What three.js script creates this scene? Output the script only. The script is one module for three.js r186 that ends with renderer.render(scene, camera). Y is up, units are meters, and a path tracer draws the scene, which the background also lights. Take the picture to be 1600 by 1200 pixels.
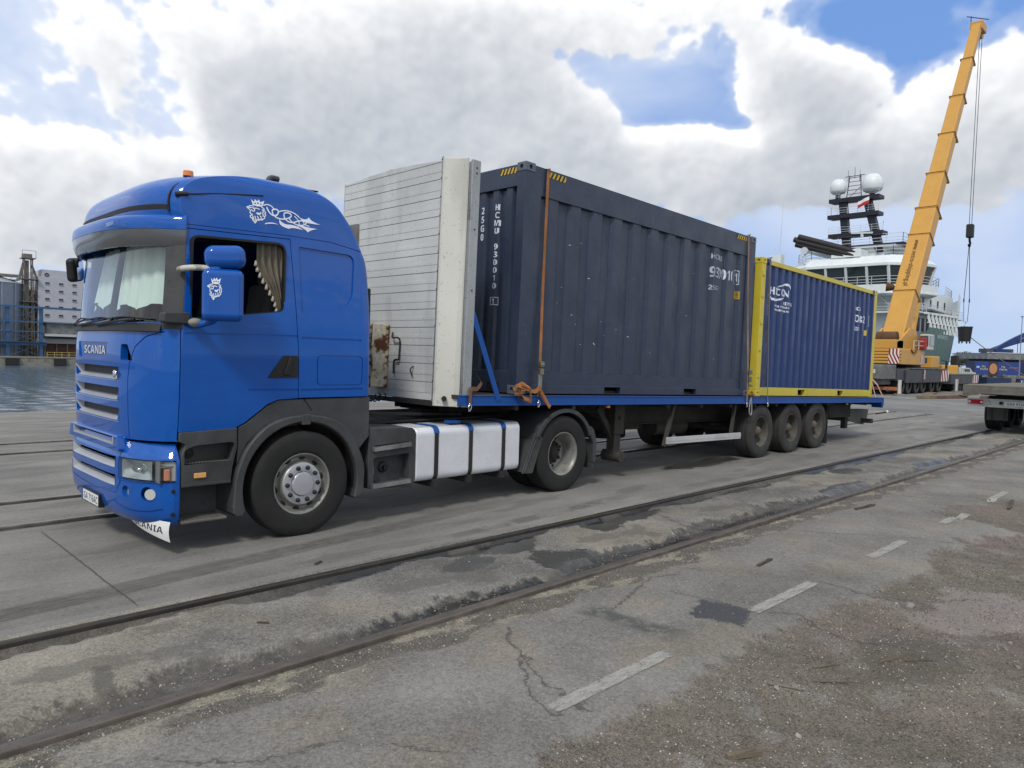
import * as THREE from 'three';
import { mergeGeometries, mergeVertices, toCreasedNormals } from 'three/addons/utils/BufferGeometryUtils.js';
import { RoundedBoxGeometry } from 'three/addons/geometries/RoundedBoxGeometry.js';
import { Brush, Evaluator, SUBTRACTION, INTERSECTION } from 'three-bvh-csg';

// World: x runs along the quay rails (truck nose towards -x), y is up, z towards the photographer. Metres.
const scene = new THREE.Scene();
const camera = new THREE.PerspectiveCamera(55.555, 4 / 3, 0.05, 4000);
camera.position.set(-6.4373, 1.8138, 6.3575);
camera.up.set(0.00799, 0.99871, -0.0502);
camera.lookAt(-6.4373 + 0.70712, 1.8138 - 0.04114, 6.3575 - 0.7059);
scene.add(camera);

const renderer = new THREE.WebGLRenderer({ antialias: true });
renderer.toneMapping = THREE.LinearToneMapping;
renderer.toneMappingExposure = 1.14;
renderer.shadowMap.enabled = true;

// the sun behind thin cloud: large and soft
const sun = new THREE.DirectionalLight(new THREE.Color(1, 0.96, 0.9), 1.9);
sun.position.set(-60, 78, 34);
sun.castShadow = true;
sun.shadow.radius = 20;
sun.shadow.mapSize.set(2048, 2048);
Object.assign(sun.shadow.camera, { left: -60, right: 60, top: 60, bottom: -60, near: 1, far: 300 });
scene.add(sun, sun.target);
// ---------- noise ----------
function rng(seed) { let s = seed | 0; return () => { s = (s + 0x6d2b79f5) | 0; let t = Math.imul(s ^ (s >>> 15), 1 | s); t = (t + Math.imul(t ^ (t >>> 7), 61 | t)) ^ t; return ((t ^ (t >>> 14)) >>> 0) / 4294967296; }; }
const clamp = (x, a = 0, b = 1) => (x < a ? a : x > b ? b : x);
const sstep = (a, b, x) => { const t = clamp((x - a) / (b - a)); return t * t * (3 - 2 * t); };
const lerp = (a, b, t) => a + (b - a) * t;
function makeField(seed, size, base, oct, gain = 0.5) {   // tileable fractal noise, 0..1, roughly centred on 0.5
  const out = new Float32Array(size * size), r = rng(seed);
  let amp = 1, tot = 0;
  for (let o = 0, f = base; o < oct && f <= size; o++, f *= 2, amp *= gain) {
    const lat = new Float32Array(f * f); for (let i = 0; i < lat.length; i++) lat[i] = r();
    tot += amp;
    for (let y = 0; y < size; y++) {
      const fy = y * f / size, iy = Math.floor(fy); let ty = fy - iy; ty = ty * ty * (3 - 2 * ty);
      const r0 = (iy % f) * f, r1 = ((iy + 1) % f) * f;
      for (let x = 0; x < size; x++) {
        const fx = x * f / size, ix = Math.floor(fx); let tx = fx - ix; tx = tx * tx * (3 - 2 * tx);
        const a = ix % f, b = (ix + 1) % f;
        out[y * size + x] += amp * lerp(lerp(lat[r0 + a], lat[r0 + b], tx), lerp(lat[r1 + a], lat[r1 + b], tx), ty);
      }
    }
  }
  for (let i = 0; i < out.length; i++) out[i] = clamp(0.5 + (out[i] / tot - 0.5) * 1.7);
  return { d: out, n: size };
}
function samp(f, u, v) {            // bilinear, u and v in tiles
  const n = f.n; let x = (u - Math.floor(u)) * n, y = (v - Math.floor(v)) * n;
  const ix = x | 0, iy = y | 0, tx = x - ix, ty = y - iy, x0 = ix % n, x1 = (ix + 1) % n, y0 = (iy % n) * n, y1 = ((iy + 1) % n) * n, d = f.d;
  return (d[y0 + x0] * (1 - tx) + d[y0 + x1] * tx) * (1 - ty) + (d[y1 + x0] * (1 - tx) + d[y1 + x1] * tx) * ty;
}
const FA = makeField(11, 512, 4, 7), FB = makeField(23, 512, 4, 7, 0.6), FC = makeField(37, 512, 8, 6, 0.65), FW = makeField(51, 512, 64, 4, 0.7);

// ---------- sky: air and broken cumulus ----------
const SW = 4096, SH = 2048;
{
  const sky = new Float32Array(SW * SH * 4), D = Math.PI / 180;
  // cloud masses: azimuth from the view axis (degrees, right positive), elevation, half widths, weight
  const masses = [[-11.7,18.5,12.5,4.4,0.6], [-18.7,17.6,4.8,2.9,0.45], [-5.3,20.3,9.2,3.3,0.4], [-17.7,14.6,4.9,2.4,0.45], [0.1,24.4,20.2,2.9,0.62], [-10.0,14.7,15.7,3.1,0.5], [3.7,17.5,5.1,3.9,0.55], [11.4,14.3,10.5,3.5,0.6], [18.8,15.3,5.4,3.4,0.55], [22.4,13.4,9.2,2.5,0.5], [27.7,14.2,6.0,2.8,0.55], [31.7,17.1,3.6,4.4,0.65], [19.5,19.2,4.0,2.2,0.5], [23.2,20.4,4.1,1.9,0.45], [17.9,21.5,2.5,2.3,0.35], [-32.6,9.9,6.3,3.2,0.6], [-26.2,11.9,4.9,2.1,0.45], [-33.6,6.2,5.1,1.8,0.55], [-28.0,20.2,9.3,2.5,0.22], [-31.8,15.8,7.4,2.2,0.15], [9.3,11.1,9.2,1.9,0.3], [31.1,11.1,5.0,1.2,0.3], [27.4,22.4,2.1,0.9,0.25], [10.0,19.6,4.9,1.8,-0.85], [4.8,21.0,2.3,1.3,-0.4], [23.5,22.6,4.1,1.8,-0.75], [15.1,17.5,2.6,0.9,-0.6], [21.9,16.5,2.4,0.6,-0.35], [20.9,8.2,6.9,2.7,-0.6], [31.0,6.1,8.5,4.6,-0.6], [-24.6,17.5,1.8,3.1,-0.35], [26.5,20.6,2.2,0.9,-0.4], [-28.9,14.1,4.6,1.6,-0.2], [8.8,17.9,2.3,1.1,-0.5]];
  let smooth = 0;
  const dens = (az, el) => {
    const wx = (samp(FA, az / 44 + .13, el / 36) - .5) * 4.2, wy = (samp(FA, az / 44 + .57, el / 36 + .4) - .5) * 2.8;
    const a = az + wx, e = el + wy;
    const far = sstep(44, 60, Math.abs(az)) + sstep(28, 40, el);      // away from the view the same broken cover goes on
    let m = -.375;
    for (const [ma, me, wa, we, k] of masses) { const p = (a - ma) / wa, q = (e - me) / we, r2 = p * p + q * q; if (r2 < 5) m += k * 1.15 * Math.exp(-r2 * .9); }
    m = m > .55 ? .55 + (m - .55) * .45 : m;
    const g = (samp(FA, az / 90 + .3, el / 60 + .2) - .44) * 1.6;
    const puff = 1 - Math.abs(2 * samp(FB, az / 17 + .2, el / 13 + .7) - 1), puff2 = 1 - Math.abs(2 * samp(FB, az / 7 + .6, el / 6 + .1) - 1);
    const n = samp(FB, az / 34, el / 25) * .36 + puff * .34 + puff2 * .20 + samp(FC, az / 5.5, el / 4.8) * .10;
    const base = lerp(m, g, clamp(far));
    smooth = base + (samp(FB, az / 34, el / 25) * .36 + puff * .30 + .17 - .52) * .85;
    return base + (n - .52) * .85;
  };
  const azC = Math.atan2(-0.7059, 0.70712);            // view axis in the x-z plane
  const row = new Float32Array(SW * 2);
  const STEP = 2, cw = SW / STEP, ch = SH / STEP;      // the field is smooth at this scale: sample every second texel
  const DF = new Float32Array(cw * ch), DS = new Float32Array(cw * ch);
  for (let y = ch / 2 - 12; y < ch; y++) {
    const el = (y + .5) / ch * 180 - 90;
    for (let x = 0; x < cw; x++) {
      let az = ((x + .5) / cw - .5) * 2 * Math.PI - azC; az = Math.atan2(Math.sin(az), Math.cos(az)) / D;
      DF[y * cw + x] = dens(az * Math.max(.25, Math.cos(el * D)), el); DS[y * cw + x] = smooth;
    }
  }
  const dAt = (x, y, F = DF) => { x = ((x % cw) + cw) % cw; y = clamp(y, 0, ch - 1.001); const ix = x | 0, iy = y | 0, tx = x - ix, ty = y - iy, x1 = (ix + 1) % cw, y1 = Math.min(ch - 1, iy + 1);
    return (F[iy * cw + ix] * (1 - tx) + F[iy * cw + x1] * tx) * (1 - ty) + (F[y1 * cw + ix] * (1 - tx) + F[y1 * cw + x1] * tx) * ty; };
  const march = [[-2, 3, .55, DF], [-4, 7, .55, DF], [-7, 13, .5, DS], [-11, 22, .5, DS], [-16, 34, .45, DS]];
  for (let y = 0; y < SH; y++) {
    const el = (y + .5) / SH * 180 - 90;
    for (let x = 0; x < SW; x++) {
      const o = (y * SW + x) * 4; let r, g, b;
      if (el < -1.5) { r = .30; g = .33; b = .36; }
      else {
        const hz = Math.exp(-Math.max(0, el) / 7);
        r = lerp(.15, .40, hz); g = lerp(.30, .55, hz); b = lerp(.65, .79, hz);
        const cx = x / STEP - .25, cy = y / STEP - .25, d = dAt(cx, cy);
        const fine = (samp(FC, x / 300, y / 260) - .5) * .05;
        const cov = .22 * sstep(-.30, .06, d + fine) + .78 * sstep(-.005, .15, d + fine);
        // light comes from the upper left: what lies that way inside the cloud dims it
        let deep = 0; for (const [sx, sy, w, F] of march) deep += w * Math.max(0, dAt(cx + sx, cy + sy, F));
        const lit = clamp(Math.exp(-1.2 * deep) * 1.02 + fine * .8 + (d - dAt(cx - 2, cy + 3)) * .35);
        const cr = lerp(.44, .98, lit), cg = lerp(.475, .985, lit), cb = lerp(.53, .99, lit);
        const azd = Math.atan2(Math.sin(((x + .5) / SW - .5) * 2 * Math.PI - azC), Math.cos(((x + .5) / SW - .5) * 2 * Math.PI - azC)) / D;
        const veil = clamp(.2 + .42 * sstep(-10, -26, azd) * sstep(-110, -70, azd) + (samp(FA, x / 1300 + .35, y / 520 + .3) - .4) * 1.5, 0, .75) * (1 - hz * .5);
        r = lerp(r, .68, veil); g = lerp(g, .75, veil); b = lerp(b, .87, veil);
        r = lerp(r, cr, cov); g = lerp(g, cg, cov); b = lerp(b, cb, cov);
        if (el < 3) { const t = sstep(3, -1, el) * .5; r = lerp(r, .55, t); g = lerp(g, .64, t); b = lerp(b, .76, t); }
      }
      sky[o] = r; sky[o + 1] = g; sky[o + 2] = b; sky[o + 3] = 1;
    }
  }
  const t = new THREE.DataTexture(sky, SW, SH, THREE.RGBAFormat, THREE.FloatType);
  t.mapping = THREE.EquirectangularReflectionMapping; t.magFilter = THREE.LinearFilter; t.minFilter = THREE.LinearFilter; t.needsUpdate = true;
  scene.background = t; scene.environment = t;
}
// ---------- textures and materials ----------
function dataTex(w, h, fn, srgb = true, rep = null) {
  const d = new Uint8Array(w * h * 4);
  for (let y = 0, o = 0; y < h; y++) for (let x = 0; x < w; x++, o += 4) { const c = fn(x / w, y / h, x, y); d[o] = clamp(c[0]) * 255; d[o + 1] = clamp(c[1]) * 255; d[o + 2] = clamp(c[2]) * 255; d[o + 3] = c.length > 3 ? clamp(c[3]) * 255 : 255; }
  const t = new THREE.DataTexture(d, w, h, THREE.RGBAFormat); t.magFilter = THREE.LinearFilter; t.minFilter = THREE.LinearMipmapLinearFilter; t.generateMipmaps = true;
  t.wrapS = t.wrapT = THREE.RepeatWrapping; if (srgb) t.colorSpace = THREE.SRGBColorSpace; if (rep) t.repeat.set(...rep); t.needsUpdate = true; return t;
}
const s2l = (c) => (c <= .04045 ? c / 12.92 : Math.pow((c + .055) / 1.055, 2.4)), l2s = (c) => (c <= .0031308 ? c * 12.92 : 1.055 * Math.pow(c, 1 / 2.4) - .055);
// soft mottling, dust specks and scratches in paint; uv in metres, tile 2 m
const mottle = (seed, lo, speck, tint = [1, 1, 1]) => dataTex(512, 512, (u, v) => {
  const n = samp(FA, u + seed * .31, v + seed * .17) * .6 + samp(FC, u * 2 + seed, v * 2) * .4, w = samp(FW, u * 2, v * 2 + seed * .3);
  let k = 1 - lo * (1 - n) - (w > .86 ? speck * (w - .86) * 7 : 0); return [k * tint[0], k * tint[1], k * tint[2]];
}, true, [.5, .5]);
const T = {
  paint: mottle(1, .10, .10), grime: mottle(2, .42, .3, [1, .985, .95]), rough: dataTex(256, 256, (u, v) => { const k = .55 + .45 * samp(FB, u, v); return [k, k, k]; }, false, [.6, .6]),
  fine: dataTex(256, 256, (u, v) => { const k = samp(FW, u * 2, v * 2); return [k, k, k]; }, false, [3, 3]),
  wave: dataTex(256, 256, (u, v) => { const k = samp(FB, u, v); return [k, k, k]; }, false, [.8, .8]),
  rust: dataTex(512, 512, (u, v) => { const n = samp(FB, u, v), m = samp(FC, u * 2, v * 2), t = sstep(.42, .62, n * .6 + m * .4); return [lerp(.80, .34, t) * (.85 + .3 * m), lerp(.78, .20, t) * (.85 + .3 * m), lerp(.70, .11, t) * (.85 + .3 * m)]; }, true, [1.4, 1.4]),
  paleDirt: dataTex(512, 512, (u, v) => { const n = samp(FA, u, v), st = samp(FB, u * 2 + .2, v * .5 + .4), w = samp(FW, u * 2, v * 2); const k = 1 - .12 * (1 - n) - .07 * sstep(.55, .85, st) - (w > .93 ? (w - .93) * 3 : 0); return [k, k * .995, k * .975]; }, true, [.3, .3]),
  dirtyWhite: dataTex(512, 512, (u, v) => { const n = samp(FA, u, v), st = samp(FB, u * 3, v * .25 + .4), w = samp(FW, u * 2, v * 2); const k = 1 - .14 * (1 - n) - .22 * sstep(.55, .85, st) - (w > .84 ? (w - .84) * 2.2 : 0); return [k, k * .992, k * .965]; }, true, [.5, .5]),
};
function mat(color, o = {}) {
  const c = new THREE.Color(); if (Array.isArray(color)) c.setRGB(...color); else c.set(color);
  const p = { color: c, roughness: o.r ?? .6, metalness: o.m ?? 0 };
  const phys = o.coat || o.trans !== undefined || o.ior;
  const m = phys ? new THREE.MeshPhysicalMaterial(p) : new THREE.MeshStandardMaterial(p);
  if (o.coat) { m.clearcoat = o.coat; m.clearcoatRoughness = o.cr ?? .04; }
  if (o.trans !== undefined) { m.transmission = o.trans; m.thickness = o.thick ?? 0; }
  if (o.ior) m.ior = o.ior;
  if (o.map) m.map = o.map; if (o.rmap) m.roughnessMap = o.rmap; if (o.bump) { m.bumpMap = o.bump; m.bumpScale = o.bs ?? .001; }
  if (o.alpha) { m.transparent = true; m.alphaTest = o.at ?? 0; if (o.alpha !== true) m.alphaMap = o.alpha; }
  if (o.spec !== undefined) m.specularIntensity = o.spec;
  if (o.em) { m.emissive = new THREE.Color(...o.em); }
  if (o.vc) m.vertexColors = true;
  m.side = THREE.DoubleSide;
  return m;
}
const M = {
  blue: mat([.002, .092, .42], { r: .45, coat: .9, cr: .02, spec: .2, map: T.paint, bump: T.wave, bs: .0012 }),
  plastic: mat([.075, .082, .09], { r: .62, map: T.grime, bump: T.fine, bs: .0006 }),
  plasticDirty: mat([.17, .168, .155], { r: .8, map: T.grime, bump: T.fine, bs: .0008 }),
  black: mat([.012, .012, .013], { r: .6, map: T.grime }),
  mesh: mat([.02, .02, .022], { r: .55, bump: T.fine, bs: .003 }),
  rubber: mat([.022, .022, .023], { r: .82, map: T.grime, bump: T.fine, bs: .0012 }),
  rubberDusty: mat([.06, .06, .06], { r: .9, map: T.grime, bump: T.fine, bs: .0012 }),
  silver: mat([.42, .43, .44], { r: .42, m: .55, map: T.grime, rmap: T.rough }),
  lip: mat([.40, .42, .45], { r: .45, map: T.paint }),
  rim: mat([.40, .41, .40], { r: .45, m: .35, map: T.grime }),
  rimRust: mat([.17, .145, .115], { r: .85, map: T.grime, bump: T.fine, bs: .002 }),
  alu: mat([.62, .64, .66], { r: .36, m: .75, map: T.grime, rmap: T.rough, bump: T.wave, bs: .0016 }),
  tank: mat([.78, .80, .82], { r: .34, m: .12, map: T.paint, rmap: T.rough, bump: T.wave, bs: .002 }),
  galv: mat([.44, .47, .50], { r: .5, m: .35, map: T.dirtyWhite }),
  white: mat([.68, .68, .63], { r: .5, map: T.paleDirt, bump: T.wave, bs: .0015 }),
  board: mat([.60, .62, .62], { r: .55, map: T.paleDirt, bump: T.wave, bs: .003 }),
  chassis: mat([.035, .034, .033], { r: .8, map: T.grime, bump: T.fine, bs: .001 }),
  frame: mat([.075, .070, .062], { r: .85, map: T.grime, bump: T.fine, bs: .001 }),
  trailerBlue: mat([.008, .078, .32], { r: .5, coat: .2, cr: .2, spec: .5, map: T.paint, bump: T.wave, bs: .0015 }),
  orange: mat([.62, .20, .055], { r: .85, map: T.grime, bump: T.fine, bs: .001 }),
  orangeLamp: mat([.75, .20, .03], { r: .25, coat: .6 }),
  redLamp: mat([.45, .02, .03], { r: .25, coat: .6 }),
  amber: mat([.72, .36, .10], { r: .3, coat: .5 }),
  clear: mat([.9, .95, .95], { r: .03, trans: 1 }),
  glass: mat([.86, .93, .90], { r: .02, trans: 1, ior: 1.75 }),
  darkGlass: mat([.05, .08, .09], { r: .06, coat: 1 }),
  chrome: mat([.75, .76, .77], { r: .12, m: 1 }),
  rust: mat([.8, .8, .8], { r: .85, map: T.rust, bump: T.fine, bs: .002 }),
  curtain: mat([.30, .27, .22], { r: .95, map: T.grime }),
  interior: mat([.30, .30, .285], { r: .9, map: T.grime }),
  seat: mat([.16, .16, .165], { r: .95, map: T.grime }),
};

// ---------- geometry ----------
function prep(g) {                               // plain position, normal, uv without index
  if (g.index) g = g.toNonIndexed();
  for (const k of Object.keys(g.attributes)) if (!['position', 'normal', 'uv'].includes(k)) g.deleteAttribute(k);
  if (!g.attributes.normal) g.computeVertexNormals();
  if (!g.attributes.uv) g.setAttribute('uv', new THREE.BufferAttribute(new Float32Array(g.attributes.position.count * 2), 2));
  g.morphAttributes = {}; g.clearGroups(); return g;
}
function boxUV(g) {                              // uv in metres, each triangle laid flat along its main axis
  const p = g.attributes.position, uv = g.attributes.uv, a = new THREE.Vector3(), b = new THREE.Vector3(), c = new THREE.Vector3(), n = new THREE.Vector3();
  for (let i = 0; i < p.count; i += 3) {
    a.fromBufferAttribute(p, i); b.fromBufferAttribute(p, i + 1); c.fromBufferAttribute(p, i + 2); n.copy(b).sub(a).cross(c.clone().sub(a));
    const ax = Math.abs(n.x), ay = Math.abs(n.y), az = Math.abs(n.z);
    for (let k = 0; k < 3; k++) { const x = p.getX(i + k), y = p.getY(i + k), z = p.getZ(i + k); if (ax >= ay && ax >= az) uv.setXY(i + k, z, y); else if (ay >= az) uv.setXY(i + k, x, z); else uv.setXY(i + k, x, y); }
  }
  return g;
}
const keepUV = new WeakSet();
function joined(gs) { gs = (Array.isArray(gs) ? gs.flat(9) : [gs]).filter(Boolean); const free = gs.some((g) => keepUV.has(g)); const g = gs.length > 1 ? mergeGeometries(gs.map(prep), false) : prep(gs[0]); return free ? g : boxUV(g); }
const _m = new THREE.Matrix4(), _q = new THREE.Quaternion(), _e = new THREE.Euler();
function xf(g, [x, y, z] = [0, 0, 0], [rx, ry, rz] = [0, 0, 0], s = [1, 1, 1]) { _q.setFromEuler(_e.set(rx, ry, rz)); return g.applyMatrix4(_m.compose(new THREE.Vector3(x, y, z), _q, new THREE.Vector3(...s))); }
// box by its limits, edges slightly rounded when b > 0
function bx(x0, x1, y0, y1, z0, z1, b = 0, seg = 1) {
  const w = Math.abs(x1 - x0), h = Math.abs(y1 - y0), d = Math.abs(z1 - z0); b = Math.min(b, w * .45, h * .45, d * .45);
  const g = b > 0 ? new RoundedBoxGeometry(w, h, d, seg, b) : new THREE.BoxGeometry(w, h, d);
  return prep(g).translate((x0 + x1) / 2, (y0 + y1) / 2, (z0 + z1) / 2);
}
function cyl(r0, r1, p, q, seg = 20, open = false) {         // tapered rod from p to q
  const a = new THREE.Vector3(...p), b = new THREE.Vector3(...q), d = b.clone().sub(a), g = new THREE.CylinderGeometry(r1, r0, d.length(), seg, 1, open);
  g.applyQuaternion(_q.setFromUnitVectors(new THREE.Vector3(0, 1, 0), d.clone().normalize())); const c = a.add(b).multiplyScalar(.5); return prep(g.translate(c.x, c.y, c.z));
}
function bar(p, q, w, h, up = [0, 1, 0]) {                   // square bar from p to q: w across, h along "up"
  const a = new THREE.Vector3(...p), b = new THREE.Vector3(...q), x = b.clone().sub(a), L = x.length(); x.normalize();
  const z = x.clone().cross(new THREE.Vector3(...up)).normalize(), y = z.clone().cross(x), g = new THREE.BoxGeometry(L, h, w);
  g.applyMatrix4(new THREE.Matrix4().makeBasis(x, y, z)); const c = a.add(b).multiplyScalar(.5); return prep(g.translate(c.x, c.y, c.z));
}
function tube(pts, r, seg = 24, rad = 8, closed = false) { return prep(new THREE.TubeGeometry(new THREE.CatmullRomCurve3(pts.map((p) => new THREE.Vector3(...p)), closed), seg, r, rad, closed)); }
function shapeOf(pts, holes = []) { const s = new THREE.Shape(pts.map(([x, y]) => new THREE.Vector2(x, y))); for (const h of holes) s.holes.push(new THREE.Path(h.map(([x, y]) => new THREE.Vector2(x, y)))); return s; }
function roundPoly(pts, r, n = 5) {                          // polygon with rounded corners; r a number or one per corner
  const out = [];
  pts.forEach((p, i) => {
    const a = pts[(i + pts.length - 1) % pts.length], b = pts[(i + 1) % pts.length], R = Array.isArray(r) ? r[i] : r;
    const da = Math.hypot(a[0] - p[0], a[1] - p[1]), db = Math.hypot(b[0] - p[0], b[1] - p[1]), k = Math.min(R, da * .49, db * .49);
    if (k < 1e-4) { out.push(p); return; }
    const p0 = [p[0] + (a[0] - p[0]) / da * k, p[1] + (a[1] - p[1]) / da * k], p1 = [p[0] + (b[0] - p[0]) / db * k, p[1] + (b[1] - p[1]) / db * k];
    for (let j = 0; j <= n; j++) { const t = j / n; out.push([(1 - t) ** 2 * p0[0] + 2 * t * (1 - t) * p[0] + t * t * p1[0], (1 - t) ** 2 * p0[1] + 2 * t * (1 - t) * p[1] + t * t * p1[1]]); }
  });
  return out;
}
// outline in x-y pushed along z from z0 to z1
function prism(pts, z0, z1, bev = 0, holes = [], bseg = 1) {
  const d = Math.abs(z1 - z0), g = new THREE.ExtrudeGeometry(shapeOf(pts, holes), { depth: d - 2 * bev, bevelEnabled: bev > 0, bevelThickness: bev, bevelSize: bev, bevelOffset: -bev, bevelSegments: bseg, curveSegments: 8 });
  return prep(g.translate(0, 0, Math.min(z0, z1) + bev));
}
function prismX(pts, x0, x1, bev = 0, holes = []) { const g = prism(pts, x0, x1, bev, holes); return prep(g.applyMatrix4(new THREE.Matrix4().set(0, 0, 1, 0, 0, 1, 0, 0, -1, 0, 0, 0, 0, 0, 0, 1))); }   // pts are (-z, y)
function prismY(pts, y0, y1, bev = 0, holes = []) { const g = prism(pts, y0, y1, bev, holes); return prep(g.applyMatrix4(new THREE.Matrix4().set(1, 0, 0, 0, 0, 0, 1, 0, 0, -1, 0, 0, 0, 0, 0, 1))); }   // pts are (x, -z)
function lathe(pts, seg = 48, axis = 'z') { const g = new THREE.LatheGeometry(pts.map(([r, y]) => new THREE.Vector2(r, y)), seg); if (axis === 'z') g.rotateX(Math.PI / 2); if (axis === 'x') g.rotateZ(-Math.PI / 2); return prep(g); }
function gridSurf(nu, nv, fn, uvs) {                         // fn(u, v) -> [x, y, z]
  const g = new THREE.BufferGeometry(), P = [], U = [], I = [];
  for (let j = 0; j <= nv; j++) for (let i = 0; i <= nu; i++) { P.push(...fn(i / nu, j / nv)); U.push(...(uvs ? uvs(i / nu, j / nv) : [i / nu, j / nv])); }
  for (let j = 0; j < nv; j++) for (let i = 0; i < nu; i++) { const a = j * (nu + 1) + i, b = a + 1, c = a + nu + 1, d = c + 1; I.push(a, b, d, a, d, c); }
  g.setAttribute('position', new THREE.Float32BufferAttribute(P, 3)); g.setAttribute('uv', new THREE.Float32BufferAttribute(U, 2)); g.setIndex(I); g.computeVertexNormals();
  const out = prep(g); if (uvs) keepUV.add(out); return out;
}
const ev = new Evaluator(); ev.useGroups = false; ev.attributes = ['position', 'normal', 'uv'];
const brush = (g) => { const b = new Brush(g.index ? g : mergeVertices(prep(g), 1e-5)); b.updateMatrixWorld(); return b; };
function cut(g, ...tools) { let b = brush(g); for (const t of tools.flat(9)) { b = ev.evaluate(b, brush(t), SUBTRACTION); b.updateMatrixWorld(); } return prep(b.geometry); }
function common(g, t) { return prep(ev.evaluate(brush(g), brush(t), INTERSECTION).geometry); }

// ---------- objects ----------
const taken = {}, origins = new WeakMap();
function numbered(name) { const n = taken[name] ?? 0; taken[name] = n + 1; return n ? name + '_' + String(n).padStart(3, '0') : name; }
function obj(name, geos, material, parent, label) {
  const m = new THREE.Mesh(joined(geos), material); m.name = parent ? name : numbered(name); m.castShadow = m.receiveShadow = true;
  if (parent) { const o = origins.get(parent); if (o) { m.geometry.translate(-o[0], -o[1], -o[2]); origins.set(m, o); } parent.add(m); } else scene.add(m);
  if (label) m.userData.label = label; return m;
}
// a thing: a Group at its base. With "shift" its parts are drawn in world coordinates and moved to the group's own axes.
function thing(name, label, category, base = [0, 0, 0], { group, turn, shift = true } = {}) {
  const g = new THREE.Group(); g.name = numbered(name); g.position.set(...base); if (turn) g.rotation.set(...turn); scene.add(g);
  g.userData = { label, category }; if (group) g.userData.group = group; if (shift) origins.set(g, base); return g;
}
function tag(m, label, category, group, kind) { if (label) m.userData.label = label; if (category) m.userData.category = category; if (group) m.userData.group = group; if (kind) m.userData.kind = kind; return m; }
function part(name, parent) { const g = new THREE.Group(); g.name = name; if (origins.has(parent)) origins.set(g, origins.get(parent)); parent.add(g); return g; }
function structure(name, geos, m) { return tag(obj(name, geos, m), null, null, null, 'structure'); }
// painted print: canvas drawn by fn(ctx, w, h)
function print(w, h, fn) { const c = document.createElement('canvas'); c.width = w; c.height = h; const x = c.getContext('2d'); x.clearRect(0, 0, w, h); fn(x, w, h); const t = new THREE.CanvasTexture(c); t.colorSpace = THREE.SRGBColorSpace; return t; }
const decal = (t, r = .6) => { const m = new THREE.MeshStandardMaterial({ map: t, roughness: r, transparent: true, alphaTest: .35, side: THREE.DoubleSide }); return m; };
// ---------- the quay ----------
const RAILS = [2.6, 1.17, -2.03, -3.3, -7.45, -8.75];
const polyDist = (x, z, pts) => { let best = 9; for (let i = 0; i < pts.length - 1; i++) { const [ax, az] = pts[i], [bx_, bz] = pts[i + 1], dx = bx_ - ax, dz = bz - az, t = clamp(((x - ax) * dx + (z - az) * dz) / (dx * dx + dz * dz)), d = Math.hypot(x - ax - dx * t, z - az - dz * t); if (d < best) best = d; } return best; };
const CRACKS = [
  [.012, [-3.05, 3.0], [-3.18, 3.17], [-3.3, 3.36], [-3.36, 3.51], [-3.47, 3.7], [-3.49, 3.83], [-3.53, 4.1]], [.010, [-3.3, 3.36], [-3.42, 3.5], [-3.62, 3.75], [-3.7, 4.08]],
  [.012, [-2.2, 3.24], [-1.8, 3.12], [-1.36, 2.98], [-1.1, 3.1]], [.012, [-1.52, 3.3], [-1.47, 3.6], [-1.43, 3.89], [-1.26, 4.2], [-1.4, 4.45], [-1.51, 4.7], [-1.3, 5.2]],
  [.014, [-.9, 3.05], [-.6, 3.5], [-.35, 3.9], [-.4, 4.3], [-.1, 4.7], [.3, 5.0]], [.012, [1.2, 2.9], [1.5, 3.4], [1.9, 3.8], [2.1, 4.4]], [.016, [-1.6, 1.55], [-1.5, 1.9], [-1.2, 2.15], [-1.05, 2.45]],
  [.012, [4.5, 2.9], [4.8, 3.6], [5.4, 4.2], [5.5, 5]], [.014, [.6, 1.3], [.75, 1.7], [.55, 2.1], [.7, 2.4]], [.01, [-5.3, 3.1], [-5.0, 3.4], [-4.6, 3.5], [-4.3, 3.9]], [.012, [8, 3], [8.3, 3.8], [9, 4.5]],
].map(([w, ...p]) => ({ w, p, x0: Math.min(...p.map((q) => q[0])) - .2, x1: Math.max(...p.map((q) => q[0])) + .2, z0: Math.min(...p.map((q) => q[1])) - .2, z1: Math.max(...p.map((q) => q[1])) + .2 }));
const WET = [[-1.6, 1.5, .5, .3], [-1.5, 2.25, .5, .45], [-2.3, 1.75, .45, .25], [.5, 1.5, .7, .22], [-.3, 1.62, .35, .3], [1.7, 1.42, .8, .14], [-.9, 2.32, .6, .14], [3.2, 1.45, .8, .16], [4.6, 2.3, 1.2, .18], [6.4, 1.7, .6, .25], [9.0, 2.3, 1.1, .25], [10.6, 1.6, .6, .2], [-3.4, 1.42, .8, .1]];
const blob = (x, z, [cx, cz, rx, rz]) => { const p = (x - cx) / rx, q = (z - cz) / rz; return Math.exp(-(p * p + q * q) * 1.2); };
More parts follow.
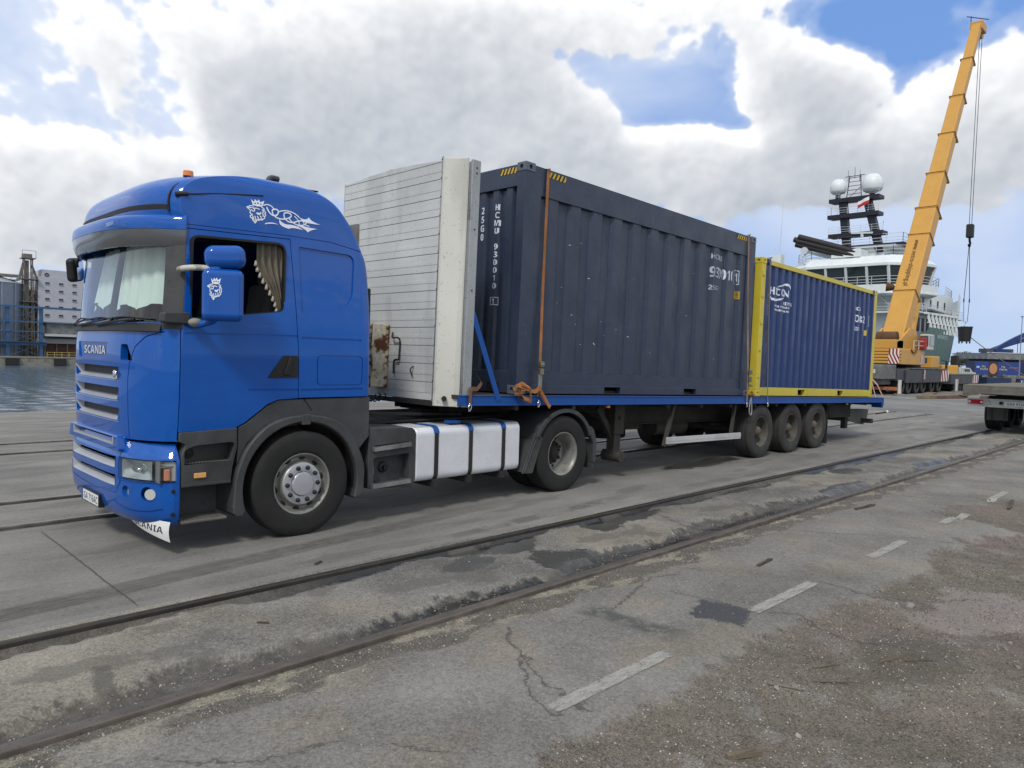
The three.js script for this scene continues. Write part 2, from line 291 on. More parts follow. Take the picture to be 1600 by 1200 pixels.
// which matter lies where: masks shared by colour, relief and gloss
function soil(x, z, calm) {
  const nA = samp(FA, x / 5.3, z / 5.3), nB = samp(FB, x / 1.9 + .3, z / 1.9), nC = calm ? .5 : samp(FC, x / .73, z / .73 + .5);
  const rag = (nB - .5) * .34 + (nC - .5) * .16;
  const edgeFar = 2.93 + (nA - .5) * .25 + rag * .7;                       // asphalt begins
  const dirt2 = 4.1 + .12 * sstep(-2.6, -.6, -x) + rag * .45 + (x > -.6 ? (nA - .5) * 1.6 * sstep(-.6, 1.5, x) + .15 : 0);
  let soilNear = sstep(dirt2 - .05, dirt2 + .06, z);
  soilNear = Math.max(soilNear * lerp(1, sstep(.3, .55, nA * .5 + nB * .5), sstep(3, 9, x)), 0);
  const strip = (1 - sstep(edgeFar - .04, edgeFar + .05, z)) * sstep(2.6, 2.66, z) * (z > 2.7 && x < -4.9 ? 1 - sstep(.35, .5, nB) * sstep(2.7, 2.76, z) * (1 - sstep(2.98, 3.05, z)) : 1);
  const gutW = .22 + .13 * sstep(-3.5, -1, x) * sstep(5, 2, x) + (nB - .5) * .40 + (nC - .5) * .12 + .08 * Math.sin(x * .9);
  const gut1 = sstep(2.57 - gutW - .05, 2.57 - gutW + .03, z) * (1 - sstep(2.6, 2.62, z));
  const gw2 = .17 + (nB - .5) * .24 + (nC - .5) * .1;
  const gut2 = sstep(1.15, 1.18, z) * (1 - sstep(1.22 + gw2 - .03, 1.22 + gw2 + .05, z));
  let wet = 0; if (z > .9 && z < 2.75) for (const w of WET) wet = Math.max(wet, blob(x, z, w)); wet = sstep(.42, .56, wet + (nB - .5) * .55 + (nC - .5) * .3) * (z > 1.13 ? 1 : 0);
  return { nA, nB, nC, soilNear, strip, gut1, gut2, wet, edgeFar, dirt2 };
}
function macroH(x, z) {                       // relief carried by the mesh
  if (z < -1.2) { let h = 0; for (const r of RAILS) if (z > r - .12 && z < r + .2 && r < 0) h -= .035 * sstep(r + .2, r + .12, z) * sstep(r - .12, r - .05, z); return h; }
  const s = soil(x, z, true), lump = samp(FA, x / 1.7 + .4, z / 1.7); let h = 0;
  h -= .05 * s.gut1 + .05 * s.gut2 * sstep(1.2, 1.24, z) + .03 * s.gut2;
  h -= .018 * s.strip * (1 - .5 * sstep(2.66, 2.9, z)) - (s.strip > 0 ? (s.nC - .5) * .012 * s.strip : 0);
  h += s.soilNear * (-.03 + (s.nB - .5) * .03 + (lump - .5) * .03);
  if (z > 4.3) { const q = Math.hypot((x + 1.45) / .55, (z - 5.0) / .4); h += .05 * Math.exp(-q * q) * (.4 + lump); }
  h += (s.nA - .5) * .012 * sstep(1.2, 1.6, z);
  return h;
}
const lin = (r, g, b) => [r, g, b];
function ground(x, z, out) {                  // out: r g b (linear), fine height 0..1, roughness
  const s = soil(x, z), f1 = samp(FW, x / 1.1, z / 1.1), f2 = samp(FW, x / .43 + .3, z / .43), f3 = samp(FC, x / .31, z / .31);
  const st = samp(FB, x / 9 + .4, z / 1.3 + .1), big = samp(FA, x / 13 + .2, z / 11 + .6);
  let r, g, b, h = .5 + (f2 - .5) * .16 + (f1 - .5) * .1, ro = .9;
  // poured concrete under the truck
  let k = .82 + .34 * (big - .5) + .30 * (st - .5) + .20 * (s.nB - .5) + .24 * (f1 - .5) + .30 * (f2 - .5);
  r = .222 * k; g = .210 * k; b = .188 * k; h = .5 + (f2 - .5) * .14 + (s.nB - .5) * .06;
  if (z > 1.1) {
    // old asphalt between the rails: stone shows through
    const k1 = .80 + .5 * (s.nA - .5) + .42 * (s.nB - .5) + .7 * (f2 - .5) + .42 * (f1 - .5); const y = sstep(.45, .7, s.nA);
    const ar = lerp(.222, .232, y) * k1, ag = lerp(.210, .212, y) * k1, ab = lerp(.186, .17, y) * k1;
    r = ar; g = ag; b = ab; h = .5 + (f2 - .5) * .34 + (f1 - .5) * .3 + (f3 - .5) * .12;
    if (z > 2.7) {
      // the lane: fine grey asphalt
      const t = sstep(s.edgeFar - .02, s.edgeFar + .06, z), k2 = .84 + .40 * (s.nA - .5) + .34 * (s.nB - .5) + .6 * (f2 - .5) + .4 * (f1 - .5);
      const warm = sstep(.5, .75, samp(FB, x / 2.7 + .2, z / 2.2));
      r = lerp(r, lerp(.203, .220, warm) * k2, t); g = lerp(g, lerp(.192, .196, warm) * k2, t); b = lerp(b, lerp(.170, .160, warm) * k2, t); h = lerp(h, .5 + (f2 - .5) * .24 + (f1 - .5) * .18, t);
    }
  }
  const mixC = (m, cr, cg, cb) => { r = lerp(r, cr, m); g = lerp(g, cg, m); b = lerp(b, cb, m); };
  if (z < 1.12) {
    // tyre dirt drawn out in long stripes
    const path = .70 - .125 * (x + 5.45), d = z - path;
    if (x < 1 && d > -.3 && d < .3) { const stri = .45 + .75 * samp(FW, x / 14, d / .9 + .3) + .3 * (s.nC - .5); const m = sstep(.17, .10, Math.abs(d)) * sstep(.6, -2.4, x) * clamp(stri - .25) ; mixC(m, .060, .055, .046); h -= m * .05; }
    const d2 = z - (.93 - .07 * (x + 1.4)); if (x > -2.5 && x < 2 && Math.abs(d2) < .2) { const m = sstep(.13, .05, Math.abs(d2)) * sstep(-2.4, -1.2, x) * sstep(2, .6, x) * sstep(.35, .6, s.nB * .6 + s.nC * .4); mixC(m * .8, .095, .088, .075); }
    const m3 = sstep(.62, .78, samp(FB, x / 6 + .7, z / 1.1)) * .5; mixC(m3, .105, .098, .085);
    // one spill of dark water under the trailer
    const sp = sstep(.35, .5, blob(x, z, [5.0, -.22, 1.25, .3]) + (s.nB - .5) * .4); mixC(sp * .75, .045, .044, .042); ro = lerp(ro, .38, sp);
    // slab joint
    const j = Math.abs(x + 4.715 + (s.nB - .5) * .02); if (z > -1.6 && z < 1.06 && j < .03) { const m = sstep(.012, .004, j); mixC(m * .8, .05, .047, .042); h -= m * .4; }
    const lipd = sstep(.98, 1.0, z); mixC(lipd * .25, .25, .245, .23);
  }
  // silt and stain beside the rails
  const g1 = Math.max(s.gut1, s.gut2), silt = clamp(g1 * (.75 + .5 * (s.nC - .3)));
  mixC(silt * .94, .036 + .035 * f2, .033 + .032 * f2, .028 + .026 * f2); h = lerp(h, .4 + (f2 - .5) * .35, silt * .7);
  { const wg = clamp(s.gut1 * sstep(2.22, 2.36, z + (s.nC - .5) * .16) * sstep(-4.6, -3.2, x) * sstep(5.5, 2.0, x) + s.gut2 * sstep(1.36, 1.28, z + (s.nC - .5) * .1) * sstep(.2, .6, samp(FA, x / 9 + .1, .3))); mixC(wg * .92, .013, .012, .011); ro = lerp(ro, .24, wg * .9); h = lerp(h, .34, wg * .7); }
  if (s.wet > 0) { mixC(s.wet * .88, .040 + .025 * f2, .039 + .025 * f2, .036 + .022 * f2); ro = lerp(ro, .33, s.wet); h = lerp(h, h * .6 + .18, s.wet); }
  const stain = sstep(.60, .74, samp(FB, x / 2.3 + .55, z / 1.2 + .2)) * (z > 1.2 && z < 2.5 ? 1 : 0); mixC(stain * .6, .10, .092, .076);
  // earth strip along the near rail, pale gravel in places
  if (s.strip > 0) { const pale = sstep(.55, .72, samp(FB, x / 1.3, z / .5 + .4)), k3 = .75 + .9 * (f2 - .4) + .5 * (s.nC - .5); mixC(s.strip * .92, lerp(.112, .26, pale) * k3, lerp(.100, .235, pale) * k3, lerp(.080, .175, pale) * k3); h = lerp(h, .5 + (f2 - .5) * .8, s.strip * .8); }
  // earth beside the lane
  if (s.soilNear > 0) {
    const k4 = .80 + .9 * (f2 - .5) + .8 * (samp(FW, x / .21, z / .21 + .6) - .5) + .35 * (s.nC - .5) + .35 * (s.nB - .5), red = sstep(.48, .72, samp(FA, x / 4.1 + .62, z / 3.1 + .15)) * sstep(-2.6, -.8, x), green = sstep(.5, .7, samp(FA, x / 3.3 + .2, z / 2.7));
    let er = lerp(.160, .176, red), eg = lerp(.136, .134, red), eb = lerp(.106, .112, red); er -= .004 * green; eb -= .006 * green;
    const stone = sstep(.66, .74, samp(FB, x / 1.15 + .1, z / 1.0 + .7)) * sstep(.40, .6, s.nA + .1); er = lerp(er, .22, stone * .5); eg = lerp(eg, .205, stone * .5); eb = lerp(eb, .185, stone * .5);
    mixC(s.soilNear, er * k4, eg * k4, eb * k4); h = lerp(h, .5 + (f2 - .5) * .5 + (f3 - .5) * .25, s.soilNear); ro = lerp(ro, .95, s.soilNear);
    const pink = sstep(.4, .62, blob(x, z, [-.1, 5.05, .95, .42]) + (s.nB - .5) * .5 + (s.nC - .5) * .2); mixC(pink * .6, .235, .205, .185);
    const dk = sstep(.42, .6, blob(x, z, [-1.5, 5.0, .55, .36]) + (s.nC - .5) * .7); mixC(dk * .6, .062, .055, .042);
  }
  // bitumen patch and an older smear in the lane
  if (z > 3.0 && z < 4.3 && x > -3 && x < -1) {
    const u = (x + 1.66) * .96 - (z - 3.79) * .28, v = (x + 1.66) * .28 + (z - 3.79) * .96;
    const e = Math.max(Math.abs(u) / .21, Math.abs(v) / .2) + (s.nC - .5) * .35 + (f2 - .5) * .25, m = sstep(1.02, .9, e); mixC(m * .93, .030 + .02 * f2, .031 + .02 * f2, .036 + .022 * f2); h += m * .06; ro = lerp(ro, .72, m);
    const d = Math.abs(x + 2.36 + (s.nB - .5) * .12), m2 = sstep(.17, .06, d) * sstep(3.04, 3.2, z) * sstep(3.95, 3.7, z) * sstep(.32, .58, f1 * .5 + s.nC * .5); mixC(m2 * .9, .062, .064, .06);
  }
  for (const c of CRACKS) if (x > c.x0 && x < c.x1 && z > c.z0 && z < c.z1) { const d = polyDist(x + (s.nC - .5) * .09, z + (f3 - .5) * .05, c.p), m = sstep(c.w, c.w * .3, d) * sstep(.25, .5, s.nB + .12); mixC(m * .8, .05, .047, .04); h -= m * .4; const w = sstep(c.w * 5, c.w, d); mixC(w * .18, .1, .095, .085); }
  // the cross scar at the left of the track
  const sc = sstep(.07, .03, polyDist(x, z + (s.nC - .5) * .1, [[-5.2, 2.0], [-5.25, 2.2], [-5.22, 2.45]])); if (sc > 0) { mixC(sc * .7, .07, .065, .056); h -= sc * .2; }
  // specks of pale grit
  const w = samp(FW, x / .17, z / .17 + .2); if (w > .80) { const m = (w - .80) * 4 * (z > 1.2 ? .6 : .2); mixC(clamp(m), .34, .32, .28); h += m * .1; }
  out[0] = r; out[1] = g; out[2] = b; out[3] = h; out[4] = ro;
}
const quay = tag(new THREE.Group(), null, null, null, 'structure'); quay.name = 'ground'; scene.add(quay);
function zone(x0, x1, z0, z1, w, h, cell, fine) {
  const col = new Uint8Array(w * h * 4), bm = fine ? new Uint8Array(w * h * 4) : null, rg = new Uint8Array(w * h * 4), o5 = [0, 0, 0, 0, 0];
  for (let j = 0, o = 0; j < h; j++) { const z = lerp(z0, z1, (j + .5) / h); for (let i = 0; i < w; i++, o += 4) {
    ground(lerp(x0, x1, (i + .5) / w), z, o5);
    col[o] = l2s(clamp(o5[0])) * 255; col[o + 1] = l2s(clamp(o5[1])) * 255; col[o + 2] = l2s(clamp(o5[2])) * 255; col[o + 3] = 255;
    if (bm) { bm[o] = bm[o + 1] = bm[o + 2] = clamp(o5[3]) * 255; bm[o + 3] = 255; } const q = clamp(o5[4]) * 255; rg[o] = rg[o + 1] = rg[o + 2] = q; rg[o + 3] = 255;
  } }
  const tx = (d, srgb) => { const t = new THREE.DataTexture(d, w, h, THREE.RGBAFormat); t.magFilter = THREE.LinearFilter; t.minFilter = THREE.LinearMipmapLinearFilter; t.generateMipmaps = true; if (srgb) t.colorSpace = THREE.SRGBColorSpace; t.needsUpdate = true; return t; };
  const m = new THREE.MeshStandardMaterial({ map: tx(col, true), roughnessMap: tx(rg), roughness: 1 });
  if (bm) { m.bumpMap = tx(bm); m.bumpScale = fine; }
  const nu = Math.round((x1 - x0) / cell), nv = Math.round((z1 - z0) / cell);
  const g = gridSurf(nu, nv, (u, v) => { const x = lerp(x0, x1, u), z = lerp(z0, z1, v); return [x, macroH(x, z), z]; }, (u, v) => [u, v]);
  const idx = mergeVertices(g, 1e-4); idx.computeVertexNormals(); const me = new THREE.Mesh(idx, m); me.name = 'pavement'; me.receiveShadow = true; me.castShadow = true; quay.add(me);
  if (me.geometry.attributes.normal.getY(5) < 0) { const I = me.geometry.index.array; for (let i = 0; i < I.length; i += 3) { const t = I[i]; I[i] = I[i + 1]; I[i + 1] = t; } me.geometry.computeVertexNormals(); }
}
zone(-8.2, 0.2, -1.4, 7.0, 2048, 2048, .035, .011);
zone(.2, 16.6, -1.4, 7.0, 2048, 1024, .07, .011);
zone(-8.2, 24.6, -15.1, -1.4, 2048, 1024, .1, 0);
zone(16.6, 49.4, -1.4, 7.0, 1024, 512, .2, 0);
{
  const far = dataTex(512, 512, (u, v) => { const k = .84 + .5 * (samp(FA, u, v) - .5) + .35 * (samp(FB, u * 2, v * 2) - .5) + .2 * (samp(FW, u * 3, v * 3) - .5); return [l2s(.20 * k), l2s(.195 * k), l2s(.182 * k)]; });
  const m = mat([1, 1, 1], { r: .92, map: far });
  const sheet = (x0, x1, z0, z1) => { const g = prep(new THREE.PlaneGeometry(x1 - x0, z1 - z0).rotateX(-Math.PI / 2).translate((x0 + x1) / 2, 0, (z0 + z1) / 2)); const uv = g.attributes.uv, p = g.attributes.position; for (let i = 0; i < p.count; i++) uv.setXY(i, p.getX(i) / 14, p.getZ(i) / 14); keepUV.add(g); return g; };
  const s = obj('pavement', [sheet(-300, -8.2, -15.1, 7), sheet(-300, 300, 7, 260), sheet(24.6, 300, -15.1, -1.4), sheet(49.4, 300, -1.4, 7), sheet(300, 1500, -700, 700), sheet(190, 300, -700, -15.1)], m, quay);
  // quay face and cope down to the water
  obj('quay_wall', [bx(-300, 190, -6, -.004, -15.1, -14.7), bx(189.7, 190, -6, -.004, -700, -15.1)], mat([.24, .23, .21], { r: .9, map: T.grime }), quay);
}
// rails let into the paving
RAILS.forEach((z, i) => {
  const near = i === 0, lv = near ? .024 : i === 1 ? -.006 : .004, m = near ? mat([.20, .175, .158], { r: .5, m: .25, map: T.grime, bump: T.fine, bs: .0015 }) : i === 1 ? mat([.075, .068, .062], { r: .5, m: .3, map: T.grime }) : mat([.30, .29, .28], { r: .35, m: .7, map: T.grime });
  const w = near ? .040 : .034, x0 = i > 1 ? -60 : -40, x1 = 150;
  const prof = roundPoly([[-w, -.09], [w, -.09], [w, lv], [-w, lv]], [.001, .001, .016, .016], 4);
  const g = prism(prof, x0, x1).rotateY(Math.PI / 2).translate(0, 0, 0); g.translate(0, 0, z);
  const names = ['rusty brown steel rail nearest the camera, set in the pavement beside the earth strip', 'dark sunken rail between the truck wheels and the rusty near rail', 'worn shiny rail crossing under the truck cab', 'second shiny rail just behind the truck wheels', 'far rail on the quay behind the truck, towards the water', 'farthest rail, nearest the water edge of the quay'];
  tag(obj('rail', g, m), names[i], 'rail', 'rails let into the quay');
});
// worn lane dashes
{
  const worn = (s) => dataTex(256, 64, (u, v) => { const e = Math.min(u, 1 - u) * 14, f = Math.min(v, 1 - v) * 6, n = samp(FW, u * 2 + s, v * .6) * .6 + samp(FB, u * 3, v + s) * .4; const a = sstep(.35, .58, n + .2 * Math.min(1, e) + .15 * Math.min(1, f) - .16); const k = .88 + .2 * samp(FC, u * 3, v); return [.60 * k, .59 * k, .56 * k, a * .95 * clamp(e * 2) * clamp(f * 2)]; });
  const dash = [[-3.7, -2.58, 3.95], [-1.5, -.4, 3.94], [.74, 1.78, 3.98], [3.0, 4.1, 4.0], [5.25, 6.3, 4.0], [7.5, 8.55, 4.02], [9.7, 10.8, 4.02], [12, 13, 4.03]];
  const names = ['nearest white lane dash', 'white lane dash next to the dark bitumen patch', 'third white lane dash counted from the camera', 'fourth white lane dash counted from the camera', 'fifth white lane dash counted from the camera', 'sixth white lane dash counted from the camera', 'seventh white lane dash counted from the camera', 'farthest white lane dash'];
  dash.forEach(([x0, x1, z], i) => {
    const m = decal(worn(i * .37), .85); m.alphaTest = 0;
    const g = gridSurf(40, 4, (u, v) => { const X = lerp(x0, x1, u), Z = z + lerp(-.055, .055, v); return [X, macroH(X, Z) + .005, Z]; }, (u, v) => [u, v]);
    tag(obj('road_marking', g, m), names[i] + ' painted on the asphalt', 'lane marking', 'lane dashes', 'structure');
  });
}
// water of the basin
{
  const wt = dataTex(512, 512, (u, v) => { const k = samp(FA, u * 2, v * 2) * .4 + samp(FB, u * 4, v * 3) * .4 + samp(FC, u * 8, v * 5) * .2; return [k, k, k]; }, false);
  const m = new THREE.MeshPhysicalMaterial({ color: new THREE.Color(.10, .135, .165), roughness: .12, bumpMap: wt, bumpScale: .02, ior: 1.33 });
  const wave = (x, z) => { let h = 0; for (const [a, k, w, p] of [[.3, 1.9, .05, 0], [1.1, 2.7, .036, 1], [-.7, 3.6, .026, 2.2], [2.0, 5.3, .017, .7], [.1, 7.4, .012, 3], [-1.4, 9.6, .008, 5]]) h += .38 * w * Math.sin(k * (x * Math.cos(a) + z * Math.sin(a)) + p + 2 * samp(FA, x / 23 + p, z / 19)); return h; };
  const near = gridSurf(200, 400, (u, v) => { const x = lerp(-14, 40, u), z = lerp(-115.6, -15.0, v); return [x, -1.9 + wave(x, z), z]; }, (u, v) => [lerp(-14, 40, u) / 12, lerp(-115.6, -15, v) / 9]);
  const nb = mergeVertices(near, 1e-4); nb.computeVertexNormals(); keepUV.add(nb);
  const pl = (x0, x1, z0, z1) => { const q = prep(new THREE.PlaneGeometry(x1 - x0, z1 - z0).rotateX(-Math.PI / 2).translate((x0 + x1) / 2, -1.9, (z0 + z1) / 2)); keepUV.add(q); return q; };
  const near2 = prep(nb); keepUV.add(near2); const g = mergeGeometries([near2, pl(-310, -14, -254, -14.9), pl(40, 190, -254, -14.9), pl(-14, 40, -254, -115.6)], false); keepUV.add(g); const uv = g.attributes.uv, p = g.attributes.position; for (let i = 0; i < p.count; i++) uv.setXY(i, p.getX(i) / 12, p.getZ(i) / 9);
  structure('water', g, m);
}
// loose stones and grit
{
  const rs = rng(77), stone = mergeVertices(new THREE.IcosahedronGeometry(1, 1).deleteAttribute('uv').deleteAttribute('normal')); const p = stone.attributes.position;
  for (let i = 0; i < p.count; i++) { const k = .72 + .5 * rs(); p.setXYZ(i, p.getX(i) * k, p.getY(i) * k * .62, p.getZ(i) * k); } stone.computeVertexNormals();
  const mk = (name, label, n, place, m) => {
    const im = new THREE.InstancedMesh(stone, m, n), o = new THREE.Object3D(), c = new THREE.Color(); let i = 0, tries = 0;
    while (i < n && tries++ < n * 40) { const q = place(); if (!q) continue; const [x, z, s, v, w] = q; o.position.set(x, macroH(x, z) + s * .25, z); o.rotation.set(rs() * .6, rs() * 6.3, rs() * .6); o.scale.set(s * (.8 + rs() * .6), s * (.7 + .5 * rs()), s); o.updateMatrix(); im.setMatrixAt(i, o.matrix); im.setColorAt(i, c.setRGB(v * (1 + w), v, v * (1 - w * 1.4))); i++; }
    im.count = i; im.name = name; im.castShadow = im.receiveShadow = true; tag(im, label, 'gravel', null, 'stuff'); scene.add(im);
  };
  const m = mat([1, 1, 1], { r: .9, bump: T.fine, bs: .002 });
  mk('gravel', 'loose grey and brown grit scattered on the earth beside the lane', 8000, () => { const x = -5 + 9.5 * rs() ** 1.4, z = 3.9 + 3 * rs(), s = soil(x, z); if (s.soilNear < .5 || rs() > .35 + s.nB) return null; return [x, z, .0015 + .007 * rs() ** 5, .10 + .20 * rs() ** 3, .05 + .05 * rs()]; }, m);
  mk('gravel', 'tiny light and dark grit covering the earth in the lower corner', 42000, () => { const x = -4.8 + 6.2 * rs() ** 1.15, z = 3.95 + 2.5 * rs(), s = soil(x, z); if (s.soilNear < .4 || rs() > .25 + s.nB) return null; return [x, z, .0013 + .0042 * rs() ** 3, rs() < .22 ? .26 + .2 * rs() : .05 + .13 * rs(), .06 + .06 * rs()]; }, m);
  mk('gravel', 'fine pale grit lying along the near rail', 9000, () => { const x = -6 + 14 * rs() ** 1.5, z = 2.2 + 1.0 * rs(), s = soil(x, z); if (Math.max(s.strip, s.gut1 * .5) < rs() || Math.abs(z - 2.6) < .045) return null; return [x, z, .0015 + .006 * rs() ** 4, .12 + .24 * rs() ** 2, .06 + .07 * rs()]; }, m);
  mk('gravel', 'sparse small stones on the old asphalt', 5000, () => { const x = -6 + 14 * rs() ** 1.3, z = 1.3 + 2.8 * rs(); if (Math.abs(z - 2.6) < .045) return null; return [x, z, .0015 + .005 * rs() ** 4, .12 + .2 * rs(), .05 + .05 * rs()]; }, m);
  mk('gravel', 'flat pale stones bedded in the earth in the lower corner', 14, () => { const x = -3.2 + 3.2 * rs(), z = 4.4 + 1.8 * rs(), s = soil(x, z); if (s.soilNear < .9) return null; return [x, z, .010 + .022 * rs() ** 3, .16 + .14 * rs(), .05]; }, m);
}
// broken sticks and splinters
{
  const rs = rng(5), wood = [mat([.23, .19, .14], { r: .9, map: T.grime }), mat([.13, .105, .08], { r: .9, map: T.grime })];
  [[-3.38, 4.77, -3.2, 4.85, .014, 0, 'thick pale driftwood stick lying on the earth at the bottom edge'], [-2.05, 4.62, -1.9, 4.72, .006, 0, 'thin forked pale splinter on the earth, nearest the asphalt edge'], [-1.75, 4.9, -1.45, 5.0, .009, 0, 'flat pale wood piece by the dark weed patch'], [-1.62, 5.0, -1.5, 5.12, .006, 1, 'dark brown splinter just beyond the flat pale wood piece'],
    [-2.25, 4.7, -2.05, 4.9, .004, 0, 'long bent pale twig on the earth'], [-2.5, 4.55, -2.42, 4.72, .004, 1, 'short dark twig lying across the earth'], [-.35, 3.42, -.05, 3.40, .012, 1, 'dark stick lying on the asphalt beyond the bitumen patch'], [3.0, 3.05, 3.5, 3.1, .014, 1, 'dark stick by the near rail in the middle distance'], [4.9, 4.3, 5.6, 4.2, .016, 1, 'long dark stick on the lane at the far side'], [-4.25, 1.88, -4.2, 1.94, .006, 1, 'small dark chip between the rails'], [-3.3, .96, -3.22, .93, .010, 1, 'small dark wood chip on the concrete beside the sunken rail']].forEach(([x0, z0, x1, z1, r, c, label]) => {
    const n = 2, pts = []; for (let i = 0; i <= n; i++) { const t = i / n, x = lerp(x0, x1, t) + (rs() - .5) * r * .5, z = lerp(z0, z1, t) + (rs() - .5) * r * .5; pts.push([x, macroH(x, z) + r * .8, z]); }
    tag(obj('wood_stick', [bar(pts[0], pts[2], r * 2.2, r * 1.5), bar([lerp(x0, x1, .2), pts[0][1] + r * .5, lerp(z0, z1, .2) + r], [lerp(x0, x1, .85), pts[2][1] + r * .9, lerp(z0, z1, .85) - r * .4], r * 1.1, r)], wood[c]), label, 'stick', 'wood scraps on the ground');
  });
}
// ---------- the tractor unit ----------
const ZC = -1.22;
const truck = thing('truck', 'blue tractor truck with white griffin emblems, parked with its nose to the water', 'truck', [-2.9, 0, ZC]);
// profile tables: y, front x, rear x, half width, depth of the front curve, its boxiness
const CAB = [[.98, -4.37, -2.13, 1.205, .33, 4.2], [1.15, -4.38, -2.13, 1.215, .33, 4.2], [1.4, -4.385, -2.13, 1.22, .33, 4.2], [1.75, -4.385, -2.13, 1.22, .34, 4.1], [1.92, -4.372, -2.13, 1.217, .34, 4.0], [2.1, -4.362, -2.13, 1.208, .34, 3.9], [2.4, -4.343, -2.14, 1.19, .34, 3.8], [2.7, -4.323, -2.17, 1.17, .33, 3.7],
  [2.84, -4.32, -2.23, 1.162, .32, 3.8], [2.95, -4.32, -2.28, 1.156, .29, 4.2], [3.05, -4.305, -2.34, 1.15, .27, 4.4], [3.14, -4.27, -2.41, 1.142, .26, 4.4], [3.2, -4.215, -2.46, 1.135, .26, 4.2], [3.26, -4.12, -2.53, 1.124, .27, 4.0], [3.31, -3.98, -2.62, 1.106, .30, 3.6], [3.35, -3.80, -2.74, 1.076, .32, 3.2], [3.38, -3.55, -2.90, 1.02, .3, 2.8], [3.405, -3.32, -3.05, .88, .2, 2.4]];
const BUM = [[.26, -4.32, -4.04, 1.16, .26, 4.2], [.32, -4.365, -4.04, 1.20, .28, 4.2], [.45, -4.395, -4.04, 1.22, .30, 4.4], [.6, -4.40, -4.04, 1.222, .30, 4.4], [.8, -4.40, -4.04, 1.22, .30, 4.4], [.83, -4.395, -4.04, 1.21, .30, 4.4], [.9, -4.375, -4.05, 1.175, .30, 4.2], [.955, -4.35, -4.06, 1.14, .30, 4.2]];
function row(tab, y) { let i = 0; while (i < tab.length - 2 && y > tab[i + 1][0]) i++; const a = tab[i], b = tab[i + 1], p = tab[Math.max(0, i - 1)], q = tab[Math.min(tab.length - 1, i + 2)], t = clamp((y - a[0]) / (b[0] - a[0]));
  return a.map((v, k) => { if (!k) return y; const m0 = i > 0 ? (b[k] - p[k]) / (b[0] - p[0]) * (b[0] - a[0]) : b[k] - a[k], m1 = i < tab.length - 2 ? (q[k] - a[k]) / (q[0] - a[0]) * (b[0] - a[0]) : b[k] - a[k], t2 = t * t, t3 = t2 * t; return (2 * t3 - 3 * t2 + 1) * v + (t3 - 2 * t2 + t) * m0 + (-2 * t3 + 3 * t2) * b[k] + (t3 - t2) * m1; }); }
const frontX = (tab, y, s, inset = 0) => { const [, xfr, , , A, q] = row(tab, y); return xfr + inset + A * (1 - Math.pow(Math.max(0, 1 - Math.pow(Math.min(1, Math.abs(s)), q)), 1 / 1.15)); };
const surfPt = (tab, y, s, inset = 0) => { const r = row(tab, y); return [frontX(tab, y, s, inset), y, ZC + s * (r[3] - inset)]; };
function outline(tab, y, inset = 0, rr = .07) {          // closed plan outline, rear right, round the nose, rear left
  const [, xfr, xr0, w0, A] = row(tab, y), w = w0 - inset, xr = xr0 - inset, xs = xfr + inset + A, pts = [];
  const half = []; const NS = 26, NF = 34, r = Math.min(rr, w * .4, (xr - xs) * .3);
  for (let i = 0; i <= 5; i++) { const a = Math.PI / 2 * i / 5; half.push([xr - r + r * Math.cos(a), w - r + r * Math.sin(a)]); }
  for (let i = 1; i <= NS; i++) half.push([lerp(xr - r, xs, i / NS), w]);
  for (let i = 1; i <= NF; i++) { const s = Math.sin((1 - i / NF) * Math.PI / 2); const e = Math.pow(s, .62); half.push([frontX(tab, y, e, inset), w * e]); }
  for (const [x, z] of half) pts.push([x, y, ZC + z]);
  for (let i = half.length - 2; i >= 0; i--) pts.push([half[i][0], y, ZC - half[i][1]]);
  return pts;
}
function loft(tab, ys, inset = 0, rr = .07) {
  const rings = ys.map((y) => outline(tab, y, inset, rr)), n = rings[0].length, P = [], I = [], U = [];
  rings.forEach((r) => r.forEach((p) => { P.push(...p); U.push(0, 0); }));
  for (let j = 0; j < rings.length - 1; j++) for (let i = 0; i < n; i++) { const a = j * n + i, b = j * n + (i + 1) % n, c = a + n, d = b + n; I.push(a, b, d, a, d, c); }
  const cap = (ring, flip) => { const c = P.length / 3, m = [0, 0, 0]; ring.forEach((p) => { m[0] += p[0] / n; m[1] += p[1] / n; m[2] += p[2] / n; }); const base = P.length / 3; ring.forEach((p) => { P.push(...p); U.push(0, 0); }); P.push(...m); U.push(0, 0); for (let i = 0; i < n; i++) { const a = base + i, b = base + (i + 1) % n; flip ? I.push(b, a, base + n) : I.push(a, b, base + n); } };
  cap(rings[0], true); cap(rings[rings.length - 1], false);
  const g = new THREE.BufferGeometry(); g.setAttribute('position', new THREE.Float32BufferAttribute(P, 3)); g.setAttribute('uv', new THREE.Float32BufferAttribute(U, 2)); g.setIndex(I); g.computeVertexNormals();
  // make sure faces point outward
  const v = new THREE.Vector3(), a = new THREE.Vector3(), b = new THREE.Vector3(), c = new THREE.Vector3(); let vol = 0; for (let i = 0; i < I.length; i += 3) { a.fromArray(P, I[i] * 3); b.fromArray(P, I[i + 1] * 3); c.fromArray(P, I[i + 2] * 3); vol += a.dot(v.crossVectors(b, c)); }
  if (vol < 0) { for (let i = 0; i < I.length; i += 3) { const t = I[i]; I[i] = I[i + 1]; I[i + 1] = t; } g.setIndex(I); g.computeVertexNormals(); }
  return g;
}
const ramp = (a, b, n) => Array.from({ length: n + 1 }, (_, i) => lerp(a, b, i / n));
